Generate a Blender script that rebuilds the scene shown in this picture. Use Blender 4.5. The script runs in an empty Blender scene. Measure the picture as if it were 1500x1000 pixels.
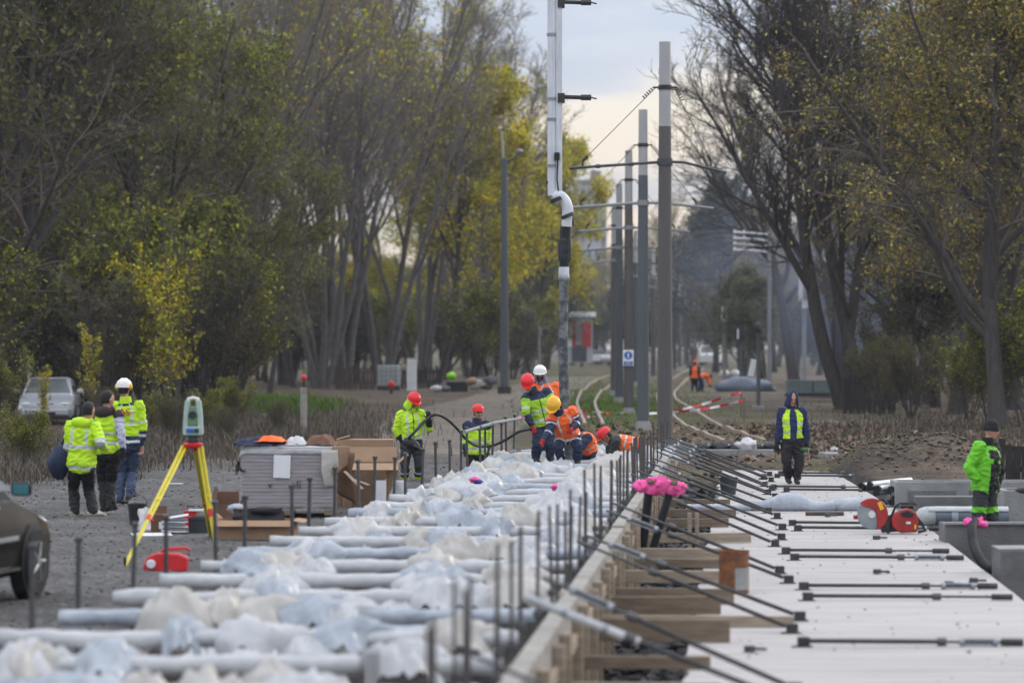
import bpy, math, random
import numpy as np
from mathutils import Vector, Matrix, noise
R = random.Random(7)
SC = bpy.context.scene
COL = SC.collection
F = 5000.0; H = 2.4; HY = 505.0     # focal length in photo pixels, eye height in metres, horizon row
def V(*a): return Vector(a)
def G(px, py, z=0.0):
    d = F*(H-z)/(py-HY); return Vector(((px-750)/F*d, d, z))
def D(px, py, d): return Vector(((px-750)/F*d, d, H-(py-HY)*d/F))
def lerp(a, b, t): return a+(b-a)*t
def sstep(a, b, x):
    t = max(0., min(1., (x-a)/(b-a))); return t*t*(3-2*t)
# ---------------------------------------------------------------- materials
def mat(name, col, rough=.7, var=.25, scale=6., bump=0., bscale=None, metal=0., col2=None, island=0., trans=0., detail=4., spec=.4, contrast=None, coat=0., stretch=None, bdetail=5):
    m = bpy.data.materials.new(name); m.use_nodes = True
    nt = m.node_tree; N = nt.nodes; L = nt.links
    b = N['Principled BSDF']; b.inputs['Roughness'].default_value = rough; b.inputs['Metallic'].default_value = metal
    b.inputs['Specular IOR Level'].default_value = spec
    if coat: b.inputs['Coat Weight'].default_value = coat; b.inputs['Coat Roughness'].default_value = .08
    tc = N.new('ShaderNodeTexCoord'); src = tc.outputs['Object']
    if stretch:
        mp = N.new('ShaderNodeMapping'); mp.inputs['Scale'].default_value = stretch; L.new(src, mp.inputs[0]); src = mp.outputs[0]
    nz = N.new('ShaderNodeTexNoise'); nz.inputs['Scale'].default_value = scale; nz.inputs['Detail'].default_value = detail
    nz.inputs['Roughness'].default_value = .6
    L.new(src, nz.inputs['Vector'])
    c1 = Vector(col[:3]); c2 = Vector(col2[:3]) if col2 else c1*(1-var); c1b = c1 if col2 else c1*(1+var*.6)
    rp = N.new('ShaderNodeValToRGB'); e = rp.color_ramp.elements
    lo, hi = contrast or (.3, .7)
    e[0].position = lo; e[1].position = hi
    e[0].color = (*c2, 1); e[1].color = (*[min(1, x) for x in c1b], 1)
    L.new(nz.outputs['Fac'], rp.inputs[0]); out = rp.outputs[0]
    if island:
        g = N.new('ShaderNodeNewGeometry'); hs = N.new('ShaderNodeHueSaturation')
        mr = N.new('ShaderNodeMapRange'); mr.inputs[3].default_value = 1-island; mr.inputs[4].default_value = 1+island
        L.new(g.outputs['Random Per Island'], mr.inputs[0]); L.new(mr.outputs[0], hs.inputs['Value'])
        mr2 = N.new('ShaderNodeMapRange'); mr2.inputs[3].default_value = .5-.045*island/.5; mr2.inputs[4].default_value = .5+.045*island/.5
        ml = N.new('ShaderNodeMath'); ml.operation = 'MULTIPLY'; ml.inputs[1].default_value = 7.13
        fr = N.new('ShaderNodeMath'); fr.operation = 'FRACT'
        L.new(g.outputs['Random Per Island'], ml.inputs[0]); L.new(ml.outputs[0], fr.inputs[0]); L.new(fr.outputs[0], mr2.inputs[0])
        L.new(mr2.outputs[0], hs.inputs['Hue']); L.new(out, hs.inputs['Color']); out = hs.outputs[0]
    L.new(out, b.inputs['Base Color'])
    if bump:
        bp = N.new('ShaderNodeBump'); bp.inputs['Strength'].default_value = min(1., bump); bp.inputs['Distance'].default_value = .03*max(1, bump)
        n2 = N.new('ShaderNodeTexNoise'); n2.inputs['Scale'].default_value = bscale or scale*4; n2.inputs['Detail'].default_value = bdetail
        L.new(src, n2.inputs['Vector']); L.new(n2.outputs['Fac'], bp.inputs['Height']); L.new(bp.outputs[0], b.inputs['Normal'])
    if trans:
        t = N.new('ShaderNodeBsdfTranslucent'); mx = N.new('ShaderNodeMixShader'); mx.inputs[0].default_value = trans
        L.new(out, t.inputs[0]); L.new(b.outputs[0], mx.inputs[1]); L.new(t.outputs[0], mx.inputs[2]); L.new(mx.outputs[0], N['Material Output'].inputs[0])
    return m
def srgb(r, g, b):
    f = lambda c: (c/255/12.92) if c <= 10 else ((c/255+.055)/1.055)**2.4
    return (f(r), f(g), f(b))
M = {}
def mm(key, *a, **k): M[key] = mat(key, *a, **k)
mm('hivis', (.50, .80, .015), .6, .15, 5, .25, 25)
mm('hivis_dull', (.34, .62, .03), .65, .18, 5, .25, 25)
mm('green_jacket', (.15, .56, .02), .6, .15, 5, .25, 25)
mm('orange', (.95, .15, .025), .6, .12, 5, .25, 25)
mm('navy', (.02, .032, .075), .75, .25, 6, .25, 30)
mm('hoodie_blue', (.014, .026, .095), .8, .25, 6, .25, 30)
mm('black_cloth', (.012, .012, .015), .8, .3, 6, .25, 30)
mm('charcoal', (.028, .032, .038), .8, .25, 6, .25, 30)
mm('denim', (.05, .075, .14), .85, .3, 7, .25, 30)
mm('brown_hood', (.045, .03, .033), .85, .3, 7, .2, 30)
mm('lavender', (.46, .46, .62), .8, .12, 5, .3, 20)
mm('grey_jacket', (.06, .062, .06), .8, .25, 6, .25, 30)
mm('grey_hood', (.22, .21, .25), .8, .2, 6, .25, 30)
mm('reflective', (.52, .55, .57), .35, .12, 12)
mm('skin', (.50, .27, .19), .55, .12, 12)
mm('dark_eye', (.03, .02, .02), .5, .1)
mm('lip', (.36, .13, .11), .5, .1)
mm('hair', (.012, .01, .01), .6, .3, 40, .5, 80)
mm('red_helmet', (.75, .025, .03), .32, .08, 6)
mm('white_helmet', (.78, .78, .76), .3, .06, 6)
mm('yellow_helmet', (.85, .47, .03), .3, .08, 6)
mm('glove_black', (.015, .016, .02), .7, .3)
mm('glove_red', (.5, .03, .04), .7, .2)
mm('glove_tan', (.40, .26, .16), .8, .25)
mm('shoe_white', (.42, .40, .34), .6, .2)
mm('shoe_dark', (.02, .02, .02), .6, .3)
mm('plastic_wrap', (.71, .715, .725), .36, .0, 2.2, .8, 7, col2=(.47, .49, .52), trans=.2, spec=.5, bdetail=1.5)
mm('plastic_cream', (.64, .62, .575), .38, .0, 2.2, .8, 7, col2=(.46, .44, .42), trans=.2, spec=.5, bdetail=1.5)
mm('plastic_clear', (.60, .65, .71), .27, .0, 3, .9, 9, col2=(.36, .41, .48), trans=.25, spec=.6, bdetail=1.5)
mm('steel', (.09, .095, .10), .45, .35, 9, .15, 40, metal=.55)
mm('steel_dark', (.052, .052, .054), .55, .4, 9, .15, 40, metal=.35)
mm('galv', (.30, .33, .36), .4, .25, 5, .1, 30, metal=.5)
mm('rust', (.26, .10, .038), .8, .0, 7, .4, 30, col2=(.09, .04, .022))
mm('rusty_steel', (.11, .07, .05), .7, .0, 12, .3, 40, col2=(.05, .045, .045), metal=.2)
mm('wood', (.25, .19, .135), .8, .0, 3, .35, 14, col2=(.12, .092, .068), stretch=(1, 9, 9))
mm('wood_pale', (.40, .33, .25), .8, .0, 3, .3, 14, col2=(.24, .19, .145), stretch=(1, 9, 9))
mm('wood_dark', (.045, .038, .034), .9, .0, 2, .4, 14, col2=(.02, .018, .018), stretch=(6, 6, 1))
mm('wood_fence', (.11, .082, .06), .9, .0, 2, .4, 14, col2=(.045, .036, .03), stretch=(6, 6, 1))
mm('formply', (.36, .345, .315), .75, .0, 2.2, .3, 20, col2=(.20, .19, .175), stretch=(1, 1, 2.5))
mm('concrete', (.34, .345, .345), .85, .0, 1.6, .3, 30, col2=(.19, .193, .195), detail=8)
mm('concrete_dark', (.20, .205, .205), .85, .0, 1.6, .35, 30, col2=(.105, .108, .11), detail=8)
mm('card', (.33, .215, .135), .8, .15, 4, .1, 20)
mm('card_dark', (.17, .105, .065), .85, .2, 4, .1, 20)
mm('brown_card', (.16, .085, .055), .85, .25, 4, .1, 20)
mm('paper', (.76, .78, .82), .8, .06)
mm('pink', (.95, .13, .42), .7, .12, 9, .4, 20)
mm('rubber', (.016, .018, .020), .55, .35, 8, .15, 40)
mm('corrugated', (.012, .014, .020), .75, .3, 8)
mm('yellow_paint', (.62, .52, .02), .45, .12, 8)
mm('red_paint', (.62, .025, .03), .4, .15, 6)
mm('saw_red', (.34, .026, .026), .38, .3, 7, .12, 30)
mm('saw_yellow', (.80, .42, .02), .5, .1)
mm('instrument', (.40, .52, .48), .4, .1)
mm('instrument_pale', (.62, .66, .64), .4, .06)
mm('instrument_dark', (.03, .05, .05), .3, .1)
mm('screen_green', (.16, .27, .17), .3, .1)
mm('white_paint', (.72, .74, .77), .35, .12, 3, .05, 10)
mm('boom_paint', (.62, .66, .72), .38, .22, 2.5, .06, 10, stretch=(3, 3, .6))
mm('hose', (.06, .07, .085), .7, .0, 7, .5, 14, col2=(.018, .021, .026), contrast=(.35, .75))
mm('hose_spatter', (.19, .20, .21), .8, .0, 7, .6, 20, col2=(.055, .064, .076), contrast=(.42, .62))
mm('pole_paint', (.105, .098, .098), .6, .12, 1.2, .05, 10, stretch=(2, 2, .4))
mm('pole_blue', (.095, .11, .125), .6, .12, 1.2, .05, 10, stretch=(2, 2, .4))
mm('pole_top', (.40, .41, .42), .6, .12, 1.5, .05, 10)
mm('post_grey', (.27, .28, .30), .6, .12, 2, .05, 10)
mm('sign_blue', (.02, .12, .50), .4, .05)
mm('sign_white', (.80, .83, .88), .4, .05)
mm('glass_dark', (.05, .06, .07), .08, .2, 2, spec=.7)
mm('car_silver', (.42, .44, .48), .28, .06, 3, metal=.35, coat=.5)
mm('car_gold', (.013, .011, .009), .2, .08, 3, spec=.10)
mm('car_white', (.7, .72, .74), .35, .06)
mm('chrome', (.7, .68, .64), .14, .05, metal=1.)
mm('tyre', (.016, .016, .017), .8, .2)
mm('mirror_teal', (.07, .22, .25), .12, .1, spec=.7)
mm('lamp_glass', (.45, .48, .5), .15, .1)
mm('white_sack', (.68, .68, .70), .6, .0, 7, .7, 10, col2=(.46, .46, .48))
mm('black_sack', (.016, .017, .021), .35, .3, 7, .6, 12)
mm('red_far', (.42, .03, .045), .6, .1)
mm('bldg_pale', (.36, .38, .42), .9, .12, .2)
mm('bldg_window', (.10, .12, .15), .3, .1)
mm('bldg_roof', (.20, .20, .21), .9, .1)
mm('ibc_white', (.50, .55, .55), .5, .1, 3, trans=.2)
mm('lime', (.28, .72, .03), .6, .1)
mm('bluegrey_roll', (.15, .18, .235), .5, .15)
mm('bucket_grey', (.035, .045, .055), .6, .2)
mm('olive_tool', (.05, .14, .06), .5, .2)
mm('green_box', (.17, .23, .22), .7, .2)
mm('blue_small', (.05, .06, .32), .6, .1)
mm('stone', (.155, .152, .152), .9, .0, 3, .3, 20, col2=(.09, .088, .088), island=.35)
mm('rubble', (.10, .10, .105), .9, .0, 3, .3, 20, col2=(.035, .036, .038), island=.5)
mm('dirt_heap', (.14, .118, .096), .95, .0, 3, .9, 12, col2=(.08, .068, .056), detail=9)
mm('dead_leaf', (.17, .115, .075), .8, .2, 2, island=.5)
mm('dry_grass', (.105, .088, .066), .85, .2, 2, island=.5, trans=.15)
mm('grass', (.115, .20, .028), .8, .2, 2, island=.4, trans=.25)
mm('bark_dark', (.085, .078, .073), .95, .0, 3, .7, 10, col2=(.042, .038, .036), stretch=(3, 3, .6))
mm('bark_grey', (.15, .138, .13), .95, .0, 3, .6, 10, col2=(.075, .068, .064), stretch=(3, 3, .6))
mm('bark_pale', (.15, .14, .13), .95, .0, 2, .6, 10, col2=(.055, .05, .046), stretch=(3, 3, .6))
mm('twig_grey', (.20, .175, .16), .9, .2)
mm('twig_brown', (.14, .118, .10), .9, .2)
mm('twig_dark', (.045, .038, .036), .9, .2)
mm('leaf_olive', (.155, .155, .032), .7, .0, .6, col2=(.085, .09, .022), island=.5, trans=.35)
mm('leaf_lime', (.40, .41, .03), .7, .0, .6, col2=(.20, .22, .022), island=.45, trans=.35)
mm('leaf_yellow', (.74, .60, .02), .7, .0, .5, col2=(.42, .38, .02), island=.4, trans=.4)
mm('leaf_gold', (.47, .36, .065), .7, .0, .5, col2=(.25, .215, .06), island=.45, trans=.35)
mm('leaf_dark', (.085, .105, .07), .7, .0, .6, col2=(.05, .065, .045), island=.5, trans=.2)
mm('leaf_sage', (.19, .205, .14), .7, .0, .6, col2=(.095, .105, .075), island=.45, trans=.25)
# red/white striped tape
def striped(name, c1, c2, freq):
    m = mat(name, c1, .5, .05); nt = m.node_tree; N = nt.nodes; L = nt.links; b = N['Principled BSDF']
    uv = N.new('ShaderNodeUVMap'); sp = N.new('ShaderNodeSeparateXYZ'); a = N.new('ShaderNodeMath'); a.operation = 'MULTIPLY'; a.inputs[1].default_value = freq
    f = N.new('ShaderNodeMath'); f.operation = 'FRACT'; g = N.new('ShaderNodeMath'); g.operation = 'GREATER_THAN'; g.inputs[1].default_value = .5
    mx = N.new('ShaderNodeMix'); mx.data_type = 'RGBA'; mx.inputs[6].default_value = (*c1, 1); mx.inputs[7].default_value = (*c2, 1)
    L.new(uv.outputs[0], sp.inputs[0]); L.new(sp.outputs[0], a.inputs[0]); L.new(a.outputs[0], f.inputs[0]); L.new(f.outputs[0], g.inputs[0]); L.new(g.outputs[0], mx.inputs[0]); L.new(mx.outputs[2], b.inputs['Base Color'])
    M[name] = m
mm('rusty_grey', (.10, .09, .085), .6, .0, 9, .2, 40, col2=(.055, .05, .05), metal=.2)
mm('crumb', (.22, .21, .205), .9, .0, 3, .2, 20, col2=(.10, .095, .09), island=.5)
mm('damp_concrete', (.27, .26, .262), .7, .2, 4, .1, 20)
striped('tape', (.78, .75, .76), (.70, .03, .05), 1.3)
# ---------------------------------------------------------------- mesh builder
class MB:
    def __init__(s): s.v = []; s.f = []; s.m = []; s.uv = None
    def add(s, vs, fs, mi=0):
        o = len(s.v); s.v += [tuple(p) for p in vs]; s.f += [tuple(i+o for i in f) for f in fs]; s.m += [mi]*len(fs); return s
    def box(s, c, size, rot=None, mi=0, taper=1.):
        x, y, z = [q/2 for q in size]; t = taper
        vs = [V(-x,-y,-z), V(x,-y,-z), V(x,y,-z), V(-x,y,-z), V(-x*t,-y*t,z), V(x*t,-y*t,z), V(x*t,y*t,z), V(-x*t,y*t,z)]
        if rot is not None:
            if not isinstance(rot, Matrix): rot = Matrix.Rotation(rot, 3, 'Z')
            vs = [rot @ p for p in vs]
        c = Vector(c); return s.add([p+c for p in vs], [(3,2,1,0),(4,5,6,7),(0,1,5,4),(1,2,6,5),(2,3,7,6),(3,0,4,7)], mi)
    def rings(s, rs, mi=0, cap=True):
        n = len(rs[0]); o = len(s.v); fs = []
        for k in range(len(rs)-1):
            for i in range(n):
                j = (i+1) % n; fs.append((k*n+i, k*n+j, (k+1)*n+j, (k+1)*n+i))
        if cap: fs.append(tuple(range(n-1, -1, -1))); b = (len(rs)-1)*n; fs.append(tuple(range(b, b+n)))
        return s.add([p for r in rs for p in r], fs, mi)
    def tube(s, pts, r, n=8, mi=0, cap=True, up=None):
        pts = [Vector(p) for p in pts]; rs = []
        if not hasattr(r, '__len__'): r = [r]*len(pts)
        prev = None
        for k, p in enumerate(pts):
            a = pts[max(0, k-1)]; b = pts[min(len(pts)-1, k+1)]; t = (b-a)
            t = t.normalized() if t.length > 1e-9 else V(0,0,1)
            if prev is None:
                u = t.cross(up if up else (V(0,0,1) if abs(t.z) < .9 else V(0,1,0))).normalized()
            else:
                u = (prev - t*prev.dot(t)).normalized()
            prev = u; w = t.cross(u); q = r[k]; qa, qb = q if hasattr(q, '__len__') else (q, q)
            rs.append([p+u*(math.cos(i/n*math.tau)*qa)+w*(math.sin(i/n*math.tau)*qb) for i in range(n)])
        return s.rings(rs, mi, cap)
    def lathe(s, c, prof, n=16, mi=0, axis=None, cap=True):
        c = Vector(c); Q = (Vector(axis).to_track_quat('Z', 'Y').to_matrix() if axis is not None else Matrix.Identity(3))
        return s.rings([[c+Q @ V(math.cos(i/n*math.tau)*r, math.sin(i/n*math.tau)*r, z) for i in range(n)] for r, z in prof], mi, cap)
    def ball(s, c, r, n=12, mi=0, rot=None, nz=0., seed=0, k=7):
        c = Vector(c); rx, ry, rz = (r, r, r) if not hasattr(r, '__len__') else r; rs = []
        for a in range(k+1):
            th = math.pi*(a+.02)/(k+.04); ring = []
            for i in range(n):
                p = V(math.sin(th)*math.cos(i/n*math.tau), math.sin(th)*math.sin(i/n*math.tau), -math.cos(th))
                if nz: p = p*(1+nz*noise.noise(p*1.7+V(seed*3.1, seed, 0))+.5*nz*noise.noise(p*4.3+V(seed, 0, 5)))
                p = V(p.x*rx, p.y*ry, p.z*rz)
                ring.append(c+(rot @ p if rot is not None else p))
            rs.append(ring)
        return s.rings(rs, mi)
    def prism(s, poly, ext, mi=0):
        poly = [Vector(p) for p in poly]; ext = Vector(ext); n = len(poly)
        return s.add(poly+[p+ext for p in poly], [tuple(range(n-1,-1,-1)), tuple(range(n,2*n))]+[(i,(i+1)%n,(i+1)%n+n,i+n) for i in range(n)], mi)
    def grid(s, fn, nu, nv, mi=0):
        return s.add([fn(i/nu, j/nv) for j in range(nv+1) for i in range(nu+1)], [(j*(nu+1)+i, j*(nu+1)+i+1, (j+1)*(nu+1)+i+1, (j+1)*(nu+1)+i) for j in range(nv) for i in range(nu)], mi)
    def build(s, name, mats, root=None, smooth=False, label=None, bevel=0., solid=0., fix=True):
        me = bpy.data.meshes.new(name); o_ = Vector(root.location) if root is not None else V(0,0,0)
        if root is None and s.v:      # a thing of one mesh gets its origin at its base
            a = np.array(s.v); o_ = Vector((*((a.min(0)+a.max(0))/2)[:2], a[:,2].min()))
        me.from_pydata([(x-o_.x, y-o_.y, z-o_.z) for x, y, z in s.v], [], s.f); 
        for k in (mats if isinstance(mats, (list, tuple)) else [mats]): me.materials.append(M[k] if isinstance(k, str) else k)
        me.polygons.foreach_set('material_index', s.m)
        if smooth is True: me.polygons.foreach_set('use_smooth', [True]*len(s.f))
        elif smooth:
            me.polygons.foreach_set('use_smooth', [True]*len(s.f)); me.update(); me.set_sharp_from_angle(angle=math.radians(smooth))
        if fix:
            import bmesh as bm_; b = bm_.new(); b.from_mesh(me); bm_.ops.recalc_face_normals(b, faces=b.faces); b.to_mesh(me); b.free()
        ob = bpy.data.objects.new(name, me); COL.objects.link(ob)
        if root is not None: ob.parent = root
        else: ob.location = o_
        if solid: q = ob.modifiers.new('solid', 'SOLIDIFY'); q.thickness = solid; q.offset = 0
        if bevel: q = ob.modifiers.new('bev', 'BEVEL'); q.width = bevel; q.segments = 2; q.limit_method = 'ANGLE'
        if label: ob['label'] = label
        return ob
def tag(o, label=None, cat=None, group=None, kind=None):
    if label: o['label'] = label
    if cat: o['category'] = cat
    if group: o['group'] = group
    if kind: o['kind'] = kind
    return o
def thing(name, loc, label, cat, group=None):
    o = bpy.data.objects.new(name, None); COL.objects.link(o); o.location = loc; o.empty_display_size = .2
    return tag(o, label, cat, group)
def subpart(o, part):     # o becomes the child of a part whose origin is the thing's own origin
    o.parent = part; return o
KIDS = {}
def kids(o): return [c for c in bpy.data.objects if c.parent == o]
def dup(root, loc, rz=None, scale=None, label=None, ks=None):
    r = root.copy(); COL.objects.link(r); r.location = loc
    if rz is not None: r.rotation_euler = (0, 0, rz)
    if scale is not None: r.scale = scale if hasattr(scale, '__len__') else (scale,)*3
    if label: r['label'] = label
    if root.name not in KIDS: KIDS[root.name] = [(c, kids(c)) for c in kids(root)]
    for ch, gs in KIDS[root.name]:
        c = ch.copy(); COL.objects.link(c); c.parent = r
        for g in gs:
            q = g.copy(); COL.objects.link(q); q.parent = c
    return r
def ordinal(k): return ['nearest','second nearest','third nearest','fourth nearest','fifth nearest','sixth nearest','seventh nearest','eighth nearest','ninth nearest','tenth nearest','eleventh nearest','twelfth nearest','thirteenth nearest','fourteenth nearest'][k]
def fn(p, s=1., o=0.): return noise.noise(Vector(p)*s+V(o*7.3, o*3.1, o))
def quads(name, centres, U, W, matkey, root=None, kind=None):
    """many small two-triangle leaves: centres (n,3), half axes U and W (n,3)"""
    n = len(centres); v = np.empty((n, 4, 3), np.float32)
    v[:,0] = centres-U; v[:,1] = centres-W*.55; v[:,2] = centres+U; v[:,3] = centres+W*.55
    return v.reshape(-1, 3)
# ---------------------------------------------------------------- camera, world, sun
cam = bpy.data.objects.new('camera', bpy.data.cameras.new('camera')); COL.objects.link(cam); SC.camera = cam
cam.location = (0, 0, H); cam.rotation_euler = (math.pi/2, 0, 0)
cd = cam.data; cd.sensor_width = 36; cd.lens = F*36/1500; cd.shift_y = (HY-500)/1500; cd.clip_start = .5; cd.clip_end = 5000
cd.dof.use_dof = True; cd.dof.focus_distance = 59.; cd.dof.aperture_fstop = 1.75
SUN_AZ, SUN_EL = math.radians(48), math.radians(24)      # azimuth measured to the right of the view direction
W = bpy.data.worlds.new('World'); SC.world = W; W.use_nodes = True
nt = W.node_tree; N = nt.nodes; L = nt.links; bg = N['Background']
sky = N.new('ShaderNodeTexSky'); sky.sky_type = 'NISHITA'; sky.sun_disc = False; sky.sun_elevation = SUN_EL; sky.sun_rotation = SUN_AZ
sky.air_density = 1.2; sky.dust_density = 2.5
tc = N.new('ShaderNodeTexCoord'); mp = N.new('ShaderNodeMapping'); mp.inputs['Scale'].default_value = (9, 9, 34); mp.inputs['Location'].default_value = (3.3, 1.2, 5.3)
nz = N.new('ShaderNodeTexNoise'); nz.inputs['Scale'].default_value = 1.; nz.inputs['Detail'].default_value = 6; nz.inputs['Roughness'].default_value = .52
L.new(tc.outputs['Generated'], mp.inputs[0]); L.new(mp.outputs[0], nz.inputs['Vector'])
rp = N.new('ShaderNodeValToRGB'); e = rp.color_ramp.elements
e[0].position = .40; e[0].color = (5.2, 5.8, 6.9, 1); e[1].position = .60; e[1].color = (8.6, 8.0, 7.2, 1)
q = e.new(.5); q.color = (6.3, 6.6, 7.3, 1)
L.new(nz.outputs['Fac'], rp.inputs[0])
# low clouds towards the horizon are warmer
sp = N.new('ShaderNodeSeparateXYZ'); L.new(tc.outputs['Generated'], sp.inputs[0])
mr = N.new('ShaderNodeMapRange'); mr.inputs[1].default_value = .02; mr.inputs[2].default_value = .085; L.new(sp.outputs[2], mr.inputs[0])
wm = N.new('ShaderNodeMix'); wm.data_type = 'RGBA'; wm.inputs[6].default_value = (1.12, 1.0, .86, 1); wm.inputs[7].default_value = (.97, .99, 1.02, 1); L.new(mr.outputs[0], wm.inputs[0])
ml = N.new('ShaderNodeMix'); ml.data_type = 'RGBA'; ml.blend_type = 'MULTIPLY'; ml.inputs[0].default_value = 1; L.new(rp.outputs[0], ml.inputs[6]); L.new(wm.outputs[2], ml.inputs[7])
mx = N.new('ShaderNodeMix'); mx.data_type = 'RGBA'; mx.inputs[0].default_value = .88
zg = N.new('ShaderNodeMapRange'); zg.inputs[1].default_value = 0; zg.inputs[2].default_value = 1; zg.inputs[3].default_value = 1.; zg.inputs[4].default_value = 2.9; L.new(sp.outputs[2], zg.inputs[0])   # an overcast sky is about three times as bright overhead
zs_ = N.new('ShaderNodeVectorMath'); zs_.operation = 'SCALE'; L.new(ml.outputs[2], zs_.inputs[0]); L.new(zg.outputs[0], zs_.inputs['Scale'])
L.new(sky.outputs[0], mx.inputs[6]); L.new(zs_.outputs[0], mx.inputs[7]); L.new(mx.outputs[2], bg.inputs[0]); bg.inputs[1].default_value = .10
sd = bpy.data.lights.new('sun', 'SUN'); sd.energy = 1.1; sd.angle = math.radians(12); sd.color = (1, .87, .70)
so = bpy.data.objects.new('sun', sd); COL.objects.link(so)
sdir = V(math.sin(SUN_AZ)*math.cos(SUN_EL), math.cos(SUN_AZ)*math.cos(SUN_EL), math.sin(SUN_EL))
so.rotation_euler = sdir.to_track_quat('Z', 'Y').to_euler(); so.location = (30, 0, 60)
SC.view_settings.view_transform = 'Standard'; SC.view_settings.look = 'None'; SC.view_settings.exposure = 0.1; SC.view_settings.gamma = 1
SC.render.engine = 'CYCLES'; cy = SC.cycles; cy.use_denoising = True; cy.max_bounces = 6; cy.diffuse_bounces = 3; cy.glossy_bounces = 2; cy.transmission_bounces = 4; cy.volume_bounces = 0; cy.transparent_max_bounces = 8
cy.caustics_reflective = False; cy.caustics_refractive = False
# ================================================================ GROUND AND THE CONSTRUCTION BED
def XL(d): return -3.56+.092*(d-24.4)
def XR(d): return -.19+.068*(d-19.2)
def SL(d): return XR(d)+1.05
def SRT(d): return float(np.interp(d, [8, 33.3, 45.5, 67.6, 90], [3.9, 5.0, 5.64, 6.35, 6.6]))
def inpoly(x, y, P):
    c = False; j = len(P)-1
    for i in range(len(P)):
        if (P[i][1] > y) != (P[j][1] > y) and x < (P[j][0]-P[i][0])*(y-P[i][1])/(P[j][1]-P[i][1])+P[i][0]: c = not c
        j = i
    return c
def gz(x, y):
    z = .05*fn((x, y, 0), .35)+.02*fn((x, y, 3), 1.3)
    if y > 60: z += sstep(60, 160, y)*.12*fn((x, y, 9), .06)
    far = 1-sstep(66, 69, y)
    if far > 0:
        a = XL(y); b = SRT(y)
        inn = sstep(a-.45, a-.1, x)*(1-sstep(b+.0, b+.25, x))*far
        z = lerp(z, -.62+.05*fn((x, y, 5), 2.2), inn)
        z = lerp(z, -.42+.05*fn((x, y, 5), 1.5), (1-inn)*sstep(b-.1, b+.1, x)*(1-sstep(8.6, 10.5, x))*(1-sstep(52, 60, y)))
    hx, hy = x-6.6-1.4, y-66.5     # spoil heap beside the slab
    z += .62*math.exp(-(hx/1.9)**2-(hy/2.6)**2)*(1+.35*fn((x, y, 2), 1.6))
    return z
xs = np.unique(np.concatenate([np.linspace(-900, -60, 12), np.linspace(-60, -14, 47), np.arange(-14, 16, .3), np.linspace(16, 60, 45), np.linspace(60, 900, 12)]))
ys = np.unique(np.concatenate([np.linspace(-60, 6, 8), np.arange(6, 80, .4), np.linspace(80, 260, 120), np.linspace(260, 1600, 20)]))
PATH = [G(*p) for p in [(535,660),(545,628),(600,603),(690,580),(780,556),(850,534),(872,524),(905,523),(890,546),(852,572),(800,600),(752,632),(745,668)]]
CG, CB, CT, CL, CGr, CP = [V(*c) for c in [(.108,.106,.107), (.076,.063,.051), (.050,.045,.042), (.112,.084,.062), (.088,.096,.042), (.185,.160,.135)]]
def gcol(x, y):
    n = fn((x, y, 1), .22); n2 = fn((x, y, 8), .9)
    c = CB.lerp(CL, max(0, min(1, .5+1.6*n2)))
    if x < XL(y)+.2 and y < 90:
        wgt = sstep(-.35, .1, n*.3+(x+9.5+.04*(y-30))/6)*(1-sstep(62, 84, y+8*n))
        c = c.lerp(CG, wgt)
    if x > 6 and y > 60: c = CB.lerp(CL, max(0, min(1, .6+1.8*n2)))
    if 3 < x < 9 and y > 92 and abs((x-6)-.5*fn((y,0,0),.05)) < 3: c = c.lerp(CGr, .35+.4*n)
    if y > 66 and -1 < x < 14 and y < 240: c = c.lerp(CGr, max(0, .35+1.2*fn((x,y,4),.12))*.7)
    if y > 106 and x > 6: c = c.lerp(CP, max(0, min(.6, .2+1.2*n)))
    if 96 < y < 118 and x > 8: c = c.lerp(CP, .85*math.exp(-((y-106-2*n)/4)**2))
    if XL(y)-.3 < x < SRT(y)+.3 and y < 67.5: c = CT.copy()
    elif x >= SRT(y) and y < 60 and x < 10: c = CG*.8
    if y < 260 and inpoly(x, y, [(p.x, p.y) for p in PATH]): c = c.lerp(CP, .85)
    if y > 260: c = c.lerp(CGr, .4)
    return c*(1+.22*n2)
mb = MB(); nx, ny = len(xs), len(ys)
mb.v = [(x, y, gz(x, y)) for y in ys for x in xs]
mb.f = [(j*nx+i, j*nx+i+1, (j+1)*nx+i+1, (j+1)*nx+i) for j in range(ny-1) for i in range(nx-1)]; mb.m = [0]*len(mb.f)
gm = bpy.data.materials.new('ground'); gm.use_nodes = True; M['ground'] = gm
nt = gm.node_tree; N = nt.nodes; L = nt.links; b = N['Principled BSDF']; b.inputs['Roughness'].default_value = .95; b.inputs['Specular IOR Level'].default_value = .15
at = N.new('ShaderNodeVertexColor'); at.layer_name = 'soil'
tc = N.new('ShaderNodeTexCoord')
def gnoise(s, d=6, rgh=.65):
    n = N.new('ShaderNodeTexNoise'); n.inputs['Scale'].default_value = s; n.inputs['Detail'].default_value = d; n.inputs['Roughness'].default_value = rgh; L.new(tc.outputs['Object'], n.inputs['Vector']); return n
a1 = gnoise(9); a2 = gnoise(1.1); a3 = gnoise(26, 3)
r1 = N.new('ShaderNodeMapRange'); r1.inputs[1].default_value = .3; r1.inputs[2].default_value = .7; r1.inputs[3].default_value = .45; r1.inputs[4].default_value = 1.6; L.new(a1.outputs[0], r1.inputs[0])
r2 = N.new('ShaderNodeMapRange'); r2.inputs[1].default_value = .3; r2.inputs[2].default_value = .7; r2.inputs[3].default_value = .72; r2.inputs[4].default_value = 1.28; L.new(a2.outputs[0], r2.inputs[0])
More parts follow.
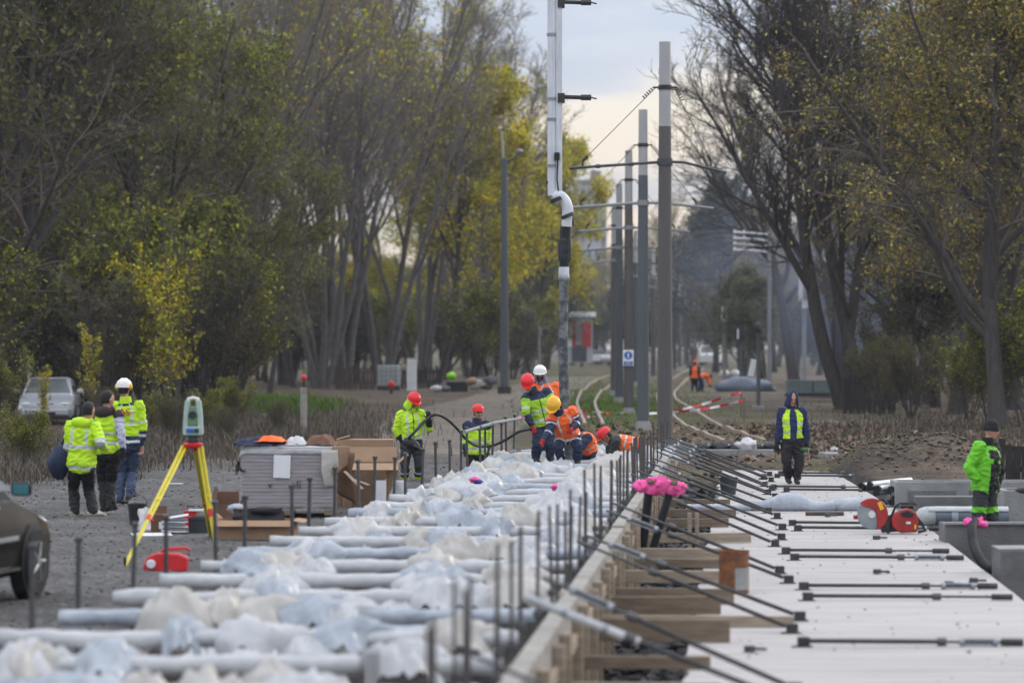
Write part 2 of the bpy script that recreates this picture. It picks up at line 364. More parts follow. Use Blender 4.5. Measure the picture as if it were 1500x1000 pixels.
r3 = N.new('ShaderNodeMapRange'); r3.inputs[1].default_value = .35; r3.inputs[2].default_value = .65; r3.inputs[3].default_value = .6; r3.inputs[4].default_value = 1.4; L.new(a3.outputs[0], r3.inputs[0])
p1 = N.new('ShaderNodeMath'); p1.operation = 'MULTIPLY'; L.new(r1.outputs[0], p1.inputs[0]); L.new(r2.outputs[0], p1.inputs[1])
p2 = N.new('ShaderNodeMath'); p2.operation = 'MULTIPLY'; L.new(p1.outputs[0], p2.inputs[0]); L.new(r3.outputs[0], p2.inputs[1])
vm = N.new('ShaderNodeVectorMath'); vm.operation = 'SCALE'; L.new(at.outputs[0], vm.inputs[0]); L.new(p2.outputs[0], vm.inputs['Scale']); L.new(vm.outputs[0], b.inputs['Base Color'])
bp = N.new('ShaderNodeBump'); bp.inputs['Distance'].default_value = .06; bp.inputs['Strength'].default_value = .9; L.new(a1.outputs[0], bp.inputs['Height']); L.new(bp.outputs[0], b.inputs['Normal'])
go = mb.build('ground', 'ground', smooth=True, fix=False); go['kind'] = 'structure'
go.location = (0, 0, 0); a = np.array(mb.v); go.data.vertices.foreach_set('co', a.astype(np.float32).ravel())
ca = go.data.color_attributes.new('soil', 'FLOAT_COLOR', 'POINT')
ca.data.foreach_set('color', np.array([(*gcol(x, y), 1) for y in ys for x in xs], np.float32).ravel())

# concrete slab
mb = MB(); ds = np.arange(9, 73.6, .5); K = 14
def slabz(x, y): return -.10+.006*fn((x, y, 0), .8)
top = []
for d in ds:
    j = .05*fn((d, 0, 2), 1.7); a, b_ = SL(d)+j+.06*fn((d, 5, 2), 3.), SRT(d)+.04*fn((d, 9, 0), 2.)
    top.append([(lerp(a, b_, i/K), d, slabz(lerp(a, b_, i/K), d)) for i in range(K+1)])
n = K+1
rows = [[(r[0][0], r[0][1], -.7)]+r+[(r[-1][0], r[-1][1], -.7)] for r in top]; n = K+3
mb.add([p for r in rows for p in r], [(k*n+i, k*n+i+1, (k+1)*n+i+1, (k+1)*n+i) for k in range(len(rows)-1) for i in range(n-1)]+[tuple(range(n)), tuple(range(len(rows)*n-1, len(rows)*n-n-1, -1))])
m = mat('slab', (.455, .435, .425), .8, .0, .9, .18, 18, col2=(.335, .32, .315), detail=9, stretch=(.45, 2.2, 1)); M['slab'] = m
# trowel lines, damp patches and cement dust in the slab
nt = m.node_tree; N = nt.nodes; L = nt.links; b = N['Principled BSDF']; old = b.inputs['Base Color'].links[0].from_socket
tc = N.new('ShaderNodeTexCoord'); mp = N.new('ShaderNodeMapping'); mp.inputs['Scale'].default_value = (.35, 3.2, 1); L.new(tc.outputs['Object'], mp.inputs[0])
nz = N.new('ShaderNodeTexNoise'); nz.inputs['Scale'].default_value = 1.3; nz.inputs['Detail'].default_value = 7; nz.inputs['Roughness'].default_value = .7; L.new(mp.outputs[0], nz.inputs['Vector'])
rr = N.new('ShaderNodeMapRange'); rr.inputs[1].default_value = .50; rr.inputs[2].default_value = .70; rr.inputs[3].default_value = 0; rr.inputs[4].default_value = .75; L.new(nz.outputs['Fac'], rr.inputs[0])
mx = N.new('ShaderNodeMix'); mx.data_type = 'RGBA'; mx.inputs[7].default_value = (.24, .235, .24, 1); L.new(rr.outputs[0], mx.inputs[0]); L.new(old, mx.inputs[6]); L.new(mx.outputs[2], b.inputs['Base Color'])
tag(mb.build('concrete_slab', 'slab', smooth=30), kind='structure')

# ---------------------------------------------------------------- wrapped sleepers
def cover_mesh(seed, key):
    r = random.Random(seed); mb = MB(); w, dp, h = r.uniform(.25, .35), r.uniform(.21, .29), r.uniform(.17, .23); sk = r.uniform(-.25, .25); cx = r.uniform(-.08, .08)
    pk = [(r.uniform(-.5, .5), r.uniform(-.35, .35), r.uniform(.4, 1.)) for _ in range(5)]
    def f(u, v):
        x = (u*2-1); y = (v*2-1); rr = math.sqrt(x*x+y*y); an = math.atan2(y, x)
        g = .85*math.exp(-2.1*rr**2.6)
        for (a, b, c) in pk: g += .40*c*math.exp(-((x-a)**2+(y-b)**2)*13)
        fold = (1-abs(fn((math.cos(an)*1.8, math.sin(an)*1.8, seed+rr*.7), 1.15)))**3
        g = min(g, 1.15)*(.74+.46*fold)
        vd = noise.voronoi(V(x*1.7+.5*y+seed, y*1.3, seed))[0]; ve = noise.voronoi(V(x*4+seed*3, y*3.2-x, seed*2))[0]
        ridge = (1-abs(fn((math.cos(an)*2.6, math.sin(an)*2.6, seed*1.9+rr*.4), 1.2)))**2
        g += .35*(vd[0]-.35)*math.exp(-rr*.7)+.22*(ve[0]-.3)*math.exp(-rr*.5)+.25*(.25-min(.25, vd[1]-vd[0]))*math.exp(-rr*.4)+.5*(ridge-.45)*rr*math.exp(-1.6*rr)
        edge = 1+.22*fn((math.cos(an), math.sin(an), seed*1.7), 1.4)
        return V(cx+x*w*edge*1.25+sk*h*g, y*dp*edge*1.25, .33+h*g-.30*sstep(.7, 1.3, rr))
    mb.grid(f, 40, 32)
    o = mb.build('plastic_cover', key, smooth=True); me = o.data; bpy.data.objects.remove(o)
    c = np.array([v[:] for v in mb.v], np.float32); zt = c[:, 2].max(); c[:, 2] = np.where(c[:, 2] > .33, .33+(c[:, 2]-.33)*h/max(.01, zt-.33), c[:, 2]); me.vertices.foreach_set('co', c.ravel()); return me
covers = [cover_mesh(s+1, ['plastic_wrap', 'plastic_cream', 'plastic_wrap', 'plastic_cream', 'plastic_clear'][s % 5]) for s in range(15)]
def bar_mb(seed, Lh):
    mb = MB(); pts = []; rr = []
    for i in range(41):
        t = i/40; x = lerp(-Lh, Lh, t)
        q = .066+.022*fn((x*2.3, seed, 0), 1.)+.012*fn((x*7, seed, 2), 1.)
        pts.append(V(x, .02*fn((x, seed, 5), 1.2), .35+.015*fn((x, seed, 8), 1.5))); rr.append((q, q*(1+.25*fn((x*3, seed, 4), 1.))))
    return mb.tube(pts, rr, 10)
rows_d = [16.0+1.95*k for k in range(26)]
for k, d in enumerate(rows_d):
    a, b_ = XL(d)+.02, XR(d)-.05; cx = (a+b_)/2
    near = d < 24
    root = thing('wrapped_sleeper', (cx, d, 0), 'white plastic wrapped sleeper bar with two bunched film covers in the long formwork row' if k > 3 else
                 ['blurred wrapped sleeper row closest to the camera at the bottom edge', 'blurred wrapped sleeper just behind the closest row', 'blurred white wrapped sleeper, third row from the bottom edge', 'blurred white wrapped sleeper, fourth row from the bottom edge'][k], 'wrapped sleeper', 'plastic wrapped sleepers in the formwork')
    mb = bar_mb(k, (b_-a)/2); o = MB(); o.v = [(p[0]+cx, p[1]+d, p[2]) for p in mb.v]; o.f = mb.f; o.m = mb.m
    o.build('bar', ['plastic_wrap', 'plastic_clear', 'plastic_wrap', 'plastic_wrap'][k % 4], root, smooth=True)
    for j in range(4):
        mb = MB(); x0 = R.uniform(-1.6, 1.3); w = R.uniform(.25, .6); sd_k = k*3+j+200; dz = R.uniform(.0, .02)
        mb.grid(lambda u, v: V(cx+x0+u*w*(1+.5*fn((v*2.2, sd_k, 0)))+.12*fn((v*3, sd_k, 3)), d+(v-.5)*(.22+.3*math.sin(u*3.14)*(1+.8*fn((u*3, v, sd_k)))), .405+dz+.095*math.sin(u*3.14)**.7*(.3+.9*(1-abs(fn((u*4, v*3, sd_k))))**3)-.8*(v-.5)**2+.06*fn((u*5, v*4, sd_k))), 16, 14)
        mb.build('film_flap', ['plastic_wrap', 'plastic_clear', 'plastic_cream'][(k+j) % 3], root, smooth=True)
    for q, off in enumerate((.92, 2.3)):
        c = bpy.data.objects.new('plastic_cover', covers[(k*2+q*7+k//5) % 15]); COL.objects.link(c); c.parent = root
        c.location = (a+off+R.uniform(-.12, .12)-cx, R.uniform(-.1, .1), R.uniform(-.03, .03)); c.rotation_euler = (0, 0, R.choice([0, math.pi])+R.uniform(-.35, .35))
        s = R.uniform(.70, 1.0)+(.18 if d > 38 else 0); c.scale = (s*R.uniform(.85, 1.15), s, s*R.uniform(.8, 1.2))
# loose film lying between the rows
for k in range(24):
    d = 18+k*1.93+R.uniform(-.3, .3); x = lerp(XL(d)+.5, XR(d)-.3, R.random()); seed = 60+k
    mb = MB(); w = R.uniform(.3, .75)
    mb.grid(lambda u, v: V(x+(u*2-1)*w*(1+.2*fn((u*2, v*2, seed))), d+.95+(v*2-1)*.5, .12+.16*(1-abs(fn((u*2.4, v*2.4, seed), 1.)))**2-.1*((u*2-1)**2+(v*2-1)**2)+.04*fn((u, v, seed), 6)), 16, 12)
    tag(mb.build('plastic_film', ['plastic_clear', 'plastic_wrap'][k % 2], smooth=True), 'crumpled clear film lying between two wrapped sleepers', 'plastic film', 'loose film between the sleepers')
# rusty boards and reinforcement seen between the near rows
for k in range(13):
    d = 17.2+k*1.95+R.uniform(-.25, .25); x0 = lerp(XL(d)+.3, XR(d)-1.6, R.random()); ln = R.uniform(.8, 1.7)
    mb = MB().box((x0+ln/2, d, .02+R.uniform(-.04, .06)), (ln, R.uniform(.12, .2), .05), R.uniform(-.12, .12))
    tag(mb.build('shuttering_board', 'rust', bevel=.006), 'rust brown board lying low between wrapped sleepers', 'board', 'boards between the sleepers')
for k, (x, col) in enumerate([((695, 703), 'pink'), ((812, 713), 'pink')]):
    p = G(x[0], x[1], .62)
    mb = MB().ball(p+V(0, 0, .0), (.065-.02*k, .05, .035), 12, 0, None, 1.1, k+3)
    if k == 0: mb.ball(p+V(.045, -.02, -.015), (.055, .05, .03), 12, 1, None, 1.0, 9)
    tag(mb.build('plastic_scrap', ['pink', 'blue_small'], smooth=True), ['pink and blue scrap of plastic lying on the white film', 'small pink scrap on the film near the upright rods'][k], 'plastic scrap')
# ---------------------------------------------------------------- stakes, panels
def stake_proto():
    r = thing('screw_stake', (0, 0, 0), 'grey steel screw stake at the left ends of the wrapped sleepers', 'stake', 'steel stakes along the far side of the formwork')
    MB().tube([(0, 0, -.45), (0, 0, .92)], .021, 8).build('rod', 'steel', r, smooth=35)
    MB().lathe((0, 0, .12), [(.022, -.02), (.05, 0), (.055, .10), (.04, .16), (.022, .17)], 10).build('collar', 'galv', r, smooth=35)
    MB().lathe((0, 0, .90), [(.03, 0), (.034, .01), (.034, .035), (.02, .045)], 8).build('cap', 'steel', r, smooth=35)
    return r
st = stake_proto(); first = True
sd_ = [15.2, 17.1, 19., 21., 23.2, 25.0, 26.6, 28.6, 30.2, 32.4, 34.2, 37, 38.6, 40.4, 42.3, 44, 45.7, 47.5, 49.4, 51, 52.8, 54.4, 55.9, 57.3, 58.7, 60, 61.3, 62.6, 63.9]
for d in sd_:
    l = (XL(d)+R.uniform(-.07, .03), d, R.uniform(-.06, .04)+(.12 if d > 54 else 0))
    if first: st.location = l; first = False
    else: q = dup(st, l, R.uniform(0, 3)); q.rotation_euler[0] = R.uniform(-.03, .03); q.rotation_euler[1] = R.uniform(-.03, .03)
def rod_proto():
    r = thing('formwork_rod', (0, 0, 0), 'slim dark upright rod along the timber formwork wall', 'formwork rod', 'upright rods along the formwork wall')
    MB().tube([(0, 0, -.5), (0, 0, 1.17)], .0128, 7).build('rod', 'rusty_grey', r, smooth=35)
    MB().lathe((0, 0, .50), [(.02, -.02), (.034, -.015), (.034, .03), (.02, .035)], 6).build('nut', 'steel', r)
    return r
rd = rod_proto(); first = True; d = 13.6
while d < 66:
    l = (XR(d)+R.uniform(-.05, .04)+.02, d, R.uniform(-.12, .05)-(.12 if d > 50 else 0))
    if first: rd.location = l; first = False
    else: q = dup(rd, l, R.uniform(0, 3)); q.rotation_euler[0] = R.uniform(-.035, .035); q.rotation_euler[1] = R.uniform(-.03, .03)
    d += R.choice([.55, .8, 1.0, 1.15])
# top rail of the guard frame at the far end
mb = MB(); mb.tube([V(XL(55)-.02, 55, 1.0), V(XL(60)-.02, 60, 1.03), V(XL(65)-.02, 65, 1.0)], .03, 8)
tag(mb.build('guard_rail', 'galv', smooth=35), 'grey top rail fixed to the stakes beside the worker in the trench', 'rail')
# formwork panels
ang = -math.atan(.068)
for k in range(20):
    d0 = 13+k*2.65; d1 = d0+2.63; a = V(XR(d0)+.13, d0, 0); b_ = V(XR(d1)+.13, d1, 0); c = (a+b_)/2; ln = (b_-a).length
    Q = Matrix.Rotation(ang, 3, 'Z')
    root = thing('timber_formwork', (c.x, c.y, -.55), ['pale formwork panel with a wide top edge at the bottom of the photo' if k == 1 else 'pale timber formwork panel standing along the trench'][0], 'formwork panel', 'formwork panels along the trench')
    MB().box(c+V(0, 0, -.06+R.uniform(-.012, .012)), (.13, ln-.02, 1.0), Q).build('board', 'formply', root, bevel=.008)
    for t in (-.33, .33):
        MB().box(c+Q @ V(.11, t*ln, -.09), (.08, .09, .92), Q).build('batten', 'wood_pale', root, bevel=.006)
    MB().box(c+Q @ V(.09, 0, .18), (.045, ln-.3, .1), Q).build('waler', 'wood_pale', root, bevel=.006)
# timber struts across the trench
lab = {0: 'nearest', 4: 'x'}
for k, (d, x0, x1, h, key) in enumerate([(19.6,.1,1.2,.10,'wood'),(21.6,.05,1.3,.12,'wood_pale'),(24.2,.1,1.25,.10,'wood_pale'),(26.4,.1,1.15,.1,'wood'),(28.7,.1,1.30,.19,'wood'),(30.2,.1,1.86,.10,'wood_pale'),(31.6,.1,1.2,.17,'wood'),(32.9,.1,1.32,.15,'wood'),(35.8,.1,1.28,.13,'wood_pale'),(38.2,.2,1.2,.1,'wood'),(39.8,.1,1.3,.13,'wood_pale'),(43.2,.1,1.5,.12,'wood_pale'),(46.8,.1,1.2,.12,'wood'),(49.4,.2,1.3,.12,'wood'),(52.6,.1,1.2,.12,'wood')]):
    a = XR(d); c = V(a+(x0+x1)/2+.08, d+R.uniform(-.1, .1), -.095+h/2); q = MB().box(c, (x1-x0, .07, h), Matrix.Rotation(R.uniform(-.07, .07), 3, 'Z') @ Matrix.Rotation(R.uniform(-.012, .012), 3, 'Y'))
    tag(q.build('timber_strut', key, bevel=.006), {4: 'thick grey timber with a squared end, lowest of the timbers beside the slab', 5: 'long thin timber reaching out over the white slab edge'}.get(k, 'weathered timber strut laid across the rubble trench'), 'timber', 'timber struts across the trench')
for k, (px, py, dd) in enumerate([(1010, 800, 42.6), (1021, 800, 42.7)]):
    p = D(px, 822, dd); q = MB().box(p+V(0, 0, .3), (.05, .06, .62), R.uniform(-.1, .1))
    tag(q.build('timber_prop', 'wood_pale', bevel=.005), 'short pale upright timber prop standing in the trench', 'timber prop', 'pair of pale props in the trench')
# ---------------------------------------------------------------- diagonal braces and loose props on the slab
def prop_parts(root, A, B, seed, flip=False):
    """telescopic prop from A (thread end) to B (foot)"""
    t = (B-A).normalized(); P = lambda f: A.lerp(B, f)
    MB().tube([P(.36), P(.985)], .019, 8).build('tube', 'steel_dark', root, smooth=35)
    MB().tube([P(0), P(.37)], .013, 7).build('thread', 'steel', root, smooth=35)
    if seed % 3 != 1:
        mb = MB(); s = V(-t.y, t.x, 0).normalized() if abs(t.z) < .99 else V(1, 0, 0)
        u = t.cross(s)
        for e in (-1, 1): mb.tube([P(.12)+u*.022*e, P(.28)+u*.022*e], .009, 6)
        mb.tube([P(.115), P(.135)], .034, 8); mb.tube([P(.265), P(.285)], .034, 8)
        mb.build('turnbuckle', 'galv', root, smooth=35)
    MB().tube([P(.345), P(.385)], .034, 8).build('collar', 'steel', root, smooth=35)
def foot(root, B, rz):
    mb = MB().box(B+V(.03, 0, -.005), (.10, .09, .075), rz).box(B+V(.02, 0, -.047), (.17, .11, .012), rz); mb.build('foot', 'steel_dark', root, bevel=.006)
braces = []
for k in range(9):
    d0 = 16.6+6.5*k+ (0 if k < 3 else R.uniform(-.4, .4)); braces += [d0, d0+1.45]
braces += [46.2, 53.4, 58.6, 60.2, 63.5, 65.]
for k, d in enumerate(braces):
    if d > 66.5: continue
    ln = 1.86+R.uniform(-.05, .12)
    A = V(XR(d)+.05, d+R.uniform(-.1, .35), .69+R.uniform(-.06, .06)); B = V(XR(d)+ln, d+R.uniform(-.15, .1), -.045)
    root = thing('brace', (B.x, B.y, -.1), 'dark diagonal brace rod running from the formwork wall down to the slab', 'brace', 'diagonal braces from the formwork to the slab')
    prop_parts(root, A, B, k)
    if k == 2: MB().tube([A.lerp(B, -.02), A.lerp(B, .40)], .031, 10).build('sleeve', 'plastic_wrap', root, smooth=35, label='white wrapped upper end')
    foot(root, B, R.uniform(-.1, .1))
loose = []
for k in range(8):
    d0 = [21.3, 27.0, 33.4, 39.6, 45.9, 52.0, 58.0, 64.2][k]; loose += [d0, d0+1.25+.1*(k % 3)] if k not in (1,) else [28.3]
for k, d in enumerate(loose):
    x0 = SL(d)+1.02+R.uniform(-.12, .12); ln = R.uniform(1.85, 2.05); dy = R.uniform(-.12, .12)
    A = V(x0+ln, d+dy, slabz(0, 0)+.036); B = V(x0, d, slabz(0, 0)+.05)
    root = thing('loose_prop', (x0+ln/2, d, -.1), 'dark adjustable prop lying flat across the white slab' if k != 2 else 'single dark prop lying closest to the camera on the slab', 'prop', 'props lying on the slab')
    prop_parts(root, A, B, k+1); foot(root, B, 0)
    MB().tube([A, A.lerp(B, .10)], .03, 8).build('end_sleeve', 'steel_dark', root, smooth=35)
for k, (px, py) in enumerate([(1098, 953), (1285, 839), (1390, 857), (1426, 852), (1284, 789), (1212, 756)]):
    p = G(px, py, -.09); mb = MB().box(p+V(0, 0, .02), (.09, .06, .05), k).tube([p+V(.03, 0, .02), p+V(.14, .02, .015)], .014, 7)
    tag(mb.build('clamp', 'steel', bevel=.004), ['short dark steel offcut on the near slab', 'small clamp by the paired props below the saw', 'small dark clamp near the slab edge', 'larger dark clamp right at the slab edge', 'steel clamp lying under the saw disc', 'small clamp beside the wrapped pipe'][k], 'clamp')
# rubble in the trench, stones on the gravel
def stones(name, n, place, size, key, kind='stuff'):
    ico = [V(0,0,1), V(.9,0,.3), V(.28,.85,.3), V(-.72,.53,.3), V(-.72,-.53,.3), V(.28,-.85,.3), V(0,0,-.6)]
    fs = [(0,1,2),(0,2,3),(0,3,4),(0,4,5),(0,5,1),(6,2,1),(6,3,2),(6,4,3),(6,5,4),(6,1,5)]
    mb = MB()
    for i in range(n):
        p = place(); s = size()
        Q = Matrix.Rotation(R.uniform(0, 6.3), 3, 'Z') @ Matrix.Rotation(R.uniform(-.6, .6), 3, 'X'); sc = V(R.uniform(.7, 1.4), R.uniform(.7, 1.2), R.uniform(.4, .9))*s
        mb.add([Q @ V(q.x*sc.x*R.uniform(.8, 1.2), q.y*sc.y, q.z*sc.z)+p for q in ico], fs)
    return tag(mb.build(name, key, fix=False), kind=kind)
def pl_tr():
    d = R.uniform(17, 66); x = R.uniform(XR(d)+.2, SL(d)); return V(x, d, gz(x, d)+.02+R.random()**2*.16)
stones('rubble', 3200, pl_tr, lambda: R.uniform(.02, .09), 'rubble')
def pl_gr():
    d = 25+R.random()**1.4*45; x = R.uniform(-9.5, XL(d)-.1); return V(x, d, gz(x, d)+.004)
stones('gravel', 4200, pl_gr, lambda: R.uniform(.008, .026)*R.choice([1, 1, 1, 1.5]), 'stone')
def pl_rt():
    d = R.uniform(24, 52); x = SRT(d)+R.uniform(.05, 2.2); return V(x, d, gz(x, d)+.01)
stones('rubble_edge', 700, pl_rt, lambda: R.uniform(.02, .07), 'rubble')
def leaf_litter(name, n, place, key, sz):
    mb = MB()
    for i in range(n):
        p = place(); a = R.uniform(0, 6.3); s = R.uniform(*sz); u = V(math.cos(a), math.sin(a), R.uniform(-.3, .3))*s; w = V(-math.sin(a), math.cos(a), R.uniform(.1, .5))*s*.7
        mb.add([p-u, p-w, p+u, p+w+V(0, 0, .5*s)], [(0, 1, 2, 3)])
    return tag(mb.build(name, key, fix=False), kind='stuff')
def pl_ll():
    d = R.uniform(66, 104); x = R.uniform(6.6, 16) if R.random() < .8 else R.uniform(2, 7); return V(x, d, gz(x, d)+.02)
leaf_litter('leaf_litter', 5500, pl_ll, 'dead_leaf', (.04, .10))
def blades(name, n, place, key, hh, lean=.35, wd=.012):
    v = []; mb = MB()
    for i in range(n):
        p = place(); h = R.uniform(*(hh(p) if callable(hh) else hh)); a = R.uniform(0, 6.3); ln = V(math.cos(a), math.sin(a), 0); l = R.uniform(0, lean)*h; s = V(-ln.y, ln.x, 0)*wd*R.uniform(.7, 1.5)
        mb.add([p-s, p+s, p+ln*l*.35+V(0, 0, h*.6)+s*.7, p+ln*l*.35+V(0, 0, h*.6)-s*.7, p+ln*l+V(0, 0, h)], [(0, 1, 2, 3), (3, 2, 4)])
    return tag(mb.build(name, key, fix=False), kind='stuff')
def pl_wd():
    while True:
        px = R.uniform(-60, 400); py = 612+R.random()*100; top_ok = py < 712-max(0, px-150)*.28+10*fn((px, 0, 0), .02)+R.gauss(0, 5)
        if top_ok:
            p = G(px, py); p.z = gz(p.x, p.y); return p
blades('dry_grass', 9500, pl_wd, 'dry_grass', lambda p: (.06, .22) if p.y > 90 else (.08, .42+.3*max(0, fn((p.x, p.y, 0), .5))), 1.6, .010)
def pl_wd2():
    px = R.gauss(390, 85); py = R.gauss(636, 18); p = G(px, py); p.z = gz(p.x, p.y); return p
blades('weeds', 9000, pl_wd2, 'dry_grass', (.12, .42), .7, .014)
def pl_g():
    px = 398+R.gauss(0, 38); py = 596+R.gauss(0, 5.5); p = G(px, py); p.z = gz(p.x, p.y); return p
blades('grass', 9000, pl_g, 'grass', (.15, .38), .7, .022)
def pl_rg():
    px = R.gauss(1400, 120); py = R.gauss(630, 20); p = G(px, py); p.z = gz(p.x, p.y); return p
blades('dead_grass', 8000, pl_rg, 'dry_grass', (.05, .25), .9, .014)
def pl_tg():
    px = R.gauss(900, 60); py = R.gauss(588, 16); p = G(px, py); p.z = gz(p.x, p.y); return p
blades('track_grass', 7000, pl_tg, 'grass', (.04, .14), .9, .02)

def pl_sl():
    d = R.uniform(22, 72); x = lerp(SL(d)+.1, SRT(d)-.05, R.random()**.8); return V(x, d, slabz(x, d))
stones('crumbs', 420, pl_sl, lambda: R.uniform(.006, .022), 'crumb')
for k in range(9):     # cast joints and dried slurry lines over the slab
    d = 24+k*5.3+R.uniform(-1.6, 1.6); mb = MB(); a = lerp(SL(d), SRT(d), R.uniform(.02, .5)); b_ = min(SRT(d)-.1, a+R.uniform(.6, 2.2)); tl = R.uniform(-.12, .12); n = 24; v = []
    for i in range(n+1):
        x = lerp(a, b_, i/n); y = d+.25*fn((x, d, 0), .8)+tl*(x-a); w = .006+.03*max(0, fn((x, d, 7), 2.)); v += [(x, y-w, slabz(x, y)+.004), (x, y+w, slabz(x, y)+.004)]
    mb.add(v, [(2*i, 2*i+2, 2*i+3, 2*i+1) for i in range(n)]); tag(mb.build('slab_joint', 'damp_concrete'), kind='structure')
# ================================================================ SITE OBJECTS
def S(d): return F/d
def txt(body, size, loc, right, up, key, root, name='lettering', depth=.001):
    cu = bpy.data.curves.new('t', 'FONT'); cu.body = body; cu.size = size; cu.extrude = depth; cu.align_x = 'CENTER'; cu.align_y = 'CENTER'
    t = bpy.data.objects.new('t', cu); COL.objects.link(t); dg = bpy.context.evaluated_depsgraph_get()
    me = bpy.data.meshes.new_from_object(t.evaluated_get(dg)); bpy.data.objects.remove(t)
    right = Vector(right).normalized(); up = Vector(up).normalized(); nrm = right.cross(up); o_ = Vector(root.location)
    Q = Matrix((right, up, nrm)).transposed()
    for v in me.vertices: v.co = Q @ v.co+Vector(loc)-o_
    me.materials.clear(); me.materials.append(M[key]); ob = bpy.data.objects.new(name, me); COL.objects.link(ob); ob.parent = root; return ob
# ---- total station on its tripod
root = thing('total_station', (*D(283, 0, 39.5)[:2], 0), 'pale green surveying instrument on a yellow and red tripod', 'surveying instrument')
hd = D(283, 650, 39.5)
for k, (ft, off) in enumerate([(G(183, 828), (-.10, -.02)), (G(318, 812), (.085, -.05)), (G(308, 786), (.02, .09))]):
    a = hd+V(off[0], off[1], -.03); mid = a.lerp(ft, .62); t = (ft-a).normalized(); s = t.cross(V(0, 1, 0)).normalized() if abs(t.y) < .9 else V(1, 0, 0)
    mb = MB()
    for e in (-1, 1): mb.tube([a+s*.020*e, mid+s*.018*e], .0175, 8)
    mb.tube([mid-t*.12, ft], [.027, .02], 8)
    mb.tube([a.lerp(ft, .45), a.lerp(ft, .47)], [(.04, .02), (.04, .02)], 8)
    lg = mb.build('leg', 'yellow_paint', root, smooth=35)
    subpart(MB().tube([mid-t*.05, mid+t*.04], .034, 8).tube([mid, mid+s*.06], .012, 6).build('clamp', 'red_paint', root, smooth=35), lg)
    subpart(MB().lathe(ft, [(.004, -.03), (.018, .04), (.02, .09)], 8).build('foot', 'steel_dark', root), lg)
MB().lathe(hd, [(.085, -.05), (.115, -.03), (.12, 0), (.10, .012), (.05, .02)], 12).box(hd+V(-.09, 0, -.05), (.05, .06, .08)).box(hd+V(.085, -.03, -.05), (.05, .06, .08)).box(hd+V(.02, .08, -.05), (.05, .06, .08)).build('tripod_head', 'red_paint', root, smooth=35)
MB().lathe(hd, [(.05, .015), (.075, .03), (.075, .05), (.06, .058), (.06, .075), (.07, .085), (.07, .105)], 12).build('tribrach', 'instrument_dark', root, smooth=35)
b0 = hd+V(0, 0, .105)
mb = MB()
for e in (-1, 1):    # two standards of the alidade, joined below and by the handle above
    mb.rings([[b0+V(e*(x+dx), y, z) for dx, y in ((-.028, -.06), (.028, -.06), (.028, .06), (-.028, .06))] for x, z in ((.085, .02), (.085, .14), (.078, .26), (.066, .36), (.058, .40))])
mb.rings([[b0+V(sx*w, sy*.065, z) for sx, sy in ((-1, -1), (1, -1), (1, 1), (-1, 1))] for w, z in ((.105, -.0), (.115, .01), (.115, .085), (.11, .10))])
mb.build('housing', 'instrument', root, bevel=.008)
MB().tube([b0+V(-.06, 0, .37), b0+V(-.055, 0, .415), b0+V(0, 0, .425), b0+V(.055, 0, .415), b0+V(.06, 0, .37)], [(.022, .03)]*5, 8).build('handle', 'instrument_pale', root, smooth=True)
MB().rings([[b0+V(sx*.055, sy*.055, z) for sx, sy in ((-1, -1), (1, -1), (1, 1), (-1, 1))] for z in (.11, .33)]).build('telescope', 'screen_green', root, bevel=.01)
MB().lathe(b0+V(0, -.055, .235), [(.042, 0), (.045, .03), (.036, .034), (.034, .02)], 14, 0, (0, -1, 0)).build('lens', 'instrument_dark', root, smooth=35)
MB().box(b0+V(-.03, -.072, .05), (.085, .012, .05)).build('display', 'sign_blue', root, bevel=.003)
MB().box(b0+V(.045, -.072, .05), (.05, .012, .05)).build('keypad', 'instrument_dark', root, bevel=.003)
# ---- things standing around the tripod
p = G(201, 768); root = thing('bucket', p, 'black plastic bucket on the gravel next to the walking men', 'bucket')
MB().lathe(p, [(.10, 0), (.125, .26), (.135, .26), (.135, .28), (.12, .28), (.10, .02)], 14).build('shell', 'rubber', root, smooth=35)
MB().tube([p+V(.13*math.cos(a), 0, .27+.13*math.sin(a)) for a in [i/8*math.pi for i in range(9)]], .006, 6).build('handle', 'steel', root, smooth=True)
def carton(name, c, size, rz, key, label, flaps=True, open_=True, extra=None, th=.008, cat='box', fl=None):
    """open carton: four thin walls, floor and folded-out flaps"""
    root = thing(name, c, label, cat); x, y, z = size; Q = Matrix.Rotation(rz, 3, 'Z'); c = Vector(c); mb = MB()
    P = lambda a, b_, h: c+Q @ V(a, b_, h)
    mb.box(P(0, 0, th/2), (x, y, th), Q)
    for e in (-1, 1):
        mb.box(P(0, e*(y/2-th/2), z/2), (x, th, z-th), Q); mb.box(P(e*(x/2-th/2), 0, z/2), (th, y-2*th, z-th), Q)
    if not open_: mb.box(P(0, 0, z-th/2), (x-2*th-.002, y-2*th-.002, th), Q)
    mb.build('carton', key, root)
    for nm, (ax, an, ln) in enumerate(fl or [('f', 40, y*.45), ('b', 60, y*.45), ('l', 70, x*.3), ('r', 35, x*.3)]):
        a = math.radians(an); dz = math.sin(a)*ln; dl = math.cos(a)*ln; e = .004
        if ax in 'fb':
            s = -1 if ax == 'f' else 1; q = [P(-x/2+e, s*y/2, z), P(x/2-e, s*y/2, z), P(x/2-e, s*(y/2+dl), z+dz), P(-x/2+e, s*(y/2+dl), z+dz)]
        else:
            s = -1 if ax == 'l' else 1; q = [P(s*x/2, -y/2+e, z), P(s*x/2, y/2-e, z), P(s*(x/2+dl), y/2-e, z+dz), P(s*(x/2+dl), -y/2+e, z+dz)]
        MB().add(q, [(0, 1, 2, 3)]).build('flap', key, root, solid=.006)
    return root
r = carton('cardboard_box', G(233, 780), (.21, .2, .24), .1, 'brown_card', 'small brown box with a white label behind the tripod leg', open_=False, fl=[('b', 80, .1)])
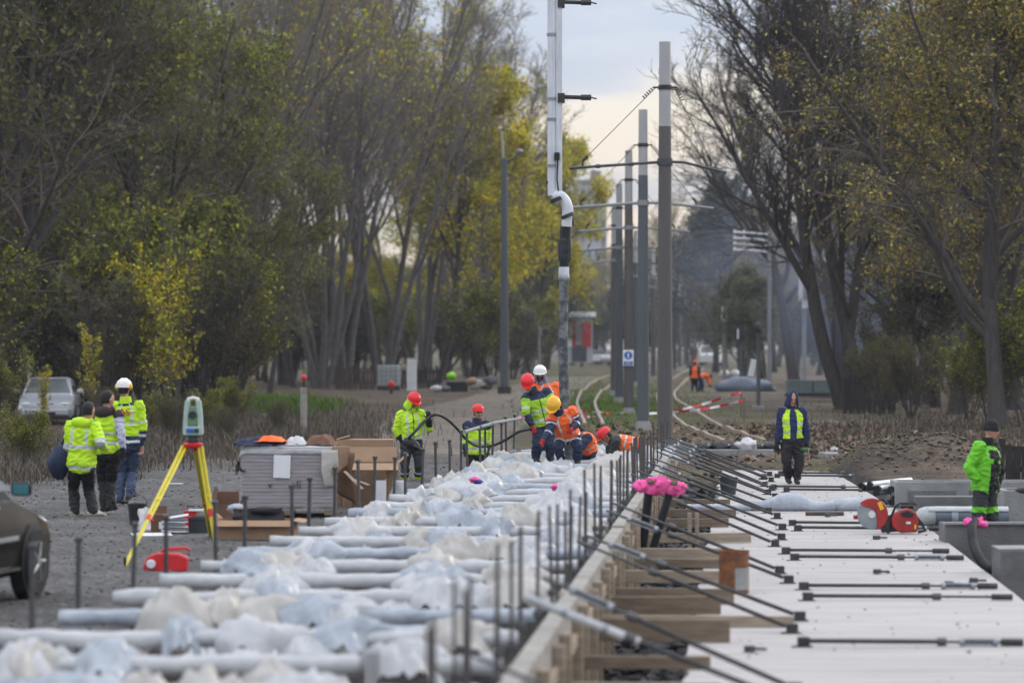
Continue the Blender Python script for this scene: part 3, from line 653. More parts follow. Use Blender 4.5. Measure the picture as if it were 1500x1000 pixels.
MB().box(G(233, 780)+V(.05, -.115, .10), (.08, .004, .09)).build('label', 'paper', r)
root = thing('sheet_stack', G(257, 783), 'untidy stack of white boards and sheets under the tripod', 'sheets')
for k in range(8):
    MB().box(G(257, 783)+V(R.uniform(-.03, .03), R.uniform(-.03, .03), .02+.03*k), (.30, .26, .016), Matrix.Rotation(R.uniform(-.15, .15), 3, 'Z') @ Matrix.Rotation(R.uniform(-.03, .06)+(k == 7)*-.2, 3, 'Y')).build('sheet', 'paper' if k % 2 else 'galv', root, bevel=.002)
tag(MB().box(G(222, 786)+V(0, 0, .03), (.5, .3, .012), Matrix.Rotation(.2, 3, 'Z') @ Matrix.Rotation(.06, 3, 'X')).build('board', 'white_paint', bevel=.003), 'flat white board lying on gravel beside the small brown box', 'board')
def folded(name, c, key, label, cat, w, h, seed):
    mb = MB(); c = Vector(c); mb.grid(lambda u, v: c+V((u-.5)*w+.05*fn((u, v, seed), 3), (v-.5)*.12-.25*w*fn((u*1.2, v, seed), 1.5), h*v*(1+.3*fn((u, seed, 0), 2.5))), 14, 10)
    return tag(mb.build(name, key, smooth=True, solid=.008), label, cat)
folded('sack', G(217, 777), 'white_sack', 'white empty sack slumped against the tripod leg', 'sack', .26, .26, 3)
p = G(279, 776); root = thing('tool_case', p, 'small red and white case behind the sheet stack', 'case')
MB().box(p+V(0, 0, .13), (.16, .14, .26)).build('case', 'red_paint', root, bevel=.015); MB().box(p+V(.09, -.04, .26), (.22, .12, .025)).build('lid', 'white_paint', root, bevel=.006); MB().tube([p+V(-.04, 0, .27), p+V(-.04, 0, .31), p+V(.04, 0, .31), p+V(.04, 0, .27)], .008, 6).build('handle', 'rubber', root)
p = G(293, 782); root = thing('crate', p, 'dark grey plastic crate standing beneath the survey tripod', 'crate')
mb = MB(); 
for e in (-1, 1): mb.box(p+V(0, e*.11, .11), (.24, .012, .22)).box(p+V(e*.126, 0, .11), (.012, .22, .22))
mb.box(p+V(0, 0, .008), (.24, .2, .012)); mb.build('shell', 'bucket_grey', root); MB().box(p+V(0, -.12, .20), (.27, .015, .025)).build('rim', 'bucket_grey', root, bevel=.003)
# red jerrycan
p = G(245, 836, 0); root = thing('jerrycan', p, 'red plastic jerrycan lying on gravel behind the wrapped bars', 'jerrycan')
MB().prism([p+V(x, -.1, z) for x, z in ((-.24, 0), (.2, 0), (.22, .03), (.22, .15), (.12, .19), (-.10, .2), (-.20, .16), (-.25, .06))], (0, .2, 0)).build('body', 'red_paint', root, bevel=.02)
MB().tube([p+V(-.06, 0, .19), p+V(-.03, 0, .235), p+V(.20, 0, .245), p+V(.24, 0, .215)], .017, 8).build('handle', 'red_paint', root, smooth=True)
MB().lathe(p+V(-.16, -.1, .08), [(.045, 0), (.05, .02), (.04, .035)], 12, 0, (0, -1, 0)).build('cap', 'white_paint', root, smooth=35)
# brown tray and junk at the pallet's corner
c = G(374, 790)
r = carton('cardboard_tray', c+V(0, .25, 0), (.95, .7, .24), -.05, 'card', 'low brown cardboard tray in front of the wrapped pallet', fl=[('f', -35, .12), ('l', 40, .12), ('r', -10, .15)])
folded('dark_jacket', c+V(.02, .30, .23), 'black_cloth', 'dark jacket dropped over the low cardboard tray', 'jacket', .62, .14, 12)
carton('cardboard_box', D(334, 0, 45.5)*1+V(0, 0, -D(334, 0, 45.5).z), (.36, .3, .26), .25, 'brown_card', 'torn brown open box with raised flap at the pallet corner', fl=[('l', 95, .24), ('b', 85, .18), ('r', 70, .1)])
tag(MB().ball(c+V(-.28, .5, .36), (.12, .09, .06), 12, 0, None, .4, 4).build('film_scrap', 'plastic_clear', smooth=True), 'pale crumpled film on top of the torn brown box', 'film')
tag(MB().box(G(257, 710)+V(0, 0, .02), (.26, .05, .03), .05).build('lath', 'white_paint', bevel=.004), 'small white lath lying alone on the gravel path', 'lath')
# ---- wrapped pallet
d0 = 47.8; A = G(352, 757); A = V((352-750)/F*d0, d0, 0); Wd = 1.31; root = thing('wrapped_pallet', (A.x+Wd/2, d0+.5, 0), 'film wrapped pallet of flat cartons with a white note taped on', 'pallet load'); c = Vector(root.location)
mb = MB(); 
for x in (-.58, 0, .58): mb.box(c+V(x, 0, .06), (.12, 1.0, .09))
for y in (-.45, -.15, .15, .45): mb.box(c+V(0, y, .12), (1.28, .11, .025))
mb.build('pallet', 'wood', root, bevel=.004)
m = mat('pallet_load', (.34, .28, .275), .5, .0, 1.2, .1, 9, col2=(.21, .165, .16), spec=.6, stretch=(.5, .5, 16)); M['pallet_load'] = m
mb = MB(); NL = 16
for k in range(NL):
    z0 = .135+k*.052; mb.box(c+V(R.uniform(-.008, .008), R.uniform(-.008, .008), z0+.025), (1.29+R.uniform(-.012, .012), .98+R.uniform(-.015, .015), .045))
mb.build('cartons', 'pallet_load', root, bevel=.006)
mb = MB(); mb.grid(lambda u, v: c+V((u-.5)*1.34, (v-.5)*1.03, .975+.012*fn((u*3, v*3, 1), 2)-.10*max(0, abs(u-.5)*2-.93)/.07-.10*max(0, abs(v-.5)*2-.93)/.07), 30, 24)
mb.build('film_cover', 'plastic_wrap', root, smooth=True, solid=.004)
m = mat('film', (.60, .60, .66), .18, .1, 6, .5, 7, trans=0, spec=.6, stretch=(1, 1, 3)); N = m.node_tree.nodes; L = m.node_tree.links
t = N.new('ShaderNodeBsdfTransparent'); mx = N.new('ShaderNodeMixShader'); mx.inputs[0].default_value = .30; L.new(t.outputs[0], mx.inputs[1]); L.new(N['Principled BSDF'].outputs[0], mx.inputs[2]); L.new(mx.outputs[0], N['Material Output'].inputs[0]); M['film'] = m
mb = MB()
mb.grid(lambda u, v: c+V((u-.5)*1.32, -.505+.008*fn((u*2, v*6, 3), 3), .08+.9*v), 30, 24); mb.grid(lambda u, v: c+V(.66+.01*fn((u*2, v*6, 7), 3), (u-.5)*1.0, .08+.9*v), 16, 20); mb.grid(lambda u, v: c+V(-.66+.01*fn((u*2, v*6, 9), 3), (u-.5)*1.0, .08+.9*v), 16, 20)
mb.build('film_wrap', 'film', root, smooth=True)
MB().box(c+V(-.07, -.525, .70), (.235, .004, .32), Matrix.Rotation(.03, 3, 'Y')).build('note', 'paper', root)
txt('v', .15, c+V(-.235, -.521, .44), (1, 0, 0), (0, 0, 1), 'navy', root, 'lettering'); txt('oli', .165, c+V(.12, -.521, .44), (1, 0, 0), (0, 0, 1), 'navy', root, 'lettering')
def cloth(name, c, key, w, dp, h, seed, label, cat, rz=0, drop=0):
    mb = MB(); c = Vector(c); Q = Matrix.Rotation(rz, 3, 'Z')
    def f(u, v):
        x, y = u*2-1, v*2-1; r = math.hypot(x, y); e = 1+.3*fn((x, y, seed), 1.2)
        z = .62*h*(1-sstep(.55, 1.1, r))*(.5+.8*(1-abs(fn((x*1.8, y*1.8, seed), 1)))**2)+.55*h*(noise.voronoi(V(x*1.6+seed, y*1.6, seed))[0][0]-.3)*(1-sstep(.7, 1.2, r))+.2*h*fn((x, y, seed), 3.5)
        z = max(z, .012*(1+fn((x, y, seed), 5)))-drop*max(0, -y-.55)**1.0
        return c+Q @ V(x*w*e, y*dp*e, z)
    mb.grid(f, 26, 22); return tag(mb.build(name, key, smooth=True, solid=.01), label, cat)
tp = c+V(0, 0, .985)
cloth('navy_jacket', tp+V(-.40, -.25, 0), 'navy', .34, .26, .13, 21, 'navy jacket thrown on the wrapped pallet', 'jacket', .2)
cloth('hivis_vest', tp+V(-.22, -.3, .05), 'orange', .2, .2, .085, 22, 'orange vest lying over the navy jacket on the pallet', 'vest', -.3)
cloth('film_scrap', tp+V(.12, -.2, 0), 'white_sack', .15, .15, .12, 23, 'bunched white film on the middle of the pallet top', 'film')
cloth('brown_paper', tp+V(.45, -.05, 0), 'brown_card', .25, .3, .14, 24, 'crumpled brown paper near the pallet corner by the boxes', 'paper')
cloth('black_glove_pile', tp+V(-.66, -.42, -.36), 'black_cloth', .07, .1, .16, 29, 'black cloth hanging at the outer corner of the pallet', 'cloth')
# hanging sheets at the pallet's right corner
mb = MB(); q = c+V(.70, -.52, .99); mb.grid(lambda u, v: q+V((u-.3)*.24*(1-.3*v)+.04*fn((u, v, 1), 2.5), -.02-.05*math.sin(v*2+u*3)*v, -v*.42*(1-.3*u)), 8, 12)
tag(mb.build('torn_sheet', 'card', smooth=True, solid=.006), 'torn beige cardboard sheet hanging off the pallet corner', 'cardboard')
mb = MB(); mb.grid(lambda u, v: q+V(-.10+(u-.5)*.22*(1-.4*v)+.05*fn((u, v, 3), 2.5), -.045-.05*math.sin(v*3+u*2)*v, -.06-v*.52), 8, 12)
tag(mb.build('film_strip', 'plastic_cream', smooth=True, solid=.004), 'pale film strip hanging down the pallet corner', 'film')
# ---- big cartons behind the pallet
b1 = V((533-750)/F*51, 51, 0); rr = thing('stacked_carton', b1, 'large pale brown carton, top one behind the pallet', 'box')
bpy.data.objects.remove(rr)
base = V((543-750)/F*50.5, 50.5, 0)
carton('large_carton', base, (.80, .7, .66), .06, 'card', 'large open brown carton standing on the ground behind the pallet', fl=[('f', -22, .24), ('b', 60, .25), ('l', 20, .3), ('r', 40, .2)])
carton('upper_carton', base+V(-.12, .95, 0), (.86, .6, .98), .02, 'card', 'taller closed brown carton farthest back beside the red helmeted worker', open_=False, fl=[('l', 165, .2)])
r = carton('front_carton', V((541-750)/F*49.6, 49.6, 0), (.48, .3, .46), -.04, 'card_dark', 'narrow brown carton with white lining in front of the open carton', fl=[('b', 88, .12)])
MB().box(Vector(r.location)+V(.17, -.16, .24), (.16, .004, .4), -.04).build('lining', 'paper', r); MB().box(Vector(r.location)+V(.085, -.163, .24), (.022, .01, .44), -.04).build('edge_strip', 'wood_pale', r)
mb = MB(); q = V((503-750)/F*48.9, 48.9, .86); mb.grid(lambda u, v: q+V((u-.5)*.34+.05*fn((u, v, 5), 2.5), .05*math.sin(u*5), -v*.75*(.7+.3*u)), 10, 12)
tag(mb.build('kraft_sheet', 'card_dark', smooth=True, solid=.006), 'dark brown kraft sheet draped between pallet and cartons', 'paper')
mb = MB(); q = V((583-750)/F*50, 50., .42); mb.grid(lambda u, v: q+V((u-.5)*.16*(1+v)+.04*fn((u, v, 8), 2.5), .06*math.sin(u*6)*v, -v*.42), 8, 10)
tag(mb.build('white_film', 'white_sack', smooth=True, solid=.005), 'white film trailing from the side of the cartons', 'film')
for k, (a, b_) in enumerate([((505, 690), (531, 716)), ((520, 702), (541, 710))]):
    p1, p2 = D(a[0], a[1], 48.6), D(b_[0], b_[1], 48.2)
    tag(MB().tube([p1, p2], [(.03, .008)]*2, 4).build('lath', 'wood_pale'), 'split pale lath leaning on the pallet corner', 'lath', 'pale laths at the pallet corner')
# ---- bag carried by the first walking man
p = D(89, 668, 47.75); mb = MB(); mb.ball(p+V(0, 0, -.06), (.17, .16, .26), 16, 0, Matrix.Rotation(.35, 3, 'Y'), .25, 5, 10); mb.tube([p+V(.02, 0, .16), p+V(.06, 0, .28), p+V(.10, -.02, .22)], .02, 8)
tag(mb.build('carried_bag', 'navy', smooth=True), 'dark blue bag slung behind the man in the hooded yellow jacket', 'bag')
# ---- rusty drum, buckets
p = G(1075, 868, -.1); root = thing('paint_drum', p, 'rusty brown metal drum with a pale torn label on the slab edge', 'drum')
MB().lathe(p, [(.148, 0), (.152, .01), (.152, .1), (.156, .105), (.152, .11), (.152, .405), (.158, .41), (.158, .43), (.148, .43), (.145, .40), (.144, .37)], 24).build('shell', 'rust', root, smooth=35)
mb = MB(); mb.grid(lambda u, v: p+V(math.sin(.02+u*1.15)*.1545, -math.cos(.02+u*1.15)*.1545, .04+.22*v), 10, 4); mb.build('label', 'concrete', root, smooth=True)
MB().tube([p+V(.16*math.cos(a), .16*math.sin(a)-.0, .39-.05*math.sin(a*.5)) for a in [math.pi*(1+i/8) for i in range(9)]], .004, 6).build('handle', 'steel', root)
p = G(1067, 724, -.1); root = thing('bucket', p, 'dark grey bucket standing under the far braces', 'bucket')
MB().lathe(p, [(.12, 0), (.155, .27), (.165, .27), (.165, .29), (.148, .29), (.115, .02)], 18).build('shell', 'bucket_grey', root, smooth=35); MB().tube([p+V(.16*math.cos(a), -.16*math.sin(a), .27-.1*math.sin(a)) for a in [i/8*math.pi for i in range(9)]], .005, 6).build('handle', 'steel', root)
# ---- corrugated conduits with pink wraps
for k, (a, b_, r_) in enumerate([((951, 715), (938, 836), .058), ((983, 716), (946, 838), .05)]):
    dd = 41.0-.2*k; p1, p2 = D(a[0], a[1], dd), D(b_[0], b_[1], dd+.1); root = thing('corrugated_conduit', (p2.x, p2.y, p2.z), ['thicker black conduit with a pink wrapped end rising from the trench', 'slimmer leaning black conduit with pink wrapped end'][k], 'conduit')
    n = 60; MB().tube([p1.lerp(p2, i/n) for i in range(n+1)], [r_*(1 if i % 2 else .88) for i in range(n+1)], 14).build('pipe', 'corrugated', root, smooth=True)
    t = (p1-p2).normalized(); mb = MB()
    mb.tube([p1-t*.06, p1+t*.02, p1+t*.06], [r_*1.12, r_*1.35, r_*.9], 12)
    for j in range(7): mb.ball(p1+t*.03+V(R.uniform(-.13, .13), R.uniform(-.06, .06), R.uniform(-.05, .07)), (R.uniform(.05, .09), R.uniform(.04, .07), R.uniform(.04, .07)), 12, 0, Matrix.Rotation(R.uniform(0, 3), 3, 'X'), .9, k*9+j, 8)
    mb.build('wrap', 'pink', root, smooth=True); MB().ball(p1+t*.07+V(.01, -.10, .01), (.05, .02, .032), 10).build('plug', 'wood', root, smooth=True)
# ---- plastic wrapped pipe across the slab
root = thing('wrapped_pipe', (*G(1140, 748, -.1)[:2], -.1), 'long white pipe wrapped in bubble film lying across the slab', 'pipe')
pts, rr = [], []
for i in range(71):
    x = lerp(1012, 1272, i/70); q = .055+.075*math.exp(-((x-1156)/26)**2)+.035*math.exp(-((x-1245)/22)**2)+.02*sstep(1085, 1100, x)+.012*fn((x*.15, 0, 1))
    pts.append(D(x, 748-q*97*.9, 51.5)); rr.append((q*1.05, q*(1+.12*fn((x*.2, 3, 0)))))
MB().tube(pts, rr, 16).build('film_sleeve', 'plastic_clear', root, smooth=True)
MB().tube([D(1005, 742, 51.5), D(1015, 742, 51.5)], .04, 12).build('pipe_end', 'white_paint', root, smooth=35)
mb = MB(); 
for x in (1100, 1222): mb.tube([D(x, 741, 51.5), D(x+5, 741, 51.5)], .092 if x > 1200 else .082, 16)
mb.build('tape_band', 'galv', root, smooth=35)
tag(MB().tube([G(1180, 752, -.06), G(1236, 752, -.06)], .03, 8).build('short_tube', 'rusty_steel', smooth=35), 'short brown tube lying beside the wrapped pipe', 'tube')
# ---- cut-off saw
dd = 45.2; s = S(dd); o = lambda x, y, dy=0.: D(x, y, dd+dy); root = thing('cut_off_saw', G(1300, 783, -.1), 'red cut-off saw with a large grey disc standing on the slab', 'saw')
ctr = o(1277, 753)
MB().lathe(ctr, [(.008, -.004), (.185, -.003), (.195, 0), (.185, .003), (.008, .004)], 40, 0, (0, 1, 0)).build('disc', 'galv', root, smooth=35)
MB().lathe(ctr, [(.008, -.03), (.045, -.03), (.05, -.01), (.03, .02)], 16, 0, (0, 1, 0)).build('hub', 'instrument_pale', root, smooth=35)
mb = MB(); prof = [ctr+V(math.cos(a)*.215, 0, math.sin(a)*.215) for a in [math.radians(138-i*8) for i in range(27)]]; prof += [ctr+V(.07, 0, -.10), ctr+V(.06, 0, .02), ctr+V(.02, 0, .075), ctr+V(-.08, 0, .10)]
mb.prism([p+V(0, -.035, 0) for p in prof], (0, .07, 0)); mb.build('guard', 'saw_red', root, bevel=.012)
MB().box(ctr+V(.115, -.04, .115), (.055, .006, .11), Matrix.Rotation(-.42, 3, 'Y')).build('sticker', 'saw_yellow', root)
mb = MB(); mb.prism([o(x, y)+V(0, -.05, 0) for x, y in ((1305, 760), (1309, 752), (1318, 747), (1330, 744), (1342, 750), (1346, 765), (1343, 779), (1318, 780), (1307, 772))], (0, .2, 0)); mb.build('engine_housing', 'saw_red', root, bevel=.025)
MB().prism([o(x, y)+V(0, -.07, 0) for x, y in ((1319, 751), (1328, 747), (1337, 751), (1337, 756), (1321, 756))], (0, .03, 0)).build('starter_cover', 'rubber', root, bevel=.006)
MB().box(o(1330, 765)+V(0, -.056, 0), (.06, .006, .03)).build('badge', 'white_paint', root); MB().box(o(1340, 771)+V(0, -.056, 0), (.03, .006, .06)).build('filter_cap', 'saw_yellow', root, bevel=.004)
MB().prism([o(x, y)+V(0, 0, 0) for x, y in ((1288, 758), (1312, 752), (1318, 778), (1292, 780))], (0, .1, 0)).build('arm', 'steel_dark', root, bevel=.01)
MB().tube([o(1305, 778), o(1305, 757), o(1312, 741), o(1318, 737), o(1340, 737), o(1342, 740)], .016, 8).build('front_handle', 'rubber', root, smooth=True)
MB().tube([o(1343, 757), o(1351, 767), o(1355, 777), o(1345, 779)], .019, 8).build('rear_handle', 'rubber', root, smooth=True)
MB().tube([o(1300, 738, .05), o(1293, 731, .08), o(1286, 733, .08)], .02, 8).build('water_hose', 'rubber', root, smooth=True)
for y in (-.05, .1): MB().lathe(o(1301, 777, y), [(.01, -.015), (.035, -.012), (.035, .012), (.01, .015)], 12, 0, (0, 1, 0)).build('wheel', 'rubber', root, smooth=35)
MB().lathe(o(1257, 757, .05), [(.028, -.06), (.03, .05)], 12, 0, (1, .2, 0)).build('nozzle', 'saw_red', root, smooth=35)
# ---- bundle of pipes
for k, (x, y, r_, key) in enumerate([(1262, 708, .045, 'galv'), (1267, 712, .045, 'rubber'), (1274, 706, .04, 'white_paint'), (1283, 719, .045, 'galv'), (1305, 713, .042, 'white_paint'), (1311, 727, .045, 'rubber'), (1317, 726, .045, 'rubber'), (1306, 732, .045, 'galv'), (1286, 712, .04, 'white_paint')]):
    a = D(x, y+3, 53.2); b_ = a+V(.75+.15*R.random(), 1.7, .02*R.random()); t = (b_-a).normalized()
    root = thing('drain_pipe', (a.x, a.y, a.z-r_), 'short dark ended pipe in the loose bundle behind the saw', 'pipe', 'bundle of pipes behind the saw')
    MB().tube([a, b_], r_, 14).build('pipe', key, root, smooth=35); MB().lathe(a-t*.004, [(r_*1.12, -.01), (r_*1.12, .05), (r_*.8, .051), (r_*.8, -.01)], 14, 0, t).build('socket', 'rubber', root, smooth=35); MB().lathe(a-t*.006, [(.001, 0), (r_*.8, .001)], 14, 0, t).build('mouth', 'rubber', root)
# ---- concrete blocks and troughs on the low ground to the right
def trough(name, x0, x1, ytop, dd, dep, zb, label, wall=.07, key='concrete', open_=True):
    a = (x0-750)/F*dd; b_ = (x1-750)/F*dd; zt = H-(ytop-HY)*dd/F; c = V((a+b_)/2, dd+dep/2, zb); h = zt-zb; root = thing(name, c, label, 'concrete block')
    mb = MB().box(c+V(0, -dep/2+wall/2, h/2), (b_-a, wall, h)).box(c+V(0, dep/2-wall/2, h/2), (b_-a, wall, h))
    if open_:
        mb.box(c+V(0, 0, .05), (b_-a, dep-2*wall, .1))
        for e in (-1, 1): mb.box(c+V(e*((b_-a)/2-wall/2), 0, h/2+.05), (wall, dep-2*wall, h-.1))
    else: mb = MB().box(c+V(0, 0, h/2), (b_-a, dep, h))
    mb.build('body', key, root, bevel=.012); return root, c, h, b_-a
r, c, h, w = trough('cable_trough', 1312, 1560, 705, 53., .8, -.42, 'long pale concrete trough behind the man in the green jacket')
for x in (-.75, .2): MB().box(c+V(x*1., -.404, h*.55), (.75, .012, h*.5)).build('recess_panel', 'concrete_dark', r, bevel=.004)
trough('concrete_beam', 1342, 1482, 727, 51.6, .4, -.42, 'lower grey concrete beam lying in front of the long trough', key='concrete_dark', open_=False)
r, c, h, w = trough('concrete_chamber', 1472, 1620, 718, 47.6, .9, -.42, 'square concrete chamber with an open notch at the photo edge')
MB().ball(c+V(-w*.32, -.40, h-.02), (.12, .07, .05), 10, 0, None, .5, 3).build('debris', 'wood_dark', r, smooth=True)
r, c, h, w = trough('trough_wall', 1384, 1640, 767, 43.2, .62, -.45, 'concrete trough with a thin lip in front of the man in the green jacket', key='concrete_dark')
MB().box(c+V(0, -.30, h+.006), (w, .10, .03)).build('lip', 'concrete', r, bevel=.004)
r, c, h, w = trough('kerb_block', 1466, 1600, 806, 37.2, .7, -.5, 'stained concrete block nearest the camera beside the slab edge', open_=False, key='concrete_dark')
MB().box(c+V(-.03, -.0, h+.01), (w*.96, .66, .02)).build('mortar_cap', 'concrete', r, bevel=.008)
trough('white_block', 1370, 1386, 775, 46., .2, -.42, 'small white block under the grey roll', open_=False)[0]
a, b_ = D(1352, 756, 47.2), D(1476, 756, 47.2); root = thing('membrane_roll', (a.lerp(b_, .5).x, 47.2, a.z-.13), 'blue grey roll wrapped in white film at its ends', 'roll')
MB().tube([a, b_], .125, 20).build('roll', 'bluegrey_roll', root, smooth=35)
MB().tube([a+V(-.09, 0, 0), a+V(-.05, 0, 0), a+V(.03, 0, 0), a+V(.16, 0, .0)], [.07, .11, .138, .133], 18).build('end_film', 'plastic_wrap', root, smooth=True)
mb = MB(); mb.grid(lambda u, v: V(lerp(a.x+.05, b_.x, u), a.y+.139*math.sin((v-.5)*2.0), a.z+.139*math.cos((v-.5)*2.0)-.004*fn((u*9, v*3, 0))), 30, 8); mb.build('top_film', 'plastic_wrap', root, smooth=True, solid=.003)
q = D(1397, 756, 47.2); MB().tube([q+V(-.04, 0, 0), q+V(.05, 0, 0)], .129, 20).build('tape_band', 'plastic_clear', root, smooth=35)
for x, y in ((1362, 46.9), (1460, 46.95)):
    p = D(x, 0, y); tag(MB().box(V(p.x, p.y+.3, -.27), (.2, .5, .30)).build('support_block', 'concrete_dark', bevel=.01), 'low concrete block carrying the grey roll', 'block', 'blocks under the roll')
P3_ = [D(1427, 762, 42.9), D(1424, 778, 42.6), D(1426, 795, 42.4), D(1432, 812, 42.1), D(1441, 826, 41.9), D(1452, 833, 41.7), D(1462, 830, 41.6), D(1476, 823, 41.6)]
root = thing('drain_hose', (P3_[5].x, P3_[5].y, P3_[5].z-.08), 'black flexible hose with pink tape hanging over the trough', 'hose')
n = 80; pp = []
for i in range(n+1):
    t = i/n*(len(P3_)-1); k = min(int(t), len(P3_)-2); f = t-k; a0, a1, a2, a3 = [P3_[max(0, min(len(P3_)-1, k+j))] for j in (-1, 0, 1, 2)]
    pp.append(.5*((2*a1)+(a2-a0)*f+(2*a0-5*a1+4*a2-a3)*f*f+(3*a1-a0-3*a2+a3)*f**3))
MB().tube(pp, [(.062 if i % 2 else .055)*(1 if i < 60 else lerp(1, .35, (i-60)/20)) for i in range(n+1)], 14).build('hose', 'corrugated', root, smooth=True)
mb = MB()
for j, (x, y) in enumerate([(-.09, 0), (.09, -.0), (0, -.03), (.06, .04), (-.05, -.04), (.11, -.05)]): mb.ball(P3_[0]+V(x, -.03+y, .0+R.uniform(-.06, .03)), (.05, .045, .045), 10, 0, None, .9, j+40)
mb.build('wrap', 'pink', root, smooth=True)
# end kerb, sacks, small blocks, heap
a = V((1010-750)/F*73.8, 73.8, -.12); b_ = V((1137-750)/F*73.8, 73.8, -.12); c = (a+b_)/2; root = thing('concrete_kerb', c, 'pale concrete kerb closing the far end of the slab', 'kerb')
MB().box(c+V(0, .1, .13), (b_.x-a.x, .3, .26)).build('kerb', 'concrete', root, bevel=.015); mb = MB()
for i in range(7): mb.lathe(c+V((i-3)*.24, -.052, .15), [(.02, 0), (.02, .01)], 8, 0, (0, -1, 0))
mb.build('ferrule', 'concrete_dark', root)
for k in range(9):
    x = lerp(1030, 1132, k/8); p = D(x, 660, 74.2+.3*(k % 2)); p.z = .12
    tag(MB().ball(p+V(0, 0, .05), (.2, .16, R.uniform(.07, .13)), 14, 0, Matrix.Rotation(R.uniform(-.2, .2), 3, 'Y'), .55, k+70).build('black_sack', 'black_sack', smooth=True), 'crumpled black sack lying along the far kerb', 'sack', 'black sacks on the far kerb')
p = D(1094, 655, 73.9); tag(MB().ball(p+V(0, 0, .04), (.19, .15, .13), 16, 0, None, .7, 31, 9).build('white_sack', 'white_sack', smooth=True), 'crumpled white sack among the black sacks on the kerb', 'sack')
a = D(1309, 0, 72.5); p = V(a.x, 72.5, gz(a.x, 72.5)); root = thing('meter_box', p, 'small pale concrete box with a dark lid on the leaf covered ground', 'box')
MB().box(p+V(0, 0, .12), (.70, .5, .26)).build('body', 'concrete', root, bevel=.012); MB().box(p+V(0, 0, .275), (.62, .44, .05)).build('lid', 'steel_dark', root, bevel=.008)
a = D(1232, 0, 69.5); p = V(a.x, 69.5, -.05); tag(MB().box(p+V(0, 0, .12), (.78, .9, .28), .1).build('concrete_footing', 'concrete', bevel=.02), 'low concrete footing half buried in the earth heap', 'footing')
for k, (x, y) in enumerate([(1192, 684), (1200, 688), (1178, 655), (1222, 660)]):
    p = G(x, y); tag(MB().ball(V(p.x, p.y, gz(p.x, p.y)+.03), (.09, .07, .06), 10, 0, None, .4, k+11).build('white_lump', 'white_sack', smooth=True), 'small white lump of film on the bare earth', 'film', 'white lumps on the earth')
stones('clods', 900, lambda: (lambda x, y: V(x, y, gz(x, y)+.02))(8+R.gauss(0, 1.3), 66.5+R.gauss(0, 1.7)), lambda: R.uniform(.02, .07), 'dirt_heap')
# ---- markers and debris behind
def post(name, px, pyb, pyt, d, wpx, key, label, cat, top=None, n=10, taper=1.):
    b_ = D(px, pyb, d); t = D(px, pyt, d); r_ = wpx/2*d/F; root = thing(name, (b_.x, d, b_.z), label, cat)
    MB().tube([b_, t], [r_, r_*taper], n).build('post', key, root, smooth=35); return root
r = post('marker_post', 445, 641, 567, 89, 10, 'formply', 'pale square marker post with a red tip before the woods', 'post', n=4)
MB().tube([D(445, 567, 89), D(445, 558, 89)], .03, 8).build('stick', 'wood_dark', r); MB().ball(D(445, 553, 89), (.07, .07, .085), 10).build('tip', 'red_paint', r, smooth=True)
r = post('hydrant', 573, 577, 568, 165, 5, 'steel_dark', 'small red headed hydrant post beside the white tank', 'hydrant'); MB().ball(D(573, 563, 165), (.15, .15, .2), 12).tube([D(568, 564, 165), D(578, 564, 165)], .07, 8).build('head', 'red_paint', r, smooth=True)
for k, (x0, x1) in enumerate([(553, 586)]):
    d = 182; a = D(x0, 0, d).x; b_ = D(x1, 0, d).x; c = V((a+b_)/2, d, 0); root = thing('bulk_tank', c, 'white caged liquid tank on a dark pallet at the edge of the wood', 'tank')
    MB().box(c+V(0, 0, .78), (b_-a-.06, 1.0, 1.08)).build('bladder', 'ibc_white', root, bevel=.08); mb = MB()
    for i in range(6): mb.box(c+V(lerp(a, b_, i/5)-c.x, -.53, .78), (.03, .03, 1.15))
    for z in (.25, .5, .75, 1., 1.33): mb.box(c+V(0, -.545, z), (b_-a, .03, .03))
    mb.build('cage', 'galv', root); MB().box(c+V(0, 0, .1), (b_-a, 1.1, .2)).build('base', 'steel_dark', root)
root = thing('cabinet', V(D(603, 0, 178).x, 178, 0), 'tall narrow white utility cabinet beside the caged tank', 'cabinet'); c = Vector(root.location)
MB().box(c+V(0, 0, .85), (.5, .4, 1.7)).build('body', 'white_paint', root, bevel=.03); MB().box(c+V(0, 0, 1.71), (.54, .44, .06)).build('lid', 'post_grey', root)
root = thing('black_container', V(D(670, 0, 172).x, 172, 0), 'black open plastic container on the dirt track', 'container'); c = Vector(root.location)
mb = MB().box(c+V(0, -.3, .27), (1.05, .04, .54)).box(c+V(0, .3, .27), (1.05, .04, .54)).box(c+V(-.5, 0, .27), (.04, .56, .54)).box(c+V(.5, 0, .27), (.04, .56, .54)).box(c+V(0, 0, .03), (.96, .56, .04)); mb.build('shell', 'rubber', root); MB().box(c+V(0, -.33, .51), (1.12, .04, .06)).build('rim', 'rubber', root)
tag(MB().ball(D(661, 550, 172.6)+V(0, 0, -.02), (.26, .22, .2), 14, 0, None, .3, 5).build('lime_bag', 'lime', smooth=True), 'lime green bag sticking out of the black container', 'bag')
for k, (x, y, w, key) in enumerate([(640, 566, .3, 'white_sack'), (652, 566, .25, 'stone'), (693, 556, .34, 'card'), (703, 560, .36, 'plastic_cream'), (712, 563, .3, 'stone'), (697, 563, .3, 'plastic_cream'), (719, 555, .4, 'stone')]):
    p = D(x, y, 170); p.z = max(p.z-.2, 0); tag(MB().ball(p+V(0, 0, w*.35), (w, w*.8, w*.55), 14, 0, None, .5, k+51).build('rubble_bag', key, smooth=True), 'pale bag of rubble beside the black container', 'rubble bag', 'bags of rubble by the dirt track')
tag(MB().box(V(D(390, 0, 108).x, 108, .12), (.75, .2, .2), .3).build('concrete_piece', 'concrete', bevel=.03), 'broken pale concrete piece lying in the weeds', 'concrete')
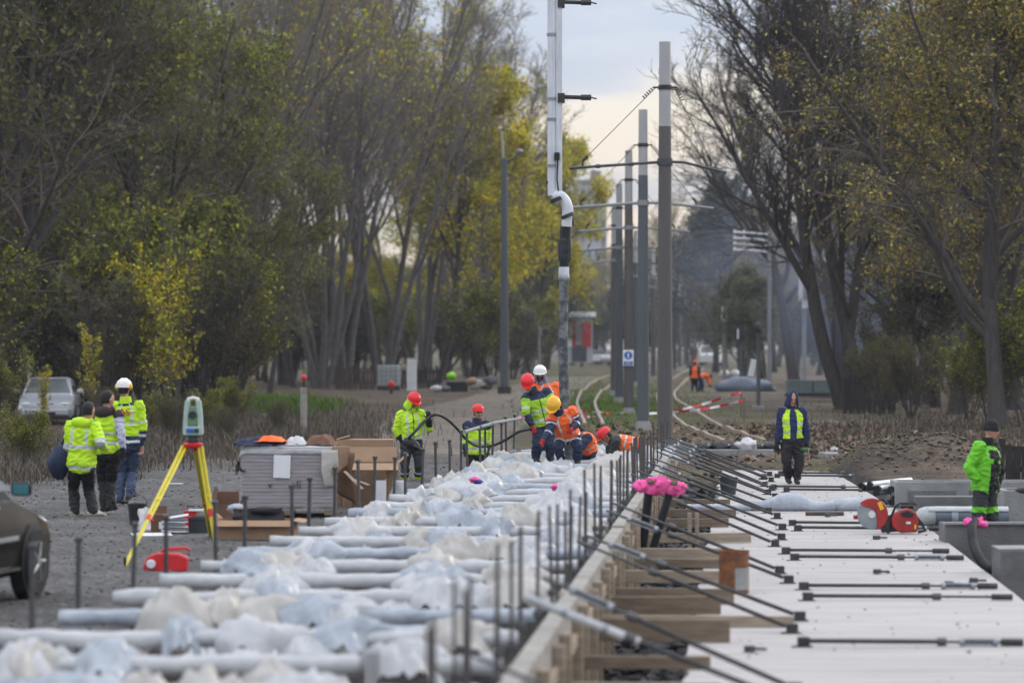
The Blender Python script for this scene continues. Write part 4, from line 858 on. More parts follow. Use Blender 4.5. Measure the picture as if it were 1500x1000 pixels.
for nm, x0, x1, yb, yt, d, key, lb in [('plank_fence', 1238, 1316, 606, 546, 119, 'wood_dark', 'dark uneven upright plank fence around the bare tree on the right'), ('plank_fence', 492, 552, 571, 538, 186, 'wood_fence', 'brown plank fence at the foot of the multi-stemmed trees'), ('plank_fence', 590, 648, 570, 538, 188, 'wood_dark', 'dark plank fence behind the white cabinet'), ('plank_fence', 1466, 1512, 706, 640, 59.5, 'wood_dark', 'dark plank fence cut by the photo edge behind the man in green')]:
    a, b_ = D(x0, 0, d).x, D(x1, 0, d).x; h = (yb-yt)*d/F; root = thing(nm, V((a+b_)/2, d, 0), lb, 'fence'); n = int((b_-a)/.17)+1; mb = MB()
    for i in range(n):
        x = lerp(a, b_, i/n); hh = h*R.uniform(.78, 1.06); mb.box(V(x+R.uniform(-.02, .02), d+R.uniform(-.03, .03), hh/2-.05), (.135*R.uniform(.8, 1.05), .03, hh+.1), Matrix.Rotation(R.uniform(-.05, .05), 3, 'Y'))
    mb.build('planks', key, root); MB().box(V((a+b_)/2, d+.06, h*.3), (b_-a, .05, .09)).box(V((a+b_)/2, d+.06, h*.75), (b_-a, .05, .09)).build('rails', key, root)
for k, x in enumerate((1170, 1209)):
    d = 158; c = V(D(x, 0, d).x, d, .15); root = thing('green_crate', c, ['grey green crate on a low rail, beside the wood', 'second grey green crate nearer the plank fence'][k], 'crate'); MB().box(c+V(0, 0, .30), (1.16, .8, .55)).build('body', 'green_box', root, bevel=.03); MB().box(c+V(0, -.0, .6), (1.2, .84, .05)).build('lid', 'concrete', root); MB().box(c+V(0, 0, -.06), (1.25, .9, .14)).build('base', 'steel_dark', root)
d = 176; p = V(D(1092, 0, d).x, d, 0); tag(MB().ball(p+V(0, 0, .2), (1.5, .7, .55), 18, 0, None, .5, 91).build('tarp_heap', 'bluegrey_roll', smooth=True), 'grey blue tarpaulin heap beside the far track workers', 'tarpaulin')
for k, x in enumerate((1061, 1077)):
    p = D(x, 531, 240); tag(MB().ball(V(p.x, 240, .35), (.35, .3, .3), 12, 0, None, .5, k+95).build('white_bundle', 'white_sack', smooth=True), 'white bundle on the ground near the far traffic lights', 'bundle', 'white bundles by the far tracks')
# ================================================================ POLES, RAILS, BOOM, VEHICLES, BUILDINGS
def spline(P, n):
    P = [Vector(p) for p in P]; out = []
    for i in range(n+1):
        t = i/n*(len(P)-1); k = min(int(t), len(P)-2); f = t-k; a0, a1, a2, a3 = [P[max(0, min(len(P)-1, k+j))] for j in (-1, 0, 1, 2)]
        out.append(.5*((2*a1)+(a2-a0)*f+(2*a0-5*a1+4*a2-a3)*f*f+(3*a1-a0-3*a2+a3)*f**3))
    return out
def tram_pole(px, d, label, k, arms=None, lightfrac=.205, rb=.178, rt=.125, top=9.05):
    x = D(px, 0, d).x; root = thing('tram_pole', (x, d, 0), label, 'tram pole', 'tram poles along the track'); P = lambda z: V(x, d, z)
    zs = top*(1-lightfrac)
    MB().tube([P(-.2), P(zs)], [rb, lerp(rb, rt, .78)], 16).build('shaft', 'pole_paint' if k % 2 == 0 else 'pole_blue', root, smooth=35)
    MB().tube([P(zs), P(top)], [lerp(rb, rt, .78)-.003, rt], 16).build('top_section', 'pole_top', root, smooth=35)
    MB().tube([P(-.1), P(.12), P(.25)], [rb*1.25, rb*1.25, rb*1.01], 16).build('base_collar', 'concrete', root, smooth=35)
    if arms:
        zb = 6.32; l, r, droop = arms; bL = V(x-l, d, zb-.02*l); bR = V(x+r, d, zb-.06*r-droop)
        mb = MB().tube([P(zb+.10)+V(0, -.02, 0), bL], .032 if k == 0 else .042, 8).tube([P(zb+.10)+V(.0, -.02, 0), P(zb+.1)+V(r*.3, 0, -.01), bR], .03 if k == 0 else .04, 8)
        mb.tube([P(zb+.02), P(zb+.17)], rb*.95, 14)
        for e in (.35, .7): q = P(zb+.1).lerp(bL, e); mb.tube([q+V(-.05, 0, 0), q+V(.05, 0, 0)], .045, 8)
        mb.build('bracket', 'post_grey' if k else 'steel', root, smooth=35)
        zt = 8.05
        mb = MB().tube([P(zt-.05), P(zt+.05)], rt*1.2, 14); MB_ = mb
        for e, ln in ((-1, l*.86), (1, r*.75)):
            a = P(zt)+V(e*.15, 0, 0); b_ = V(x+e*ln, d, zb+.12); t = (b_-a).normalized()
            mb.tube([P(zt), a+V(e*.12, 0, 0)], .022, 6)
            for j in range(5): mb.tube([a+V(e*.1, 0, 0)+t*(.05+j*.06), a+V(e*.1, 0, 0)+t*(.075+j*.06)], .038, 8)
            mb.tube([b_-t*.15, b_], .035, 8); mb.tube([b_, V(b_.x, d, zb+.0)], .02, 6)
        mb.build('insulator', 'steel_dark', root, smooth=35); mb = MB()
        for e, ln in ((-1, l*.86), (1, r*.75)): mb.tube([P(zt)+V(e*.2, 0, 0), V(x+e*ln, d, zb+.12)], .009, 5)
        mb.build('stay_wire', 'steel', root)
    return root
P_ = [(974, 75, (2.1, 1.35, .06)), (942, 96.6, (2.05, 2.0, -.06)), (921, 117, (1.7, 2.1, -.08)), (907, 141, (1.5, 1.5, 0)), (899.5, 162, (.9, .9, 0)), (931, 199, (1.6, 1.2, 0)), (957, 237, (1.5, 1.5, 0)), (988, 302, (1.6, 1.6, 0)), (996, 332, (1.6, 1.6, 0)), (1003.5, 369, (1.6, 1.6, 0))]
LB = ['tallest nearest tram pole with a wide bracket arm and stay wires', 'second tram pole, between the nearest pole and the signed pole', 'tram pole carrying the blue and white pedestrian sign', 'tram pole just behind the signed pole', 'slim tram pole behind the fourth, outermost towards the concrete hose', 'tram pole seen between the second and the signed pole', 'pale topped tram pole between the two nearest poles', 'far tram pole just beyond the nearest pole', 'far tram pole, middle of the last three', 'farthest tram pole at the end of the row']
tp_ = [tram_pole(px, d, LB[k], k, a) for k, (px, d, a) in enumerate(P_)]
r = tp_[2]; c = D(920, 524, 117); y = c.y-.19
root = thing('pedestrian_sign', (c.x, y, c.z-.27), 'blue and white sign with walking figure on a tram pole', 'sign')
MB().box(V(c.x, y, c.z), (.37, .02, .54)).build('plate', 'sign_white', root, bevel=.01)
MB().lathe(V(c.x, y-.011, c.z+.085), [(.001, .003), (.14, .003), (.14, 0)], 24, 0, (0, -1, 0)).build('disc', 'sign_blue', root)
MB().box(V(c.x, y-.013, c.z-.18), (.30, .006, .13)).build('caption_panel', 'sign_blue', root)
mb = MB(); q = V(c.x, y-.017, c.z+.085); mb.lathe(q+V(.005, 0, .085), [(.001, .002), (.02, .002), (.02, 0)], 10, 0, (0, -1, 0)); w = [(V(.005,0,.06), V(0,0,-.01), .022), (V(0,0,-.01), V(.035,0,-.10), .012), (V(0,0,-.01), V(-.035,0,-.10), .012), (V(.0,0,.05), V(.045,0,.0), .009), (V(.0,0,.05), V(-.04,0,.005), .009)]
for a, b_, r_ in w: mb.tube([q+a, q+b_], [(r_, .003)]*2, 6, up=V(0, 1, 0))
for j in (0, 1): mb.box(V(c.x, y-.0175, c.z-.155-.05*j), (.20-.04*j, .003, .018))
mb.build('pictogram', 'sign_white', root)
# ---- street lamp and the other posts
r = post('street_lamp', 739, 577, 232, 167, 13, 'pole_blue', 'tall grey octagonal lamp post beside the dirt track', 'street lamp', n=8, taper=.72)
z = 167; MB().tube([D(737, 232, z), D(735, 192, z)], .05, 8).build('mast', 'pole_top', r); a = D(741, 240, z); mb = MB().tube([a, D(752, 232, z), D(760, 224, z)], .05, 8); mb.build('arm', 'pole_blue', r, smooth=True); MB().ball(D(762, 222, z), (.16, .3, .13), 10).build('lamp_head', 'post_grey', r, smooth=True)
MB().tube([D(739, 577, z), D(739, 566, z)], .34, 8).build('base', 'steel_dark', r)
r = post('lamp_post', 1178, 560, 400, 190, 7, 'post_grey', 'thin post with a tall white board near the grey green crates', 'post'); MB().box(D(1173, 420, 189.7), (.26, .05, 1.5)).build('board', 'sign_white', r); MB().box(D(1180, 420, 189.8), (.2, .05, 1.5)).build('rear_board', 'post_grey', r); MB().box(D(1179, 446, 189.6), (.3, .2, .4)).build('box', 'sign_white', r)
r = post('sign_post', 1061, 556, 447, 236, 5, 'post_grey', 'post with a white rectangular sign before the dark green tree', 'sign'); MB().box(D(1061, 459, 235.7), (.42, .05, 1.05)).build('plate', 'sign_white', r); MB().box(D(1061, 459, 235.6), (.12, .06, .8)).build('bar', 'post_grey', r)
for px, pyb, py, d, lb in [(1085, 566, 487, 205, 'far traffic light with twin dark heads on a thin post'), (1110, 560, 480, 215, 'single dark round topped traffic light on a post')]:
    r = post('traffic_light', px, pyb, py, d, 4, 'pole_blue', lb, 'traffic light')
    if px == 1085:
        for dx in (-6, 1): MB().box(D(px+dx, 488, d-.15), (.28, .25, .80)).build('head', 'steel_dark', r, bevel=.04)
        MB().box(D(px-4, 489, d-.35), (.10, .05, .6)).build('backboard', 'sign_white', r)
    else: MB().ball(D(px, 480, d), (.24, .24, .34), 12).build('head', 'steel_dark', r, smooth=True)
r = post('traffic_light', 790, 545, 478, 215, 3, 'post_grey', 'small traffic light on a post beside the concrete hose', 'traffic light'); MB().box(D(799, 486, 214.8), (.34, .25, .42)).build('head', 'steel_dark', r, bevel=.04); MB().box(D(795, 486, 214.9), (.42, .05, .5)).build('backboard', 'post_grey', r)
r = post('track_post', 1111, 600, 500, 124, 6, 'pole_blue', 'dark slim post with a leaning white plate and a concrete base', 'post'); MB().box(D(1102, 538, 124.1), (.2, .06, .62), Matrix.Rotation(.2, 3, 'Y')).build('plate', 'sign_white', r); MB().box(D(1111, 601, 124), (.42, .4, .36)).build('base', 'concrete', r, bevel=.03)
r = post('line_pole', 1127, 562, 338, 200, 6, 'post_grey', 'pole with four pale cross arms before the right hand wood', 'utility pole')
for k in range(4):
    y0 = 340+k*8.5; MB().tube([D(1074, y0, 200), D(1100, y0+1, 200), D(1127, y0+3.5, 200)], .06, 6).build('cross_arm', 'sign_white', r)
    [MB().ball(D(x, y0-2, 200), (.05, .05, .07), 8).build('insulator', 'sign_white', r, smooth=True) for x in (1076, 1090)]
r = post('round_sign', 1221, 585, 385, 146, 4, 'wood_dark', 'red and white rounded sign high between the bare branches', 'sign'); MB().lathe(D(1219, 372, 145.6), [(.01, 0), (.44, 0), (.44, .05), (.01, .05)], 20, 0, (0, -1, 0)).build('disc', 'sign_white', r); MB().lathe(D(1219, 371, 145.5), [(.01, 0), (.28, 0), (.28, .05), (.01, .05)], 16, 0, (0, -1, 0)).build('red_centre', 'red_far', r)
# ---- rails
def rail(px, label):
    pts = [G(*p) for p in px]; pts = spline(pts, 60); mb = MB()
    prof = [(-.035, .10), (.035, .10), (.035, .135), (-.035, .135)]; rs = []
    for i, p in enumerate(pts):
        t = (pts[min(i+1, len(pts)-1)]-pts[max(0, i-1)]); n = V(t.y, -t.x, 0).normalized(); g = gz(p.x, p.y)
        rs.append([V(p.x, p.y, g-.02)+n*1.*x*1.4+V(0, 0, z) for x, z in ((-.05, 0), (.05, 0), (.036, .14), (-.036, .14))])
    mb.rings(rs); return tag(mb.build('tram_rail', 'rail', smooth=30), label, 'rail')
mm('rail', (.30, .235, .18), .5, .3, 4, .1, 20, metal=.2)
rail([(1120, 651), (1046, 622), (1012, 602), (996, 590), (988, 577), (1000, 563), (1015, 551), (1030, 541)], 'outer rail of the curving old track beside the hooded man')
rail([(1060, 651), (1010, 629), (985, 611), (968, 594), (964, 578), (980, 560), (1000, 546), (1016, 538)], 'inner rail of the curving old track beside the hooded man')
rail([(858, 625), (848, 604), (846, 588), (855, 572), (876, 558), (905, 546), (930, 538)], 'pale rail curving behind the concrete hose')
rail([(884, 625), (874, 604), (872, 590), (880, 576), (900, 562), (925, 551), (950, 542)], 'rail beside it, passing behind the signed tram pole')
# ---- barrier tape with its stakes
def tape(pts, label):
    pts = spline(pts, 40); w = .042; v = []; uv = []; L_ = 0
    for i, p in enumerate(pts):
        if i: L_ += (p-pts[i-1]).length
        tw = .8*math.sin(i*.35); v += [p+V(0, math.sin(tw)*w, math.cos(tw)*w), p-V(0, math.sin(tw)*w, math.cos(tw)*w)]; uv += [(L_, 0), (L_, 1)]
    mb = MB().add(v, [(2*i, 2*i+1, 2*i+3, 2*i+2) for i in range(len(pts)-1)]); o = mb.build('barrier_tape', 'tape', fix=False)
    ul = o.data.uv_layers.new(name='UVMap'); 
    for l in o.data.loops: ul.data[l.index].uv = uv[l.vertex_index]
    return tag(o, label, 'barrier tape')
tape([D(838, 601, 117.5), D(880, 604, 117), D(919, 605, 116.8)], 'red and white tape between the concrete hose and the signed pole')
tape([D(944, 606, 110), D(1010, 597, 111), D(1086, 574, 112)], 'upper red and white tape running to the taller stake')
tape([D(946, 606, 102), D(1030, 599, 103), D(1089, 586, 104)], 'lower red and white tape running to the short stake')
tape([D(752, 612, 100), D(835, 603, 109), D(846, 601, 115)], 'red and white tape low behind the workers group')
tape([D(921, 609, 116.7), D(870, 611, 112), D(846, 606, 110)], 'drooping second strand of tape before the signed pole')
for px, py, d, lb in [(1086, 572, 112, 'taller wooden stake holding the barrier tape'), (1090, 584, 104, 'short wooden stake holding the lower barrier tape'), (841, 598, 118, 'wooden stake holding tape behind the concrete hose'), (945, 603, 110, 'wooden stake with tape hidden behind the second tram pole'), (946, 603, 102, 'nearer wooden stake behind the second tram pole')]:
    p = D(px, py, d); tag(MB().tube([V(p.x, d, gz(p.x, d)-.1), V(p.x, d, p.z+.05)], .03, 6).build('tape_stake', 'wood'), lb, 'stake')
# ---- concrete pump boom and delivery hose
dB = 58.6; B_ = lambda x, y, dy=0.: D(x, y, dB+dy); root = thing('concrete_pump_boom', B_(836, 672), 'white concrete pump boom pipe with a grey end hose held by workers', 'concrete pump')
MB().tube(spline([B_(809, -1400, 9), B_(809, -900, 1), B_(809, -500), B_(809, 0), B_(809, 262), B_(810, 278), B_(815, 290), B_(820, 297)], 70), .082, 14).build('delivery_pipe', 'boom_paint', root, smooth=35)
MB().rings([[B_(819+dx, y, dy) for dx, dy in ((-4.5, -.07), (4.5, -.07), (4.5, .07), (-4.5, .07))] for y in (284, -1000)]).build('boom_section', 'boom_paint', root, bevel=.01)
MB().tube(spline([B_(814, 290, -.03), B_(819, 287, -.05), B_(826, 292, -.05), B_(831, 303, -.05), B_(832, 316, -.05)], 24), .098, 14).build('elbow', 'boom_paint', root, smooth=35)
mb = MB(); 
for x, y in ((816, 292), (832, 316)): mb.tube([B_(x-1, y-2.5, -.05), B_(x+1, y+2.5, -.05)], .122, 14)
mb.tube([B_(812, 291), B_(806, 281)], .03, 6).tube([B_(838, 318), B_(840, 330)], .02, 6).tube([B_(800, 267), B_(812, 267)], .03, 8).build('coupling', 'steel_dark', root, smooth=35)
MB().tube([B_(831, 312, -.05), B_(830, 332, -.05)], .088, 14).build('outlet', 'boom_paint', root, smooth=35)
MB().tube([B_(829, 330), B_(828, 352)], .085, 14).build('reducer', 'rubber', root, smooth=35)
MB().tube([B_(829, 350), B_(827, 352), B_(827, 380), B_(826, 384)], [.09, .115, .115, .09], 14).build('hose_cuff', 'hose', root, smooth=35)
MB().tube([B_(826, 382), B_(826, 392)], .078, 14).build('clamp', 'rubber', root, smooth=35); MB().tube([B_(826, 391), B_(826, 402)], .090, 14).build('ferrule', 'boom_paint', root, smooth=35)
MB().tube([B_(826, 402), B_(826, 405), B_(826, 409), B_(826, 411)], [.088, .1, .1, .088], 14).build('band', 'galv', root, smooth=35)
hp = spline([B_(826, 408), B_(825, 500), B_(826, 560), B_(829, 610), B_(833, 648), B_(837, 672)], 60)
MB().tube(hp, [lerp(.078, .098, i/60)*(1+.03*fn((i*.4, 0, 0))) for i in range(61)], 16).build('end_hose', 'hose_spatter', root, smooth=True)
for y in (142, 3):
    mb = MB().tube([B_(822, y), B_(851, y+1)], .036, 8).tube([B_(851, y+1), B_(866, y+1)], .05, 8).tube([B_(866, y+1), B_(874, y+3)], .014, 6).box(B_(822, y+2), (.12, .2, .16)); mb.build('hose_rest', 'steel_dark', root, smooth=35)
MB().box(B_(816, 229, -.1), (.09, .1, .13)).build('junction_box', 'rubber', root, bevel=.01)
MB().tube([B_(817, 235, -.1), B_(816, 262, -.1), B_(818, 280, -.1)], .012, 6).build('cable', 'rubber', root); MB().tube(spline([B_(824, 350, -.1), B_(821, 345, -.12), B_(822, 330, -.1)], 8), .01, 5).build('safety_chain', 'steel_dark', root)
mb = MB(); 
for y in (51, 145, 175, 243): mb.tube([B_(809, y-2), B_(809, y+2)], .096, 14)
mb.build('pipe_clamp', 'galv', root, smooth=35)
# vibrator cable
cb = spline([D(594, 646, 60.6), D(604, 636, 60.4), D(626, 613, 60.7), D(640, 607, 60.8), D(655, 614, 61.2), D(670, 628, 61.6), D(684, 644, 61.8), D(700, 653, 61.5), D(722, 652, 60.5), D(742, 643, 59.5), D(760, 632, 58.6), D(778, 628, 57.8)], 90)
tag(MB().tube(cb, .026, 10).build('vibrator_cable', 'rubber', smooth=True), 'black cable looping between the three workers in yellow jackets', 'cable')
root = thing('vibrator', D(604, 652, 60.5), 'dark hand held vibrator motor with a tan grip', 'power tool'); MB().ball(D(603, 650, 60.5), (.17, .11, .10), 12, 0, Matrix.Rotation(.5, 3, 'Y')).build('motor', 'rubber', root, smooth=True); MB().tube(spline([D(606, 652, 60.4), D(613, 655, 60.3), D(619, 662, 60.3)], 10), .025, 8).build('shaft', 'steel_dark', root, smooth=True)
# ---- vehicles
def car(root, L_, Wd, hgt, paint, lights=True, plate=True):
    """car along +Y, centre at origin, front at +L/2"""
    hw = Wd/2; mb = MB()
    sec = [(-.5, .62, .42, .88, .80), (-.485, .30, .30, .93, .9), (-.40, .22, .23, .98, .99), (-.22, .20, .20, .97, 1.), (.0, .20, .20, .95, 1.), (.20, .20, .20, .94, 1.), (.36, .22, .22, .80, .97), (.46, .25, .25, .70, .92), (.495, .34, .32, .66, .84), (.5, .40, .38, .58, .78)]
    rs = []
    for f, zb, _, zt, wf in sec:
        w = hw*wf; y = f*L_
        rs.append([V(-w*.9, y, zb), V(w*.9, y, zb), V(w, y, zb+.12), V(w*1.0, y, lerp(zb, zt, .62)), V(w*.95, y, zt-.05), V(w*.80, y, zt), V(0, y, zt+.025), V(-w*.80, y, zt), V(-w*.95, y, zt-.05), V(-w, y, lerp(zb, zt, .62)), V(-w, y, zb+.12)])
    mb.rings(rs); body = mb.build('body', paint, root, smooth=40)
    gh = [(-.40, .97, .975, .86), (-.27, .97, hgt-.05, .73), (-.10, .96, hgt, .72), (.06, .95, hgt-.03, .72), (.245, .92, .93, .86)]
    rs = []
    for f, zb, zt, wf in gh:
        w = hw*wf; wb = hw*.93; y = f*L_; rs.append([V(-wb, y, zb-.06), V(wb, y, zb-.06), V(lerp(wb, w, .9), y, max(zb-.04, zt-.05)), V(w*.82, y, zt), V(-w*.82, y, zt), V(-lerp(wb, w, .9), y, max(zb-.04, zt-.05))])
    subpart(MB().rings(rs).build('cabin', paint, root, smooth=25), body)
    glass = lambda nm, q: MB().add(q, [tuple(range(len(q)))]).build(nm, 'glass_dark', root, solid=.006)
    tw = hw*.72*.80
    glass('windscreen', [V(-hw*.79, .232*L_, .965), V(hw*.79, .232*L_, .965), V(tw, .075*L_, hgt-.045), V(-tw, .075*L_, hgt-.045)])
    glass('rear_window', [V(-hw*.76, -.385*L_, 1.015), V(hw*.76, -.385*L_, 1.015), V(tw, -.285*L_, hgt-.075), V(-tw, -.285*L_, hgt-.075)])
    for e in (-1, 1):
        for a, b_, c_, d_ in ((.205, -.055, -.055, .06), (-.07, -.30, -.245, -.07)):
            glass('side_window', [V(e*(hw*.925), a*L_, 1.0), V(e*(hw*.925), b_*L_, 1.0), V(e*hw*.695, c_*L_, hgt-.085), V(e*hw*.695, d_*L_, hgt-.095)])
        MB().box(V(e*(hw+.09), .165*L_, 1.02), (.19, .09, .13)).build('mirror', paint, root, bevel=.03)
        MB().box(V(e*(hw+.10), .165*L_-.052, 1.02), (.15, .008, .10)).build('mirror_glass', 'mirror_teal', root)
        MB().box(V(e*(hw+.003), -.05*L_, .56), (.02, .5*L_, .045)).build('side_trim', 'chrome', root); MB().box(V(e*(hw*.985), -.02*L_, .27), (.03, .52*L_, .03)).build('sill_trim', 'chrome', root)
        for f in (.20, -.03): MB().box(V(e*(hw+.006), f*L_-.62, .86), (.03, .16, .025)).build('door_handle', 'chrome', root, bevel=.005)
        for f in (.31, -.30):
            c = V(e*(hw-.10), f*L_, .31); ax = (e, 0, 0)
            MB().lathe(c+V(-e*.03, 0, 0), [(.02, 0), (.36, 0), (.36, .135), (.345, .137)], 24, 0, ax).build('wheel_arch', 'rubber', root, smooth=35)
            w = MB().lathe(c, [(.19, .0), (.30, 0), (.315, .03), (.315, .12), (.30, .145), (.20, .145)], 24, 0, ax).build('wheel', 'tyre', root, smooth=35)
            mb = MB().lathe(c, [(.205, .10), (.205, .14), (.19, .146), (.175, .12), (.06, .13), (.045, .15), (.01, .15)], 20, 0, ax)
            for j in range(5):
                an = j*math.tau/5; mb.tube([c+V(e*.135, math.cos(an)*.05, math.sin(an)*.05), c+V(e*.13, math.cos(an)*.19, math.sin(an)*.19)], .022, 6)
            subpart(mb.build('rim', 'galv', root, smooth=35), w)
        if lights:
            MB().ball(V(e*hw*.66, .478*L_, .64), (.17, .10, .075), 12).build('headlight', 'lamp_glass', root, smooth=True); MB().box(V(e*hw*.78, -.493*L_, .80), (.2, .06, .13)).build('tail_light', 'red_far', root, bevel=.02)
            MB().ball(V(e*hw*.58, .493*L_, .37), (.10, .04, .05), 10).build('fog_light', 'rubber', root, smooth=True)
    MB().box(V(0, .492*L_, .42), (Wd*.80, .10, .20)).build('bumper', paint, root, bevel=.04); MB().box(V(0, .5*L_, .37), (Wd*.36, .10, .10)).build('lower_grille', 'rubber', root, bevel=.01)
    MB().box(V(0, .488*L_, .62), (.50, .08, .10)).build('grille', 'rubber', root, bevel=.01); MB().box(V(0, -.495*L_, .45), (Wd*.86, .14, .22)).build('rear_bumper', paint, root, bevel=.04)
    if plate: MB().box(V(0, .512*L_, .47), (.46, .015, .10)).build('number_plate', 'sign_white', root)
root = thing('parked_car', (0, 0, 0), 'silver car parked in the bushes, facing the camera', 'car'); car(root, 4.3, 1.72, 1.43, 'car_silver', plate=False); d = 103; x = D(73, 0, d).x; root.location = (x, d, 0); root.rotation_euler = (0, 0, math.radians(180+4))
root = thing('parked_car', (0, 0, 0), 'dark bronze car cut by the photo edge, its wing mirror showing', 'car'); car(root, 4.4, 1.76, 1.46, 'car_gold'); a = math.radians(-11); f = V(math.sin(-a), math.cos(a), 0); rt = V(f.y, -f.x, 0)
wheel = V((45-750)/F*32.2, 32.2, .05); root.location = wheel-f*(.31*4.4)-rt*.84; root.rotation_euler = (0, 0, a)
proto = None
for k, (px, d, rz, pk, lb) in enumerate([(872, 400, 1.2, 'car_white', 'pale car far up the road, first of the distant cars'), (886, 440, .4, 'car_silver', 'silver car far up the road among the distant cars'), (897, 380, 2.8, 'car_white', 'white car far up the road nearest to the tram poles'), (880, 470, 2.9, 'bluegrey_roll', 'blue grey car far up the road behind the others')]):
    root = thing('distant_car', (0, 0, 0), lb, 'car', 'cars on the far road'); hw = .9
    MB().rings([[V(-w, y, zb), V(w, y, zb), V(w, y, zt-.1), V(w*.85, y, zt), V(-w*.85, y, zt), V(-w, y, zt-.1)] for y, zb, zt, w in ((-2.1, .35, .85, .75), (-1.9, .2, .95, .88), (1.2, .2, .9, .88), (2.0, .25, .75, .82), (2.1, .4, .6, .7))]).build('body', pk, root, smooth=35)
    MB().rings([[V(-w, y, .85), V(w, y, .85), V(w*.85, y, zt), V(-w*.85, y, zt)] for y, zt, w in ((-1.7, .95, .8), (-1.1, 1.42, .78), (.2, 1.42, .78), (1.0, .92, .8))]).build('windows', 'glass_dark', root, smooth=25); MB().box((0, -.45, 1.43), (1.25, 1.3, .04)).build('roof', pk, root, bevel=.01)
    for e in (-1, 1):
        for y in (-1.3, 1.35): MB().lathe((e*.75, y, .31), [(.02, 0), (.31, 0), (.31, .18), (.02, .18)], 14, 0, (e, 0, 0)).build('wheel', 'tyre', root, smooth=35)
    root.location = (D(px, 0, d).x, d, .35); root.rotation_euler = (0, 0, rz)
root = thing('van', (0, 0, 0), 'white van parked far beyond the track workers', 'van')
MB().rings([[V(-w, y, zb), V(w, y, zb), V(w, y, zt-.15), V(w*.85, y, zt), V(-w*.85, y, zt), V(-w, y, zt-.15)] for y, zb, zt, w in ((-2.4, .4, 2.0, .92), (-2.3, .3, 2.1, 1.), (1.0, .3, 2.1, 1.), (1.7, .3, 1.3, 1.), (2.5, .35, 1.1, .95))]).build('body', 'car_white', root, smooth=35)
MB().add([V(-.85, 1.12, 1.98), V(.85, 1.12, 1.98), V(.9, 1.72, 1.36), V(-.9, 1.72, 1.36)], [(0, 1, 2, 3)]).build('windscreen', 'glass_dark', root, solid=.01)
for e in (-1, 1):
    for y in (-1.5, 1.6): MB().lathe((e*.82, y, .34), [(.02, 0), (.34, 0), (.34, .2), (.02, .2)], 14, 0, (e, 0, 0)).build('wheel', 'tyre', root, smooth=35)
root.location = (D(1041, 0, 360).x, 360, .25); root.rotation_euler = (0, 0, 3.0)
# red fronted kiosk at the far road
d = 330; c = V(D(845, 0, d).x, d, 0); root = thing('kiosk', c, 'red and white fronted kiosk under the trees at the far road', 'kiosk'); MB().box(c+V(0, 0, 2.9), (3.0, 3, 4.4)).build('wall', 'bldg_pale', root)
MB().box(c+V(.2, -.2, 5.3), (3.2, 3.2, .5)).build('roof', 'sign_white', root, bevel=.08)
for x, w, key in ((-1.4, .5, 'red_far'), (-.75, .5, 'sign_white'), (-.3, .35, 'red_far'), (.9, .9, 'red_far')): MB().box(c+V(x, -1.54, 3.4), (w, .08, 2.4)).build('panel', key, root)
MB().box(c+V(.2, -1.53, 1.6), (1.4, .06, 1.6)).build('window', 'glass_dark', root)
# pale apartment towers far behind
def tower(px0, px1, pyt, d, label, nf, nw):
    a, b_ = D(px0, 0, d).x, D(px1, 0, d).x; h = H-(pyt-HY)*d/F; c = V((a+b_)/2, d, 0); root = thing('apartment_tower', c, label, 'apartment block'); w = b_-a
    MB().box(c+V(0, 0, h/2), (w, w, h)).build('wall', 'bldg_pale', root); MB().box(c+V(0, 0, h+.6), (w*1.03, w*1.03, 1.2)).box(c+V(w*.2, 0, h+2.2), (w*.3, w*.3, 2.4)).build('roof', 'bldg_roof', root)
    for i in range(nf):
        for j in range(nw): MB().box(c+V((j+.5)/nw*w-w/2, -w/2-.05, (i+.55)/nf*h), (w/nw*.5, .2, h/nf*.45)).build('window', 'bldg_window', root)
tower(838, 888, 272, 800, 'tall pale apartment tower showing above the trees behind the poles', 11, 5); tower(773, 832, 318, 900, 'lower pale apartment block behind the yellow trees', 9, 6)
# ================================================================ PEOPLE
def hand_into(mb, w, dr, side, curl=.6, mi=0, s=1.):
    dr = dr.normalized(); side = (side-dr*side.dot(dr)).normalized(); nrm = dr.cross(side)
    R_ = lambda c, a, b_: [c+side*(math.cos(i/10*math.tau)*a)+nrm*(math.sin(i/10*math.tau)*b_) for i in range(10)]
    mb.rings([R_(w-dr*.03*s, .030*s, .026*s), R_(w+dr*.01*s, .032*s, .023*s), R_(w+dr*.05*s, .043*s, .018*s), R_(w+dr*.09*s, .043*s, .015*s), R_(w+dr*.10*s, .036*s, .010*s)], mi)
    for k, (o_, ln) in enumerate([(-.032, .062), (-.011, .074), (.011, .069), (.031, .052)]):
        p = w+dr*.092*s+side*o_*s; a = .25; pts = [p]; q = p
        for j, f in enumerate((.45, .32, .25)):
            a += curl*(.75 if j else .5); q = q+(dr*math.cos(a)+nrm*math.sin(a))*ln*f*s*1.05; pts.append(q)
        mb.tube(pts, [.0105*s, .010*s, .009*s, .006*s], 7, mi)
    p = w+dr*.03*s-side*.034*s; q = p+(dr*.6-side*.75+nrm*.25).normalized()*.036*s; q2 = q+(dr*.85-side*.1+nrm*.5).normalized()*.03*s
    mb.tube([p, q, q2], [.014*s, .0115*s, .008*s], 7, mi)
